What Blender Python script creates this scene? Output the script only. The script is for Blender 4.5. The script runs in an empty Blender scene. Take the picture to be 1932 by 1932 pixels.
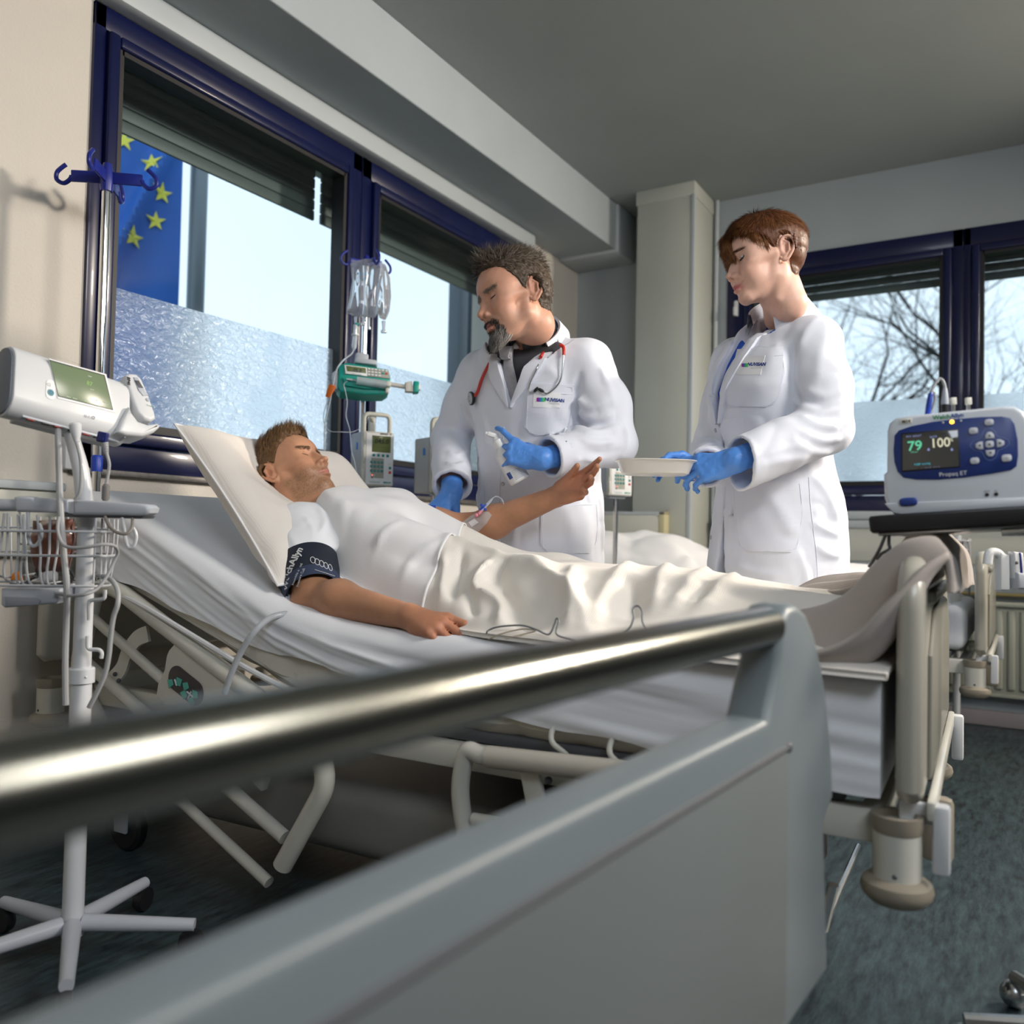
import bpy, bmesh, math, random, time
import numpy as np
from mathutils import Vector, Matrix
from mathutils.bvhtree import BVHTree
T0 = time.time()
rng = np.random.default_rng(7)
random.seed(7)
SC = bpy.context.scene
COL = SC.collection

# ---------------------------------------------------------------- camera
# world axes: +x runs along the long window wall, +y goes towards that wall, +z is up (metres)
CAM_F, CAM_H = 1610.0, 0.88
YAW, PIT, ROL = (math.radians(a) for a in (31.15, 1.66, 1.2))
_fw = np.array([math.cos(YAW) * math.cos(PIT), math.sin(YAW) * math.cos(PIT), math.sin(PIT)])
_r = np.array([math.sin(YAW), -math.cos(YAW), 0.0])
_u = np.cross(_r, _fw)
_rt = math.cos(ROL) * _r + math.sin(ROL) * _u
_up = -math.sin(ROL) * _r + math.cos(ROL) * _u
CPOS = np.array([0.0, 0.0, CAM_H])
cam = bpy.data.cameras.new('camera')
camo = bpy.data.objects.new('camera', cam)
COL.objects.link(camo)
cam.sensor_width = 36.0
cam.lens = CAM_F * 36.0 / 1932.0
cam.clip_start = 0.02
camo.matrix_world = Matrix(((_rt[0], _up[0], -_fw[0], 0), (_rt[1], _up[1], -_fw[1], 0), (_rt[2], _up[2], -_fw[2], CAM_H), (0, 0, 0, 1)))
cam.dof.use_dof = True
cam.dof.focus_distance = 2.2
cam.dof.aperture_fstop = 2.5
SC.camera = camo

# ---------------------------------------------------------------- sky, lamps, exposure
SC.view_settings.view_transform = 'Standard'
SC.view_settings.look = 'None'
SC.view_settings.exposure = 0.12
SC.view_settings.gamma = 1.0
SC.view_settings.use_curve_mapping = False
W = bpy.data.worlds.new('overcast_sky')
SC.world = W
W.use_nodes = True
_n, _l = W.node_tree.nodes, W.node_tree.links
_tc = _n.new('ShaderNodeTexCoord')
_sep = _n.new('ShaderNodeSeparateXYZ')
_rmp = _n.new('ShaderNodeValToRGB')
_nz = _n.new('ShaderNodeTexNoise')
_mx = _n.new('ShaderNodeMix')
_mx.data_type = 'RGBA'
_nz.inputs['Scale'].default_value = 2.2
_nz.inputs['Detail'].default_value = 4
_l.new(_tc.outputs['Generated'], _sep.inputs[0])
_l.new(_tc.outputs['Generated'], _nz.inputs['Vector'])
_l.new(_sep.outputs['Z'], _rmp.inputs[0])
_rmp.color_ramp.elements[0].position = 0.0
_rmp.color_ramp.elements[0].color = (0.66, 0.83, 0.98, 1)
_rmp.color_ramp.elements[1].position = 0.7
_rmp.color_ramp.elements[1].color = (0.45, 0.63, 0.86, 1)
_l.new(_rmp.outputs[0], _mx.inputs[6])
_mx.inputs[7].default_value = (0.80, 0.88, 0.95, 1)
_l.new(_nz.outputs['Fac'], _mx.inputs[0])
_l.new(_mx.outputs[2], _n['Background'].inputs[0])
_n['Background'].inputs[1].default_value = 1.4


def area_lamp(name, loc, target, size, power, col, spread=math.pi, size_y=None):
    d = bpy.data.lights.new(name, 'AREA')
    d.energy, d.color, d.size, d.spread = power, col, size, spread
    if size_y:
        d.shape = 'RECTANGLE'
        d.size_y = size_y
    o = bpy.data.objects.new(name, d)
    o.location = loc
    o.rotation_euler = (Vector(target) - Vector(loc)).to_track_quat('-Z', 'Y').to_euler()
    COL.objects.link(o)
    return o


# the photographer's two flashes in softboxes: a broad one high near the camera, a hard one high beyond it on the right
area_lamp('softbox_lamp', (1.7, -1.8, 2.55), (1.95, 1.45, 0.95), 0.9, 44.0, (1.0, 0.93, 0.86), math.radians(130))
area_lamp('softbox_lamp', (4.35, -1.9, 2.62), (2.0, 1.4, 1.1), 0.36, 60.0, (1.0, 0.88, 0.74), math.radians(110))
# broad cool fill lamp, added out of view behind the camera
area_lamp('added_fill_lamp', (-0.2, -0.9, 2.8), (1.7, 1.2, 0.9), 1.4, 38.0, (0.84, 0.91, 1.0), math.radians(160))


# ---------------------------------------------------------------- pixel to point on a known plane
def ray(x, y):
    return _fw + _rt * ((x - 966) / CAM_F) + _up * ((966 - y) / CAM_F)


def ad(x, y, d): return CPOS + ray(x, y) * d
def ax(x, y, u): q = ray(x, y); return CPOS + q * (u / q[0])
def ay(x, y, v): q = ray(x, y); return CPOS + q * (v / q[1])
def az(x, y, z): q = ray(x, y); return CPOS + q * ((z - CAM_H) / q[2])


def nrm(v):
    v = np.asarray(v, float)
    return v / (np.linalg.norm(v) + 1e-12)


# ---------------------------------------------------------------- materials
def mat(name, col, rough=0.5, metal=0.0, var=0.0, vscale=8.0, bump=0.0, bscale=60.0, spec=0.5, coat=0.0, trans=0.0,
        ior=1.45, emit=None, estr=1.0, sss=0.0, sheen=0.0, attr=None, alpha=1.0, stretch=None, bdetail=3.0, wave=None):
    m = bpy.data.materials.new(name)
    m.use_nodes = True
    N, L = m.node_tree.nodes, m.node_tree.links
    p = N['Principled BSDF']
    c = tuple(col) + (1.0,)
    p.inputs['Base Color'].default_value = c
    p.inputs['Roughness'].default_value = rough
    p.inputs['Metallic'].default_value = metal
    p.inputs['Specular IOR Level'].default_value = spec
    p.inputs['Coat Weight'].default_value = coat
    p.inputs['Transmission Weight'].default_value = trans
    p.inputs['IOR'].default_value = ior
    p.inputs['Alpha'].default_value = alpha
    if sss:
        p.inputs['Subsurface Weight'].default_value = sss
        p.inputs['Subsurface Radius'].default_value = (0.9, 0.35, 0.2)
        p.inputs['Subsurface Scale'].default_value = 0.008
    if sheen:
        p.inputs['Sheen Weight'].default_value = sheen
        p.inputs['Sheen Roughness'].default_value = 0.5
    if emit:
        p.inputs['Emission Color'].default_value = tuple(emit) + (1.0,)
        p.inputs['Emission Strength'].default_value = estr
    tc = N.new('ShaderNodeTexCoord')
    vec = tc.outputs['Object']
    if stretch:
        mp = N.new('ShaderNodeMapping')
        mp.inputs['Scale'].default_value = stretch
        L.new(vec, mp.inputs['Vector'])
        vec = mp.outputs[0]
    src = None
    if attr:
        a = N.new('ShaderNodeVertexColor')
        a.layer_name = attr
        src = a.outputs[0]
    if var > 0 or src is not None:
        nz = N.new('ShaderNodeTexNoise')
        nz.inputs['Scale'].default_value = vscale
        nz.inputs['Detail'].default_value = 5
        L.new(vec, nz.inputs['Vector'])
        mr = N.new('ShaderNodeMapRange')
        mr.inputs['From Min'].default_value = 0.25
        mr.inputs['From Max'].default_value = 0.75
        mr.inputs['To Min'].default_value = 1.0 - var
        mr.inputs['To Max'].default_value = 1.0 + var
        L.new(nz.outputs['Fac'], mr.inputs[0])
        mx = N.new('ShaderNodeMix')
        mx.data_type = 'RGBA'
        mx.blend_type = 'MULTIPLY'
        mx.inputs[0].default_value = 1.0
        if src is not None:
            L.new(src, mx.inputs[6])
        else:
            mx.inputs[6].default_value = c
        L.new(mr.outputs[0], mx.inputs[7])
        L.new(mx.outputs[2], p.inputs['Base Color'])
    hsrc = None
    if bump > 0:
        nb = N.new('ShaderNodeTexNoise')
        nb.inputs['Scale'].default_value = bscale
        nb.inputs['Detail'].default_value = bdetail
        L.new(vec, nb.inputs['Vector'])
        hsrc = nb.outputs['Fac']
    if wave:                                   # (scale, axis vector) fine woven ribs
        wv = N.new('ShaderNodeTexWave')
        wv.inputs['Scale'].default_value = wave[0]
        wv.bands_direction = wave[1]
        L.new(tc.outputs['Object'], wv.inputs['Vector'])
        if hsrc is None:
            hsrc = wv.outputs['Fac']
        else:
            ma = N.new('ShaderNodeMath')
            ma.operation = 'ADD'
            L.new(hsrc, ma.inputs[0])
            L.new(wv.outputs['Fac'], ma.inputs[1])
            hsrc = ma.outputs[0]
        if bump <= 0:
            bump = 0.1
    if hsrc is not None:
        b = N.new('ShaderNodeBump')
        b.inputs['Strength'].default_value = bump
        b.inputs['Distance'].default_value = 0.004
        L.new(hsrc, b.inputs['Height'])
        L.new(b.outputs[0], p.inputs['Normal'])
    return m


def glass_mat(name, tint=(0.93, 0.97, 0.98), refl=0.08):
    m = bpy.data.materials.new(name)
    m.use_nodes = True
    N, L = m.node_tree.nodes, m.node_tree.links
    N.remove(N['Principled BSDF'])
    t = N.new('ShaderNodeBsdfTransparent')
    t.inputs[0].default_value = tuple(tint) + (1,)
    g = N.new('ShaderNodeBsdfGlossy')
    g.inputs['Roughness'].default_value = 0.01
    f = N.new('ShaderNodeFresnel')
    f.inputs['IOR'].default_value = 1.45
    ml = N.new('ShaderNodeMath')
    ml.operation = 'MULTIPLY'
    ml.inputs[1].default_value = refl / 0.04 * 0.5
    ml.use_clamp = True
    x = N.new('ShaderNodeMixShader')
    gm = N.new('ShaderNodeNewGeometry')
    iv = N.new('ShaderNodeMath')
    iv.operation = 'SUBTRACT'
    iv.inputs[0].default_value = 1.0
    m2 = N.new('ShaderNodeMath')
    m2.operation = 'MULTIPLY'
    L.new(gm.outputs['Backfacing'], iv.inputs[1])
    L.new(f.outputs[0], m2.inputs[0])
    L.new(iv.outputs[0], m2.inputs[1])
    L.new(m2.outputs[0], ml.inputs[0])
    L.new(ml.outputs[0], x.inputs[0])
    L.new(t.outputs[0], x.inputs[1])
    L.new(g.outputs[0], x.inputs[2])
    L.new(x.outputs[0], N['Material Output'].inputs[0])
    return m


def lin(r, g, b):
    f = lambda v: (v / 255 / 12.92) if v / 255 <= 0.04045 else ((v / 255 + 0.055) / 1.055) ** 2.4
    return (f(r), f(g), f(b))


# ---------------------------------------------------------------- geometry
class Fr:                                        # a local frame: origin and three axes
    def __init__(s, o, x, y=None, z=None):
        s.o = np.asarray(o, float)
        s.x = nrm(x)
        if z is not None and y is None:
            z = np.asarray(z, float)
            s.z = nrm(z - s.x * (z @ s.x))
            s.y = np.cross(s.z, s.x)
        else:
            y = np.asarray(y, float)
            s.y = nrm(y - s.x * (y @ s.x))
            s.z = np.cross(s.x, s.y)
        s.R = np.array([s.x, s.y, s.z])

    def __call__(s, p):
        return np.asarray(p, float) @ s.R + s.o

    def inv(s, P):
        return (np.asarray(P, float) - s.o) @ s.R.T

    def sub(s, o, x=(1, 0, 0), y=(0, 1, 0)):
        return Fr(s(o), np.asarray(x, float) @ s.R, np.asarray(y, float) @ s.R)


WORLD = Fr((0, 0, 0), (1, 0, 0), (0, 1, 0))


class M:
    def __init__(s, fr=WORLD):
        s.v, s.f, s.fr = [], [], fr

    def add(s, V, F):
        n = len(s.v)
        V = s.fr(np.asarray(V, float).reshape(-1, 3))
        s.v += V.tolist()
        s.f += [[i + n for i in f] for f in F]
        return s

    def box(s, c, d, bev=0.0, seg=2, rz=0.0, ry=0.0, rx=0.0):
        R = np.array(Matrix.Rotation(rz, 3, 'Z') @ Matrix.Rotation(ry, 3, 'Y') @ Matrix.Rotation(rx, 3, 'X'))
        bm = bmesh.new()
        bmesh.ops.create_cube(bm, size=1.0)
        for q in bm.verts:
            q.co = Vector((q.co.x * d[0], q.co.y * d[1], q.co.z * d[2]))
        if bev > 0:
            bmesh.ops.bevel(bm, geom=bm.edges[:], offset=min(bev, min(d) * 0.49), segments=seg, affect='EDGES', profile=0.5)
        V = np.array([q.co[:] for q in bm.verts]) @ R.T + np.asarray(c, float)
        bm.verts.index_update()
        F = [[q.index for q in f.verts] for f in bm.faces]
        bm.free()
        return s.add(V, F)

    def span(s, a, b, bev=0.0, seg=2):
        a, b = np.asarray(a, float), np.asarray(b, float)
        return s.box((a + b) / 2, np.abs(b - a), bev, seg)

    def cyl(s, a, b, r, r2=None, n=20, cap=True):
        return s.tube([a, b], [r, r if r2 is None else r2], n, cap)

    def tube(s, pts, r, n=10, cap=True, closed=False, flat=None):
        P = np.asarray(pts, float)
        k = len(P)
        r = np.full(k, r, float) if np.isscalar(r) else np.asarray(r, float)
        T = np.zeros_like(P)
        for i in range(k):
            if closed:
                T[i] = P[(i + 1) % k] - P[i - 1]
            else:
                T[i] = P[min(i + 1, k - 1)] - P[max(i - 1, 0)]
            T[i] = nrm(T[i])
        ref = np.array([0, 0, 1.0]) if abs(T[0][2]) < 0.9 else np.array([1.0, 0, 0])
        nx = nrm(np.cross(ref, T[0]))
        V = []
        a = np.linspace(0, 2 * math.pi, n, endpoint=False)
        for i in range(k):
            nx = nrm(nx - T[i] * (nx @ T[i]))
            ny = np.cross(T[i], nx)
            fl = 1.0 if flat is None else flat
            for t in a:
                V.append(P[i] + r[i] * (math.cos(t) * nx + fl * math.sin(t) * ny))
        F = []
        for i in range(k if closed else k - 1):
            j = (i + 1) % k
            for t in range(n):
                F.append([i * n + t, i * n + (t + 1) % n, j * n + (t + 1) % n, j * n + t])
        if cap and not closed:
            F.append(list(range(n - 1, -1, -1)))
            F.append([(k - 1) * n + t for t in range(n)])
        return s.add(V, F)

    def lathe(s, prof, c=(0, 0, 0), axis=(0, 0, 1), n=28, cap=True):
        z = nrm(axis)
        x = nrm(np.cross((0, 1, 0) if abs(z[1]) < 0.9 else (1, 0, 0), z))
        y = np.cross(z, x)
        V = []
        for r, h in prof:
            for t in range(n):
                a = 2 * math.pi * t / n
                V.append(np.asarray(c, float) + z * h + r * (math.cos(a) * x + math.sin(a) * y))
        F = []
        for i in range(len(prof) - 1):
            for t in range(n):
                F.append([i * n + t, i * n + (t + 1) % n, (i + 1) * n + (t + 1) % n, (i + 1) * n + t])
        if cap:
            F.append(list(range(n - 1, -1, -1)))
            F.append([(len(prof) - 1) * n + t for t in range(n)])
        return s.add(V, F)

    def prism(s, poly, z0, z1, bev=0.0, seg=2):     # outline in the local x, y plane pulled along z
        bm = bmesh.new()
        vs = [bm.verts.new((p[0], p[1], z0)) for p in poly]
        f = bm.faces.new(vs)
        r = bmesh.ops.extrude_face_region(bm, geom=[f])
        nv = [g for g in r['geom'] if isinstance(g, bmesh.types.BMVert)]
        for q in nv:
            q.co.z = z1
        bmesh.ops.recalc_face_normals(bm, faces=bm.faces[:])
        if bev > 0:
            ed = [e for e in bm.edges if abs(e.verts[0].co.z - e.verts[1].co.z) < 1e-9]
            bmesh.ops.bevel(bm, geom=ed, offset=bev, segments=seg, affect='EDGES', profile=0.5)
        bm.verts.index_update()
        V = np.array([q.co[:] for q in bm.verts])
        F = [[q.index for q in f.verts] for f in bm.faces]
        bm.free()
        return s.add(V, F)

    def ball(s, c, r, n=16, m=10):
        r = np.full(3, r) if np.isscalar(r) else np.asarray(r, float)
        V = [np.asarray(c, float) + np.array([0, 0, -r[2]])]
        for i in range(1, m):
            t = math.pi * i / m - math.pi / 2
            for k in range(n):
                a = 2 * math.pi * k / n
                V.append(np.asarray(c, float) + r * np.array([math.cos(t) * math.cos(a), math.cos(t) * math.sin(a), math.sin(t)]))
        V.append(np.asarray(c, float) + np.array([0, 0, r[2]]))
        F = [[0, 1 + (k + 1) % n, 1 + k] for k in range(n)]
        for i in range(m - 2):
            for k in range(n):
                a = 1 + i * n
                F.append([a + k, a + (k + 1) % n, a + n + (k + 1) % n, a + n + k])
        a = 1 + (m - 2) * n
        F += [[a + k, a + (k + 1) % n, len(V) - 1] for k in range(n)]
        return s.add(V, F)

    def grid(s, P, closed_u=False, closed_v=False, flip=False):   # P: (a, b, 3)
        P = np.asarray(P, float)
        a, b = P.shape[:2]
        F = []
        for i in range(a if closed_u else a - 1):
            for j in range(b if closed_v else b - 1):
                q = [i * b + j, ((i + 1) % a) * b + j, ((i + 1) % a) * b + (j + 1) % b, i * b + (j + 1) % b]
                F.append(q[::-1] if flip else q)
        return s.add(P.reshape(-1, 3), F)

    def obj(s, name, m, parent=None, smooth=True, origin=None, ang=35, col=None):
        return mesh_obj(name, np.array(s.v), s.f, m, parent, smooth, origin, ang, col)


def mesh_obj(name, V, F, m, parent=None, smooth=True, origin=None, ang=35, col=None):
    V = np.asarray(V, float)
    if origin is None:
        if isinstance(F, np.ndarray) or len(V):
            origin = np.array([(V[:, 0].min() + V[:, 0].max()) / 2, (V[:, 1].min() + V[:, 1].max()) / 2, V[:, 2].min()])
    me = bpy.data.meshes.new(name)
    if isinstance(F, np.ndarray):
        k = F.shape[1]
        me.vertices.add(len(V))
        me.vertices.foreach_set('co', (V - origin).astype(np.float32).ravel())
        me.loops.add(F.size)
        me.loops.foreach_set('vertex_index', F.astype(np.int32).ravel())
        me.polygons.add(len(F))
        me.polygons.foreach_set('loop_start', np.arange(0, F.size, k, dtype=np.int32))
        me.polygons.foreach_set('loop_total', np.full(len(F), k, np.int32))
        me.update(calc_edges=True)
        me.validate()
    else:
        me.from_pydata((V - origin).tolist(), [], F)
    if smooth:
        me.polygons.foreach_set('use_smooth', np.ones(len(me.polygons), bool))
        if ang < 180:
            bm = bmesh.new()
            bm.from_mesh(me)
            lim = math.radians(ang)
            for e in bm.edges:
                if len(e.link_faces) == 2 and e.calc_face_angle(0) > lim:
                    e.smooth = False
            bm.to_mesh(me)
            bm.free()
    if col is not None:
        at = me.color_attributes.new('tint', 'FLOAT_COLOR', 'POINT')
        c4 = np.ones((len(V), 4), np.float32)
        c4[:, :3] = col
        at.data.foreach_set('color', c4.ravel())
    if m is not None:
        me.materials.append(m)
    o = bpy.data.objects.new(name, me)
    COL.objects.link(o)
    place(o, origin, parent)
    return o


WPOS = {}


def place(o, w, parent=None):
    w = np.asarray(w, float)
    WPOS[o.name] = w
    if parent is not None:
        o.parent = parent
        o.location = w - WPOS[parent.name]
    else:
        o.location = w


def tag(o, label=None, cat=None, group=None, kind=None):
    for k, v in (('label', label), ('category', cat), ('group', group), ('kind', kind)):
        if v:
            o[k] = v
    return o


def thing(name, loc, label, cat, group=None):
    o = bpy.data.objects.new(name, None)
    o.empty_display_size = 0.05
    COL.objects.link(o)
    place(o, loc)
    return tag(o, label, cat, group)


def sub_empty(name, loc, parent):
    o = bpy.data.objects.new(name, None)
    o.empty_display_size = 0.03
    COL.objects.link(o)
    place(o, loc, parent)
    return o


def struct(o):
    o['kind'] = 'structure'
    return o


def dup(o, delta, parent=None):                   # a copy of a part (mesh data shared), moved by delta
    c = o.copy()
    COL.objects.link(c)
    p = parent or o.parent
    place(c, WPOS[o.name] + np.asarray(delta, float), p)
    return c


def text(fr, s, size, m, parent, name='lettering', ext=0.0004, ax='CENTER', ay='CENTER', bold=0.0, shear=0.0, space=1.0, surf=None, xs=1.0):
    cu = bpy.data.curves.new('tmp', 'FONT')
    cu.body, cu.size, cu.extrude, cu.align_x, cu.align_y = s, size, 0.0, ax, ay
    cu.offset, cu.shear, cu.space_character, cu.resolution_u = bold, shear, space, 3
    o = bpy.data.objects.new('tmp', cu)
    COL.objects.link(o)
    dg = bpy.context.evaluated_depsgraph_get()
    me = bpy.data.meshes.new_from_object(o.evaluated_get(dg))
    V = np.array([q.co[:] for q in me.vertices]).reshape(-1, 3)
    F = [list(p.vertices) for p in me.polygons]
    bpy.data.objects.remove(o)
    bpy.data.curves.remove(cu)
    bpy.data.meshes.remove(me)
    if len(V) == 0:
        return None
    V[:, 0] *= xs
    V[:, 2] = ext
    P = surf(V) if surf else fr(V)
    return mesh_obj(name, P, F, m, parent, smooth=False)


def smooth_path(pts, n=8, closed=False):          # Catmull-Rom through the points
    P = np.asarray(pts, float)
    k = len(P)
    out = []
    for i in range(k if closed else k - 1):
        if closed:
            a, b, c, d = P[i - 1], P[i], P[(i + 1) % k], P[(i + 2) % k]
        else:
            a, b, c, d = P[max(i - 1, 0)], P[i], P[i + 1], P[min(i + 2, k - 1)]
        for t in np.arange(n) / n:
            out.append(0.5 * ((2 * b) + (c - a) * t + (2 * a - 5 * b + 4 * c - d) * t * t + (3 * b - a - 3 * c + d) * t ** 3))
    if not closed:
        out.append(P[-1])
    return np.array(out)


def rrect(w, h, r, n=5, cx=0.0, cy=0.0):           # rounded rectangle outline
    out = []
    for sx, sy, a0 in ((1, 1, 0), (-1, 1, 90), (-1, -1, 180), (1, -1, 270)):
        for i in range(n + 1):
            a = math.radians(a0 + 90 * i / n)
            out.append((cx + sx * (w / 2 - r) + r * math.cos(a), cy + sy * (h / 2 - r) + r * math.sin(a)))
    return out


def fillet(pts, r, n=6):                           # polyline with rounded corners
    P = [np.asarray(p, float) for p in pts]
    out = [P[0]]
    for i in range(1, len(P) - 1):
        a, b, c = P[i - 1], P[i], P[i + 1]
        d1, d2 = nrm(a - b), nrm(c - b)
        rr = min(r, np.linalg.norm(a - b) * 0.49, np.linalg.norm(c - b) * 0.49)
        p1, p2 = b + d1 * rr, b + d2 * rr
        for t in np.linspace(0, 1, n + 1):
            out.append((1 - t) ** 2 * p1 + 2 * t * (1 - t) * b + t * t * p2)
    out.append(P[-1])
    return np.array(out)


# ---------------------------------------------------------------- shared materials
m_white = mat('white_plastic', (0.62, 0.64, 0.66), 0.35, var=0.03, vscale=5)
m_grey = mat('grey_plastic', (0.42, 0.45, 0.50), 0.4, var=0.04, vscale=9)
m_dgrey = mat('dark_grey_plastic', (0.08, 0.085, 0.095), 0.45, var=0.06)
m_black = mat('black_plastic', (0.012, 0.012, 0.014), 0.4, var=0.1)
m_navy = mat('navy_plastic', (0.012, 0.02, 0.13), 0.35, var=0.05)
m_bluep = mat('blue_plastic', (0.02, 0.06, 0.42), 0.35, var=0.05)
m_cream = mat('cream_lacquer', (0.66, 0.63, 0.55), 0.32, var=0.05, vscale=6, coat=0.2)
m_taupe = mat('taupe_plastic', (0.26, 0.23, 0.18), 0.45, var=0.06, vscale=10)
m_chrome = mat('chrome', (0.83, 0.84, 0.85), 0.07, 1.0, var=0.02)
m_steel = mat('steel', (0.55, 0.57, 0.58), 0.28, 1.0, var=0.05, vscale=20)
m_cable = mat('grey_cable', (0.34, 0.35, 0.36), 0.45, var=0.04)
m_dcable = mat('dark_cable', (0.07, 0.07, 0.075), 0.45, var=0.05)
m_teal = mat('teal_plastic', (0.0, 0.30, 0.24), 0.4, var=0.04)
m_glass = glass_mat('window_glass')

# ================================================================ the room
WA, WB = 2.48, 4.86                 # inner faces of the long window wall (y) and of the end wall (x)
X0, Y0, ZC = -1.9, -3.3, 2.875
FA = Fr((0, WA, 0), (1, 0, 0), (0, 0, 1))            # on the long wall: x along it, y up, z into the room
FB = Fr((WB, 0, 0), (0, -1, 0), (0, 0, 1))           # on the end wall: x = -world y
m_wallA = mat('warm_white_woodchip_paint', (0.60, 0.56, 0.50), 0.75, var=0.04, vscale=3, bump=0.35, bscale=120, spec=0.25)
m_wallB = mat('cool_white_paint', (0.37, 0.415, 0.435), 0.7, var=0.05, vscale=2.5, bump=0.12, bscale=140, spec=0.25)
m_ceil = mat('ceiling_paint', (0.36, 0.39, 0.38), 0.85, var=0.04, vscale=2, spec=0.2)
m_trim = mat('white_trim_paint', (0.45, 0.49, 0.51), 0.5, var=0.04, vscale=4)
m_column = mat('beige_column_lacquer', (0.47, 0.485, 0.435), 0.45, var=0.05, vscale=3, bump=0.03, bscale=30)
m_frame = mat('navy_window_lacquer', (0.003, 0.006, 0.045), 0.3, var=0.15, vscale=5, coat=0.15)
m_gasket = mat('black_gasket', (0.008, 0.008, 0.010), 0.5, var=0.1)
m_sill = mat('worn_metal_strip', (0.16, 0.15, 0.14), 0.5, 0.4, var=0.3, vscale=40)
m_duct = mat('ivory_duct', (0.60, 0.60, 0.53), 0.4, var=0.03, vscale=3)
m_floor = bpy.data.materials.new('dark_teal_linoleum')
m_floor.use_nodes = True
_N, _L = m_floor.node_tree.nodes, m_floor.node_tree.links
_p = _N['Principled BSDF']
_t = _N.new('ShaderNodeTexCoord')
_mp = _N.new('ShaderNodeMapping')
_mp.inputs['Scale'].default_value = (9, 40, 9)
_n1 = _N.new('ShaderNodeTexNoise')
_n1.inputs['Scale'].default_value = 1.6
_n1.inputs['Detail'].default_value = 7
_n1.inputs['Roughness'].default_value = 0.7
_cr = _N.new('ShaderNodeValToRGB')
_cr.color_ramp.elements[0].position = 0.36
_cr.color_ramp.elements[0].color = (0.008, 0.013, 0.016, 1)
_cr.color_ramp.elements[1].position = 0.68
_cr.color_ramp.elements[1].color = (0.045, 0.075, 0.085, 1)
_L.new(_t.outputs['Object'], _mp.inputs[0])
_L.new(_mp.outputs[0], _n1.inputs['Vector'])
_L.new(_n1.outputs['Fac'], _cr.inputs[0])
_L.new(_cr.outputs[0], _p.inputs['Base Color'])
_p.inputs['Roughness'].default_value = 0.42

# frosted window film: bright, soft, with the drifting ripple of the textured foil
m_film = bpy.data.materials.new('rippled_frosted_film')
m_film.use_nodes = True
_N, _L = m_film.node_tree.nodes, m_film.node_tree.links
_N.remove(_N['Principled BSDF'])
_t = _N.new('ShaderNodeTexCoord')
_mp = _N.new('ShaderNodeMapping')
_mp.inputs['Scale'].default_value = (34, 34, 60)
_n1 = _N.new('ShaderNodeTexNoise')
_n1.inputs['Scale'].default_value = 1.0
_n1.inputs['Detail'].default_value = 2.5
_n1.inputs['Distortion'].default_value = 1.1
_b = _N.new('ShaderNodeBump')
_b.inputs['Strength'].default_value = 0.9
_b.inputs['Distance'].default_value = 0.012
_tl = _N.new('ShaderNodeBsdfTranslucent')
_tl.inputs[0].default_value = (0.97, 0.99, 1.0, 1)
_gl = _N.new('ShaderNodeBsdfGlossy')
_gl.inputs['Roughness'].default_value = 0.30
_gl.inputs[0].default_value = (0.9, 0.95, 1.0, 1)
_rf = _N.new('ShaderNodeBsdfRefraction')
_rf.inputs['Roughness'].default_value = 0.42
_rf.inputs['IOR'].default_value = 1.12
_rf.inputs[0].default_value = (0.98, 0.99, 1.0, 1)
_x1, _x2 = _N.new('ShaderNodeMixShader'), _N.new('ShaderNodeMixShader')
_x1.inputs[0].default_value = 0.80
_x2.inputs[0].default_value = 0.06
_L.new(_t.outputs['Object'], _mp.inputs[0])
_L.new(_mp.outputs[0], _n1.inputs['Vector'])
_L.new(_n1.outputs['Fac'], _b.inputs['Height'])
for s_ in (_tl, _gl, _rf):
    _L.new(_b.outputs[0], s_.inputs['Normal'])
_L.new(_tl.outputs[0], _x1.inputs[1])
_L.new(_rf.outputs[0], _x1.inputs[2])
_L.new(_x1.outputs[0], _x2.inputs[1])
_L.new(_gl.outputs[0], _x2.inputs[2])
_L.new(_x2.outputs[0], _N['Material Output'].inputs[0])

AX0, AX1, AZ0, AZ1 = 1.535, 4.13, 1.063, 2.512       # opening in the long wall
BX0, BX1, BZ0, BZ1 = -1.50, 1.02, 1.055, 2.495      # opening in the end wall (x = -y)
struct(M().span((X0, Y0, -0.1), (WB + 0.35, WA + 0.35, 0)).obj('floor', m_floor, smooth=False))
struct(M().span((X0, Y0, ZC), (WB + 0.35, WA + 0.35, ZC + 0.12)).obj('ceiling', m_ceil, smooth=False))
g = M()
g.span((X0, WA, 0), (AX0, WA + 0.32, ZC)).span((AX1, WA, 0), (WB + 0.32, WA + 0.32, ZC))
g.span((AX0, WA, 0), (AX1, WA + 0.32, AZ0)).span((AX0, WA, AZ1), (AX1, WA + 0.32, ZC))
struct(g.obj('wall_left', m_wallA, smooth=False))
g = M()
g.span((WB, -BX0, 0), (WB + 0.32, WA, ZC)).span((WB, Y0, 0), (WB + 0.32, -BX1, ZC))
g.span((WB, -BX1, 0), (WB + 0.32, -BX0, BZ0)).span((WB, -BX1, BZ1), (WB + 0.32, -BX0, ZC))
struct(g.obj('wall_back', m_wallB, smooth=False))
struct(M().span((X0, Y0 - 0.2, 0), (WB, Y0, ZC)).obj('wall_right', m_wallB, smooth=False))
struct(M().span((X0 - 0.2, Y0, 0), (X0, WA, ZC)).obj('wall_front', m_wallA, smooth=False))
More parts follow.
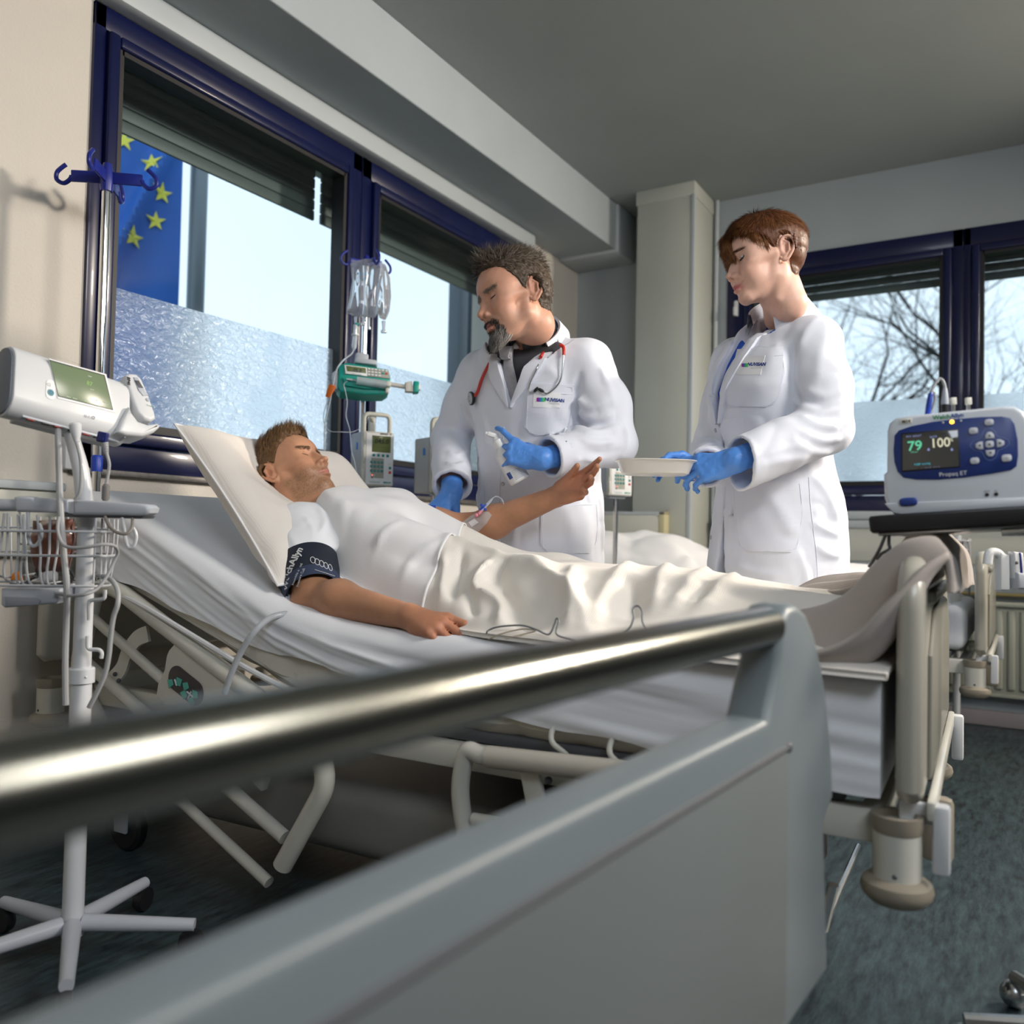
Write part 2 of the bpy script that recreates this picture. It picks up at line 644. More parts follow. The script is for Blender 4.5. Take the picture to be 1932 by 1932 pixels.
# boxed beam along the long wall, its capped end, the lining strip under it
struct(M().span((X0, 2.10, 2.60), (4.62, WA, ZC), 0.006).obj('ceiling_beam', m_wallB, smooth=False))
struct(M().span((4.60, 2.085, 2.582), (WB, WA, ZC), 0.012).obj('trim_1', m_trim))
struct(M().span((X0, WA - 0.075, 2.515), (AX1 + 0.05, WA, 2.60), 0.01).obj('trim_2', m_trim))
struct(M().span((AX1 + 0.02, WA - 0.03, 0.9), (AX1 + 0.09, WA, 2.53), 0.006).obj('trim_3', m_trim))
# the boxed column in the corner
g = M().span((4.50, 1.585, 0.0), (WB, 1.925, 2.80), 0.012).span((4.495, 1.58, 2.79), (WB, 1.93, ZC), 0.006)
struct(g.obj('column', m_column))
struct(M().span((4.49, 1.575, 0.0), (4.515, 1.60, 2.80), 0.006).obj('trim_4', m_trim))
o = M().tube([(WB - 0.02, 1.563, 1.0), (WB - 0.02, 1.563, ZC)], 0.013, 12).obj('heating_pipe', m_trim)
tag(o, 'thin white pipe running up the corner beside the boxed column', 'pipe')
g = M().span((WB - 0.03, Y0, 0), (WB, WA, 0.075), 0.006)
struct(g.obj('baseboard_back', mat('pinkish_grey_skirting', (0.40, 0.35, 0.36), 0.5, var=0.05)))
struct(M().span((X0, WA - 0.02, 0), (WB, WA, 0.10), 0.006).obj('baseboard_left', mat('grey_skirting', (0.18, 0.18, 0.17), 0.5, var=0.05)))


def window(name, fr, x0, x1, z0, z1, gx0, gx1, gz0, gz1, film, sides=('l', 'r', 't', 'b'), hinge=None):
    w = sub_empty(name, fr(((x0 + x1) / 2, z0, 0)), None)
    struct(w)
    for s in sides:                                    # the fixed frame and, proud of it, the sash of each side
        a = {'l': ((x0, z0), (gx0 - 0.052, z1)), 'r': ((gx1 + 0.052, z0), (x1, z1)),
             't': ((x0, gz1 + 0.052), (x1, z1)), 'b': ((x0, z0), (x1, gz0 - 0.075))}[s]
        M(fr).span((*a[0], -0.09), (*a[1], 0.012), 0.004).obj('frame_rail', m_frame, w)
    e = 0.006
    for a, b in (((gx0 - 0.05, gz0 - 0.07), (gx0 - 0.012, gz1 + 0.05)), ((gx1 + 0.012, gz0 - 0.07), (gx1 + 0.05, gz1 + 0.05)),
                 ((gx0 - 0.012, gz1 + 0.012), (gx1 + 0.012, gz1 + 0.05)), ((gx0 - 0.012, gz0 - 0.07), (gx1 + 0.012, gz0 - 0.024))):
        M(fr).span((*a, -0.07), (*b, 0.030), 0.008, 3).obj('sash_rail', m_frame, w)
    g = M(fr)
    t = 0.014
    g.span((gx0 - t, gz0 - 0.026, -0.05), (gx0 + e, gz1 + t, 0.018)).span((gx1 - e, gz0 - 0.026, -0.05), (gx1 + t, gz1 + t, 0.018))
    g.span((gx0, gz0 - 0.026, -0.05), (gx1, gz0 + 0.002, 0.020)).span((gx0, gz1 - 0.004, -0.05), (gx1, gz1 + t, 0.018))
    g.obj('gasket', m_gasket, w)
    M(fr).span((gx0, gz0, -0.03), (gx1, gz1, -0.024)).obj('pane', m_glass, w, smooth=False)
    M(fr).span((gx0 + 0.004, gz0, -0.0235), (gx1 - 0.004, film, -0.0225)).obj('frosted_film', m_film, w, smooth=False)
    return w


window('window_1', FA, AX0, 2.772, AZ0, AZ1, 1.627, 2.662, 1.217, 2.385, 1.651)
window('window_2', FA, 2.774, AX1, AZ0, AZ1, 2.888, 3.985, 1.217, 2.375, 1.651)
wB = window('window_3', FB, BX0, -0.282, BZ0, BZ1, -1.345, -0.385, 1.213, 2.352, 1.645)
window('window_4', FB, -0.280, BX1, BZ0, BZ1, -0.195, 0.90, 1.213, 2.352, 1.645)
g = M(FB).box((-1.44, 2.22, 0.03), (0.022, 0.09, 0.02), 0.005).box((-1.44, 2.20, 0.05), (0.016, 0.05, 0.03), 0.005)
g.obj('handle', m_white, wB)
struct(M(FA).span((AX0 - 0.03, AZ0 - 0.018, 0), (AX1, AZ0, 0.03), 0.003).obj('trim_5', m_sill))
struct(M(FB).span((BX0 - 0.05, BZ0 - 0.045, 0), (BX1, BZ0, 0.03), 0.004).obj('trim_6', m_trim))
struct(M(FA).box((AX0 - 0.035, AZ0 + 0.06, 0.012), (0.05, 0.14, 0.05), 0.008).obj('trim_7', m_white))

# cable duct and services on the end wall, radiators below it
d = thing('wall_duct', (WB - 0.05, 0.2, 0.72), 'long ivory wall duct running below the end window above the radiator', 'cable duct')
M(FB).span((-1.55, 0.79, 0), (2.0, 0.965, 0.06), 0.006).obj('cover', m_duct, d)
M(FB).span((-1.55, 0.962, 0), (2.0, 1.005, 0.075), 0.008).obj('top_ledge', m_trim, d)
M(FB).span((-1.55, 0.725, 0), (2.0, 0.792, 0.05), 0.005).obj('lower_cover', m_trim, d)
M(FB).span((-1.55, 0.64, 0), (2.0, 0.655, 0.055), 0.003).obj('rail', mat('brass_strip', (0.35, 0.28, 0.12), 0.4, 0.6), d)
rad = thing('radiator', (WB - 0.1, -0.35, 0.15), 'ribbed cream panel radiator under the end window', 'radiator')
m_rad = mat('cream_radiator_enamel', (0.47, 0.48, 0.40), 0.4, var=0.04)
M(FB).span((-0.62, 0.165, 0.035), (1.5, 0.60, 0.075), 0.006).obj('panel', m_rad, rad)
M(FB).span((-0.63, 0.59, 0.02), (1.5, 0.612, 0.10), 0.006).obj('top_grille', m_rad, rad)
M(FB).span((-0.63, 0.152, 0.03), (1.5, 0.170, 0.085), 0.005).obj('bottom_rail', m_rad, rad)
rib = M(FB).span((-0.6, 0.19, 0.07), (-0.567, 0.575, 0.092), 0.010, 3).obj('rib', m_rad, rad)
for i in range(1, 40):
    dup(rib, (0, -0.052 * i, 0))
sw = thing('wall_socket_strip', (WB - 0.02, 1.5, 0.8), 'narrow ivory service strip with sockets beside the corner pipe', 'socket strip')
M(FB).span((-1.535, 0.80, 0), (-1.485, 1.34, 0.035), 0.006).obj('housing', m_duct, sw)
for k in range(3):
    M(FB).span((-1.527, 0.84 + 0.15 * k, 0.034), (-1.493, 0.93 + 0.15 * k, 0.042), 0.004).obj('socket', mat('old_ivory', (0.55, 0.52, 0.38), 0.4), sw)

# bed-head service panels low on the long wall
wp = thing('bedhead_panel', (1.2, WA - 0.03, 0.72), 'ivory bed-head service panel on the window wall behind the basket', 'service panel')
M(FA).span((-0.4, 0.80, 0), (1.47, 0.99, 0.045), 0.006).obj('cover', m_duct, wp)
M(FA).span((-0.4, 0.985, 0), (1.47, 1.01, 0.06), 0.006).obj('top_ledge', m_trim, wp)
for k, x in enumerate((1.00, 1.17, 1.34)):
    M(FA).span((x, 0.83, 0.044), (x + 0.10, 0.95, 0.056), 0.006).obj('socket', m_duct, wp)
wp2 = thing('cupboard_panel', (4.2, 1.3, 0.9), 'low ivory service box on the column face behind the spare bed', 'service panel')
M().span((4.43, 1.72, 0.86), (4.50, 2.30, 1.02), 0.006).obj('cover', m_duct, wp2)
M().span((4.425, 1.70, 1.015), (4.50, 2.32, 1.035), 0.004).obj('top_ledge', m_trim, wp2)
M().span((4.425, 1.70, 0.84), (4.50, 1.735, 1.035), 0.004).obj('end_cap', mat('pale_yellow_cap', (0.55, 0.50, 0.30), 0.5), wp2)

# ---------------------------------------------------------------- outside
m_slat = mat('shutter_slat', (0.10, 0.12, 0.11), 0.5, var=0.1, vscale=4)
for nm, fr, x0, x1, zb, lab in (('roller_shutter', FA, 1.56, 2.76, 2.272, 'dark roller shutter rolled most of the way up outside the window beside the flag'),
                                ('roller_shutter', FA, 2.80, 4.12, 2.272, 'dark roller shutter rolled up outside the window behind the man in white'),
                                ('roller_shutter', FB, -1.47, -0.30, 2.285, 'dark roller shutter rolled up outside the end window behind the woman'),
                                ('roller_shutter', FB, -0.27, 1.0, 2.285, 'dark roller shutter rolled up outside the end window over the patient monitor')):
    q = thing(nm, fr(((x0 + x1) / 2, zb, -0.26)), lab, 'shutter', 'roller shutters outside the windows')
    s0 = M(fr).span((x0, zb, -0.265), (x1, zb + 0.046, -0.25), 0.006).obj('slat', m_slat, q)
    for k in range(1, 6):
        dup(s0, (0, 0, 0.048 * k))
struct(M().span((-30, -40, -0.6), (60, 60, -0.5)).obj('ground_outside', mat('grass_ground', (0.06, 0.09, 0.04), 0.9, var=0.3, vscale=0.5), smooth=False))

# flag hanging on its pole outside the left window, turned towards the room
fo = ay(344, 450, 4.3)
fs = float((fo - CPOS) @ _fw) / CAM_F                  # metres per pixel at the flag
FF = Fr((fo[0], fo[1], fo[2]), (0.84, -0.54, 0), (0, 0, 1))
fl = thing('flag', (fo[0] - 0.3, fo[1] + 0.2, 0.8), 'blue flag with a ring of yellow stars hanging outside the left window', 'flag')


def flag_z(x, y):
    q = x - y * 0.42
    return 0.03 * np.sin(q * 9.0 + 0.6) + 0.13 * np.exp(-((q + 0.30) / 0.055) ** 2) + 0.02 * np.sin(x * 4 + y * 3)


gx, gy = np.meshgrid(np.linspace(-1.5, -0.01, 90), np.linspace(-1.7, 0.9, 60), indexing='ij')
P = np.stack([gx, gy, flag_z(gx, gy)], -1)
M(FF).grid(P).grid(P - np.array([0, 0, 0.004]), flip=True).obj('cloth', mat('flag_blue', (0.02, 0.13, 0.50), 0.6, var=0.05), fl)
m_star = mat('flag_yellow', (0.85, 0.80, 0.10), 0.6)
for k in range(12):
    a = math.radians(6 + 30 * k)
    sx, sy = (192 - 344 + 115 * math.cos(a)) * fs, (450 - 383 + 100 * math.sin(a)) * fs
    V = [(sx, sy, flag_z(sx, sy) + 0.012)]
    for i in range(10):
        rr = (19 if i % 2 == 0 else 7.4) * fs
        b = math.pi / 2 + i * math.pi / 5
        x, y = sx + rr * math.cos(b), sy + rr * math.sin(b)
        V.append((x, y, flag_z(x, y) + 0.012))
    M(FF).add(V, [[0, 1 + i, 1 + (i + 1) % 10] for i in range(10)]).obj('star', m_star, fl, smooth=False)
fy = fo[1]
g = M().tube([(fo[0] + 0.09, fy - 0.02, -0.5), (fo[0] + 0.09, fy - 0.02, 5.2)], 0.052, 16).lathe([(0.01, 0), (0.07, 0.02), (0.07, 0.1), (0.01, 0.14)], (fo[0] + 0.09, fy - 0.02, 5.2))
tag(g.obj('flagpole', mat('aluminium_pole', (0.16, 0.19, 0.21), 0.4, 0.4)), 'grey metal pole standing just right of the blue flag outside', 'pole')
for k, (px, w, lab) in enumerate(((864, 0.055, 'wide grey post outside the window just left of the man in white'), (886, 0.028, 'slim grey post outside the window beside the face of the man in white'))):
    c = ay(px, 620, 3.4)
    tag(M().span((c[0] - w, 3.35, -0.5), (c[0] + w, 3.45, 4.2), 0.01).obj('metal_post', mat('grey_post', (0.10, 0.13, 0.16), 0.5, var=0.05)), lab, 'post', 'posts outside the long window')


def bare_tree(base, h, lean, label, seed, leaves=0):
    r = random.Random(seed)
    t = thing('bare_tree', base, label, 'tree', 'bare trees outside the end window')
    big, fine = M(), M()

    def grow(p, d, L, rad, lev):
        n = 4 if lev < 3 else 3
        pts = [p]
        for i in range(n):
            d = nrm(d + np.array([r.gauss(0, 0.13), r.gauss(0, 0.13), r.gauss(0.03, 0.09)]))
            pts.append(pts[-1] + d * L / n)
        rr = np.linspace(rad, rad * 0.62, n + 1)
        (big if lev < 2 else fine).tube(pts, rr, 7 if lev < 2 else 3, cap=False)
        if lev >= 6:
            return
        k = 3
        for i in range(k):
            q = pts[-1] if i < 2 else pts[r.randint(1, n - 1)]
            ang = r.uniform(0.3, 0.8) * (1 if lev else 0.8)
            side = nrm(np.cross(d, [r.gauss(0, 1), r.gauss(0, 1), r.gauss(0, 1)]))
            grow(q, nrm(d * math.cos(ang) + side * math.sin(ang) + np.array([0, 0, 0.08])), L * r.uniform(0.66, 0.85), rr[-1] * r.uniform(0.6, 0.82), lev + 1)
        if lev in (1, 2, 3):
            for i in range(3):
                q = pts[r.randint(1, n)]
                side = nrm(np.cross(d, [r.gauss(0, 1), r.gauss(0, 1), r.gauss(0, 1)]))
                grow(q, nrm(d * 0.5 + side), L * 0.55, rr[-1] * 0.35, lev + 2)

    grow(np.asarray(base, float), np.array(lean, float), h * 0.30, h * 0.024, 0)
    m_bark = mat('bark', (0.045, 0.042, 0.040), 0.9, var=0.2)
    big.obj('trunk', m_bark, t)
    tag(fine.obj('twigs', m_bark, t, ang=180), kind='stuff')
    if leaves:
        lf = M()
        ends = np.array(fine.v)
        for i in range(leaves):
            c = ends[r.randrange(len(ends))]
            if c[2] > base[2] + h * 0.5 or r.random() < 0.5:
                continue
            a = np.array([r.gauss(0, 0.02), r.gauss(0, 0.02), r.gauss(0, 0.02)])
            b = np.array([r.gauss(0, 0.02), r.gauss(0, 0.02), r.gauss(0, 0.02)])
            lf.add([c, c + a, c + a + b, c + b], [[0, 1, 2, 3]])
        tag(lf.obj('leaves', mat('autumn_leaf', (0.25, 0.16, 0.02), 0.8), t, smooth=False), kind='stuff')


def gnd(px, x):
    q = ax(px, 700, x)
    return (x, q[1], -0.5)


bare_tree(gnd(1640, 15.0), 7.6, (0, 0.02, 1), 'bare winter tree outside the end window just right of the woman', 3)
bare_tree(gnd(1868, 17.0), 8.4, (0, 0.03, 1), 'bare winter tree with a few yellow leaves outside the window right of the mullion', 11, 500)


# ================================================================ numeric helpers for cloth and bodies
def hash3(i, j, k, seed):
    h = (i * 374761393 + j * 668265263 + k * 2147483647 + seed * 974634777) & 0xFFFFFFFF
    h = ((h ^ (h >> 13)) * 1274126177) & 0xFFFFFFFF
    return ((h ^ (h >> 16)) & 0xFFFF) / 65535.0


def vnoise(P, seed=0):                              # smooth value noise in [-1, 1]
    P = np.asarray(P, float)
    I = np.floor(P).astype(np.int64)
    f = P - I
    f = f * f * (3 - 2 * f)
    r = 0
    for a in (0, 1):
        for b in (0, 1):
            for c in (0, 1):
                w = (f[..., 0] if a else 1 - f[..., 0]) * (f[..., 1] if b else 1 - f[..., 1]) * (f[..., 2] if c else 1 - f[..., 2])
                r = r + w * hash3(I[..., 0] + a, I[..., 1] + b, I[..., 2] + c, seed)
    return r * 2 - 1


def seg_dist(P, pts):                               # distance to a polyline and the place along it (0..1)
    P = np.asarray(P, float)
    best = np.full(P.shape[:-1], 1e9)
    along = np.zeros(P.shape[:-1])
    pts = np.asarray(pts, float)
    L = np.r_[0, np.cumsum(np.linalg.norm(np.diff(pts, axis=0), axis=1))]
    for i in range(len(pts) - 1):
        a, d = pts[i], pts[i + 1] - pts[i]
        t = np.clip(((P - a) @ d) / (d @ d + 1e-12), 0, 1)
        q = np.linalg.norm(P - a - t[..., None] * d, axis=-1)
        m = q < best
        best = np.where(m, q, best)
        along = np.where(m, (L[i] + t * (L[i + 1] - L[i])) / (L[-1] + 1e-9), along)
    return best, along


def project(P):
    Q = np.asarray(P, float) - CPOS
    w = Q @ _fw
    return np.stack([966 + CAM_F * (Q @ _rt) / w, 966 - CAM_F * (Q @ _up) / w, w], -1)


def surf_pick(grid, px):                            # the visible point of a grid surface under a pixel
    g = grid.reshape(-1, 3)
    q = project(g)
    d = np.hypot(q[:, 0] - px[0], q[:, 1] - px[1])
    near = d < max(5.0, d.min() + 2)
    idx = np.where(near)[0]
    return g[idx[np.argmin(q[idx, 2])]]


def grid_normals(G):
    du = np.gradient(G, axis=0)
    dv = np.gradient(G, axis=1)
    n = np.cross(du, dv)
    return n / (np.linalg.norm(n, axis=-1, keepdims=True) + 1e-9)


def fold_grid(G, folds, up=(0, 0, 1), taper=None):
    """push a grid along its normals by ridges; folds = [(pixel path, height, width)]"""
    n = grid_normals(G)
    if (n.reshape(-1, 3).mean(0) @ np.asarray(up, float)) < 0:
        n = -n
    out = G.copy()
    for path, h, w in folds:
        pts = smooth_path([surf_pick(G, p) for p in path], 5)
        d, t = seg_dist(G, pts)
        e = np.clip(np.minimum(t, 1 - t) * 5 + 0.25, 0, 1)
        out = out + n * (0.9 * h * np.exp(-(d / w) ** 1.5) * e * (1 if taper is None else taper))[..., None]
    return out


# ================================================================ hospital beds
m_sheet = mat('white_cotton', (0.80, 0.82, 0.86), 0.8, var=0.015, bump=0.10, bscale=420, sheen=0.15, spec=0.2)
m_cover = mat('cream_mattress_ticking', (0.62, 0.60, 0.53), 0.75, var=0.03, bump=0.1, bscale=200, spec=0.2)
m_waffle = mat('ribbed_cream_cotton', (0.80, 0.76, 0.70), 0.85, var=0.02, wave=(85.0, 'Y'), bump=0.12, bscale=300, sheen=0.2, spec=0.15)
m_waffle_shaded = mat('ribbed_cream_cotton_shaded', (0.40, 0.355, 0.325), 0.85, var=0.02, wave=(85.0, 'X'), bump=0.12, bscale=300, sheen=0.2, spec=0.15)  # the cover's cream cotton for its thrown end, shade put into the colour
m_linen = mat('white_linen', (0.86, 0.86, 0.87), 0.8, var=0.012, bump=0.08, bscale=380, sheen=0.15, spec=0.2)
m_board = mat('beige_bed_board', (0.40, 0.385, 0.33), 0.30, var=0.05, vscale=3, coat=0.25)
m_panelb = mat('grey_beige_board_inset', (0.25, 0.245, 0.21), 0.33, var=0.06, vscale=4, coat=0.2)
m_tube = mat('cream_tube_lacquer', (0.56, 0.555, 0.50), 0.3, var=0.05, vscale=8, coat=0.2)
m_dark = mat('dark_underframe', (0.035, 0.036, 0.037), 0.5, var=0.1)
m_basec = mat('grey_base_cover', (0.20, 0.20, 0.19), 0.45, var=0.05)
BF = Fr((1.45, 0.153, 0), (math.cos(math.radians(2)), math.sin(math.radians(2)), 0), (-math.sin(math.radians(2)), math.cos(math.radians(2)), 0))
TOPY = ([-0.1, 1.0, 1.18, 1.35, 1.55, 2.0, 2.12, 2.3], [0.668, 0.668, 0.682, 0.712, 0.782, 0.955, 0.992, 1.0])


def top_z(Y):
    return np.interp(Y, *TOPY)


def bumper(fr, p, parent, r=0.036, h=0.11):
    b = M(fr).lathe([(0.005, 0.02), (r, 0.02), (r, h)], p, n=24).obj('bumper', m_tube, parent)
    M(fr).lathe([(r * 0.72, h - 0.015), (r * 0.72, h + 0.002), (r * 0.8, h + 0.012), (r * 1.08, h + 0.012), (r * 1.08, h - 0.004), (r * 1.02, h - 0.014)], p, n=24, cap=True).obj('cap', m_taupe, b)
    M(fr).lathe([(0.01, -0.012), (r * 1.15, -0.012), (r * 1.42, -0.002), (r * 1.5, 0.008), (r * 1.42, 0.018), (r * 1.1, 0.026), (0.01, 0.026)], p, n=28).obj('roller', m_taupe, b)
    M(fr).ball((p[0] - r * 0.9, p[1], p[2] + 0.035), (0.006, 0.005, 0.005), 10, 6).obj('screw', m_dgrey, b)


def castor(fr, p, parent):
    c = M(fr).box((p[0], p[1], 0.165), (0.05, 0.06, 0.03), 0.008).box((p[0] - 0.028, p[1] + 0.01, 0.11), (0.010, 0.05, 0.11), 0.004).box((p[0] + 0.028, p[1] + 0.01, 0.11), (0.010, 0.05, 0.11), 0.004).obj('castor', m_grey, parent)
    M(fr).lathe([(0.012, -0.018), (0.055, -0.018), (0.065, -0.010), (0.065, 0.010), (0.055, 0.018), (0.012, 0.018)], (p[0], p[1] + 0.015, 0.0655), (1, 0, 0), 26).obj('wheel', m_black, c)


def bed_body(name, fr, label, W=0.88, L=2.24, simple=False):
    b = thing(name, fr((W / 2, L / 2, 0)), label, 'hospital bed', 'hospital beds in the ward')
    end = fr.sub((0, 0, 0), (1, 0, 0), (0, 0, 1))            # x across, y up, z towards the foot
    def board(nm, Y, z0, z1, th):
        pts = [(W - 0.02, z0), (W, z0 + 0.02)]
        for i in range(9):
            a = math.radians(90 * i / 8)
            pts.append((W - 0.085 + 0.085 * math.cos(a), z1 - 0.085 + 0.085 * math.sin(a)))
        for i in range(9):
            a = math.radians(90 + 90 * i / 8)
            pts.append((0.085 + 0.085 * math.cos(a), z1 - 0.085 + 0.085 * math.sin(a)))
        pts += [(0, z0 + 0.02), (0.02, z0)]
        return M(end).prism(pts, -Y, -Y + th, 0.018, 4).obj(nm, m_board, b)
    f = board('footboard', 0.022, 0.478, 0.862, 0.040)
    # raised outer panel, the grip above it and the hand hole strip
    M(end).prism([(0.10, 0.50), (W - 0.10, 0.50), (W - 0.10, 0.70), (W - 0.2, 0.765), (W / 2, 0.785), (0.2, 0.765), (0.10, 0.70)], 0.016, 0.026, 0.006).obj('panel', m_panelb, f)
    M(end).prism(rrect(W - 0.22, 0.022, 0.010, 4, W / 2, 0.795), 0.014, 0.030, 0.006).obj('grip', m_panelb, f)
    M(end).prism(rrect(W - 0.26, 0.030, 0.012, 4, W / 2, 0.828), 0.016, 0.0205, 0.003).obj('card_strip', m_taupe, f)
    board('headboard', L, 0.50, 0.90, 0.040)
    for x in (0.03, W - 0.03):
        for y in (0.02, L - 0.04):
            bumper(fr, (x, y, 0.335), b)
    M(fr).span((0.02, -0.035, 0.455), (W - 0.02, -0.022, 0.485), 0.004).obj('foot_bar', m_tube, b)
    M(fr).span((0.02, -0.055, 0.375), (0.05, -0.030, 0.48), 0.006).span((0.045, -0.05, 0.44), (0.06, 0.02, 0.475), 0.006).obj('bracket', m_white, b)
    M(fr).span((W - 0.05, -0.055, 0.375), (W - 0.02, -0.030, 0.48), 0.006).obj('bracket', m_white, b)
    M(fr).box((0.18, -0.03, 0.40), (0.03, 0.05, 0.11), 0.012).obj('foot_lever', m_taupe, b)
    for x in (0.06, W - 0.06):
        M(fr).span((x - 0.02, 0.05, 0.40), (x + 0.02, L - 0.05, 0.455), 0.006).obj('side_beam', m_tube, b)
    for y in (0.06, L - 0.08):
        M(fr).span((0.08, y - 0.02, 0.40), (W - 0.08, y + 0.02, 0.45), 0.006).obj('cross_beam', m_tube, b)
    M(fr).span((0.05, 0.10, 0.458), (W - 0.05, 1.12, 0.482), 0.004).obj('deck', m_dgrey, b)
    M(fr).span((0.10, 0.35, 0.13), (W - 0.10, L - 0.35, 0.30), 0.05, 4).obj('base_cover', m_basec, b)
    for y in (0.55, L - 0.6):
        M(fr).span((W / 2 - 0.07, y - 0.07, 0.28), (W / 2 + 0.07, y + 0.07, 0.42), 0.01).obj('lift_column', m_steel, b)
    for x in (0.11, W - 0.11):
        for y in (0.30, L - 0.30):
            castor(fr, (x, y, 0), b)
    for y in (0.30, L - 0.30):
        M(fr).span((0.10, y - 0.03, 0.15), (W - 0.10, y + 0.03, 0.20), 0.012).obj('base_arm', m_tube, b)
    M(fr).tube([(0.16, 0.16, 0.17), (W - 0.16, 0.16, 0.17)], 0.007, 10).tube([(0.22, 0.16, 0.17), (0.21, 0.14, 0.26)], 0.010, 8).obj('brake_rod', m_steel, b)
    M(fr).span((0.10, 0.24, 0.36), (0.30, 0.29, 0.46), 0.01).obj('motor_box', m_black, b)
    return b


bed = bed_body('hospital_bed', BF, 'cream hospital bed with raised back that the man under the blanket lies on')
# tilted back section, its quilted side and the tubes of the raised near side rail
bk = M(BF)
bk.add([(0.04, 1.13, 0.47), (0.84, 1.13, 0.47), (0.84, 2.08, 0.79), (0.04, 2.08, 0.79), (0.04, 1.13, 0.50), (0.84, 1.13, 0.50), (0.84, 2.08, 0.82), (0.04, 2.08, 0.82)],
       [[0, 3, 2, 1], [4, 5, 6, 7], [0, 1, 5, 4], [1, 2, 6, 5], [2, 3, 7, 6], [3, 0, 4, 7]])
bk.obj('backrest_frame', m_tube, bed, smooth=False)
M(BF).tube(fillet([(0.02, 2.06, 0.74), (0.0, 1.80, 0.69), (0.0, 1.4, 0.555), (0.03, 1.15, 0.475)], 0.08), 0.007, 8).obj('mattress_retainer', m_white, bed)
XR = 1.405
RF = Fr((XR, 1.80, 0.60), (0, -0.923, -0.385), (0, -0.385, 0.923))     # rail plane: x down the slope, y across it, z to the aisle


def rp(px, py, x=XR, z=0.0):
    q = RF.inv(ax(px, py, x))
    return (q[0], q[1], z)


sr = sub_empty('side_rail', RF((0, 0, 0)), bed)
T_ = [rp(210, 1102), rp(480, 1312)]
y_top = (T_[0][1] + T_[1][1]) / 2
M(RF).tube(fillet([(-0.20, y_top - 0.36, 0.0), (-0.36, y_top - 0.28, 0), (-0.38, y_top - 0.03, 0), (-0.30, y_top, 0), (0.50, y_top, 0), (0.56, y_top - 0.06, 0), (0.52, y_top - 0.30, 0)], 0.06), 0.0225, 16).obj('rail_tube', m_tube, sr)
y2 = rp(165, 1160)[1]
M(RF).tube([(-0.37, y2 + 0.004, 0), (0.03, y2 - 0.008, 0)], 0.0135, 14).obj('rail_tube', m_tube, sr)
y3 = rp(200, 1283)[1]
M(RF).tube([(-0.35, y3, 0.0), (0.50, y3, 0.0)], 0.0165, 14).obj('rail_tube', m_tube, sr)
M(RF).tube([(-0.33, y3 - 0.12, 0.0), (0.50, y3 - 0.12, 0.0)], 0.0135, 14).obj('rail_tube', m_tube, sr)
# swan-neck bracket carrying the rail
br = [ax(*p, XR + 0.012) for p in ((283, 1195), (262, 1205), (243, 1232), (232, 1262), (212, 1285))]
g = M()
P = smooth_path(br, 5)
for k in range(len(P) - 1):
    pass
tv = np.array([nrm(P[min(i + 1, len(P) - 1)] - P[max(i - 1, 0)]) for i in range(len(P))])
sd = np.cross(tv, (1, 0, 0))
wd = 0.021
G_ = np.stack([P + sd * wd, P + sd * wd + np.array([-0.008, 0, 0]), P - sd * wd + np.array([-0.008, 0, 0]), P - sd * wd], 1)
g.grid(G_, closed_v=True).add(G_[0], [[0, 1, 2, 3]]).add(G_[-1], [[3, 2, 1, 0]])
g.obj('rail_bracket', m_tube, sr, ang=40)
for p in ((217, 1272), (224, 1284)):
    M().ball(ax(*p, XR + 0.001), 0.006, 10, 6).obj('bolt', m_dgrey, sr)
# control panel hanging under the top tube
pc = [rp(*p) for p in ((326, 1226), (322, 1236), (318, 1262), (306, 1288), (302, 1312), (318, 1328), (400, 1388))]
poly = [(p[0], p[1]) for p in pc] + [(0.40, y3 + 0.06), (0.40, y_top), (pc[0][0] + 0.02, y_top)]
cp = M(RF).prism(poly[::-1], -0.012, 0.014, 0.006, 3).obj('control_panel', m_tube, sr)
qc = rp(360, 1292)
M(RF.sub((qc[0], qc[1], 0))).prism(rrect(0.135, 0.062, 0.030, 8), 0.013, 0.017, 0.0015).obj('keypad', mat('keypad_dark', (0.035, 0.030, 0.033), 0.4), cp)
m_key = mat('keypad_teal', (0.08, 0.42, 0.34), 0.5, var=0.03)
for px, py, a in ((332, 1287, 60), (349, 1284, -60), (361, 1293, 60), (358, 1307, -20), (378, 1308, 40), (372, 1320, -20)):
    q = rp(px, py)
    k = RF.sub((q[0], q[1], 0.0165), (math.cos(math.radians(a)), math.sin(math.radians(a)), 0), (-math.sin(math.radians(a)), math.cos(math.radians(a)), 0))
    M(k).prism([(-0.011, -0.008), (0.009, -0.011), (0.012, 0.004), (-0.004, 0.012)], 0, 0.0018, 0.0006).obj('button', m_key, cp, smooth=False)
for (x0, y0), (x1, y1) in (((341, 1280), (345, 1292)), ((364, 1303), (376, 1313)), ((372, 1303), (366, 1316))):
    a, b_ = rp(x0, y0), rp(x1, y1)
    M(RF).tube([(a[0], a[1], 0.0175), (b_[0], b_[1], 0.0175)], 0.0022, 6).obj('mark', m_white, cp)
# lowered foot-end side rail: a bent tube loop with a bracket
FR2 = Fr((1.415, 0.60, 0.46), (0, -1, 0.03), (0, 0.03, 1))
fr_ = sub_empty('side_rail', FR2((0, 0, 0)), bed)


def fp(px, py, z=0.0):
    q = FR2.inv(ax(px, py, 1.415))
    return np.array((q[0], q[1], z))


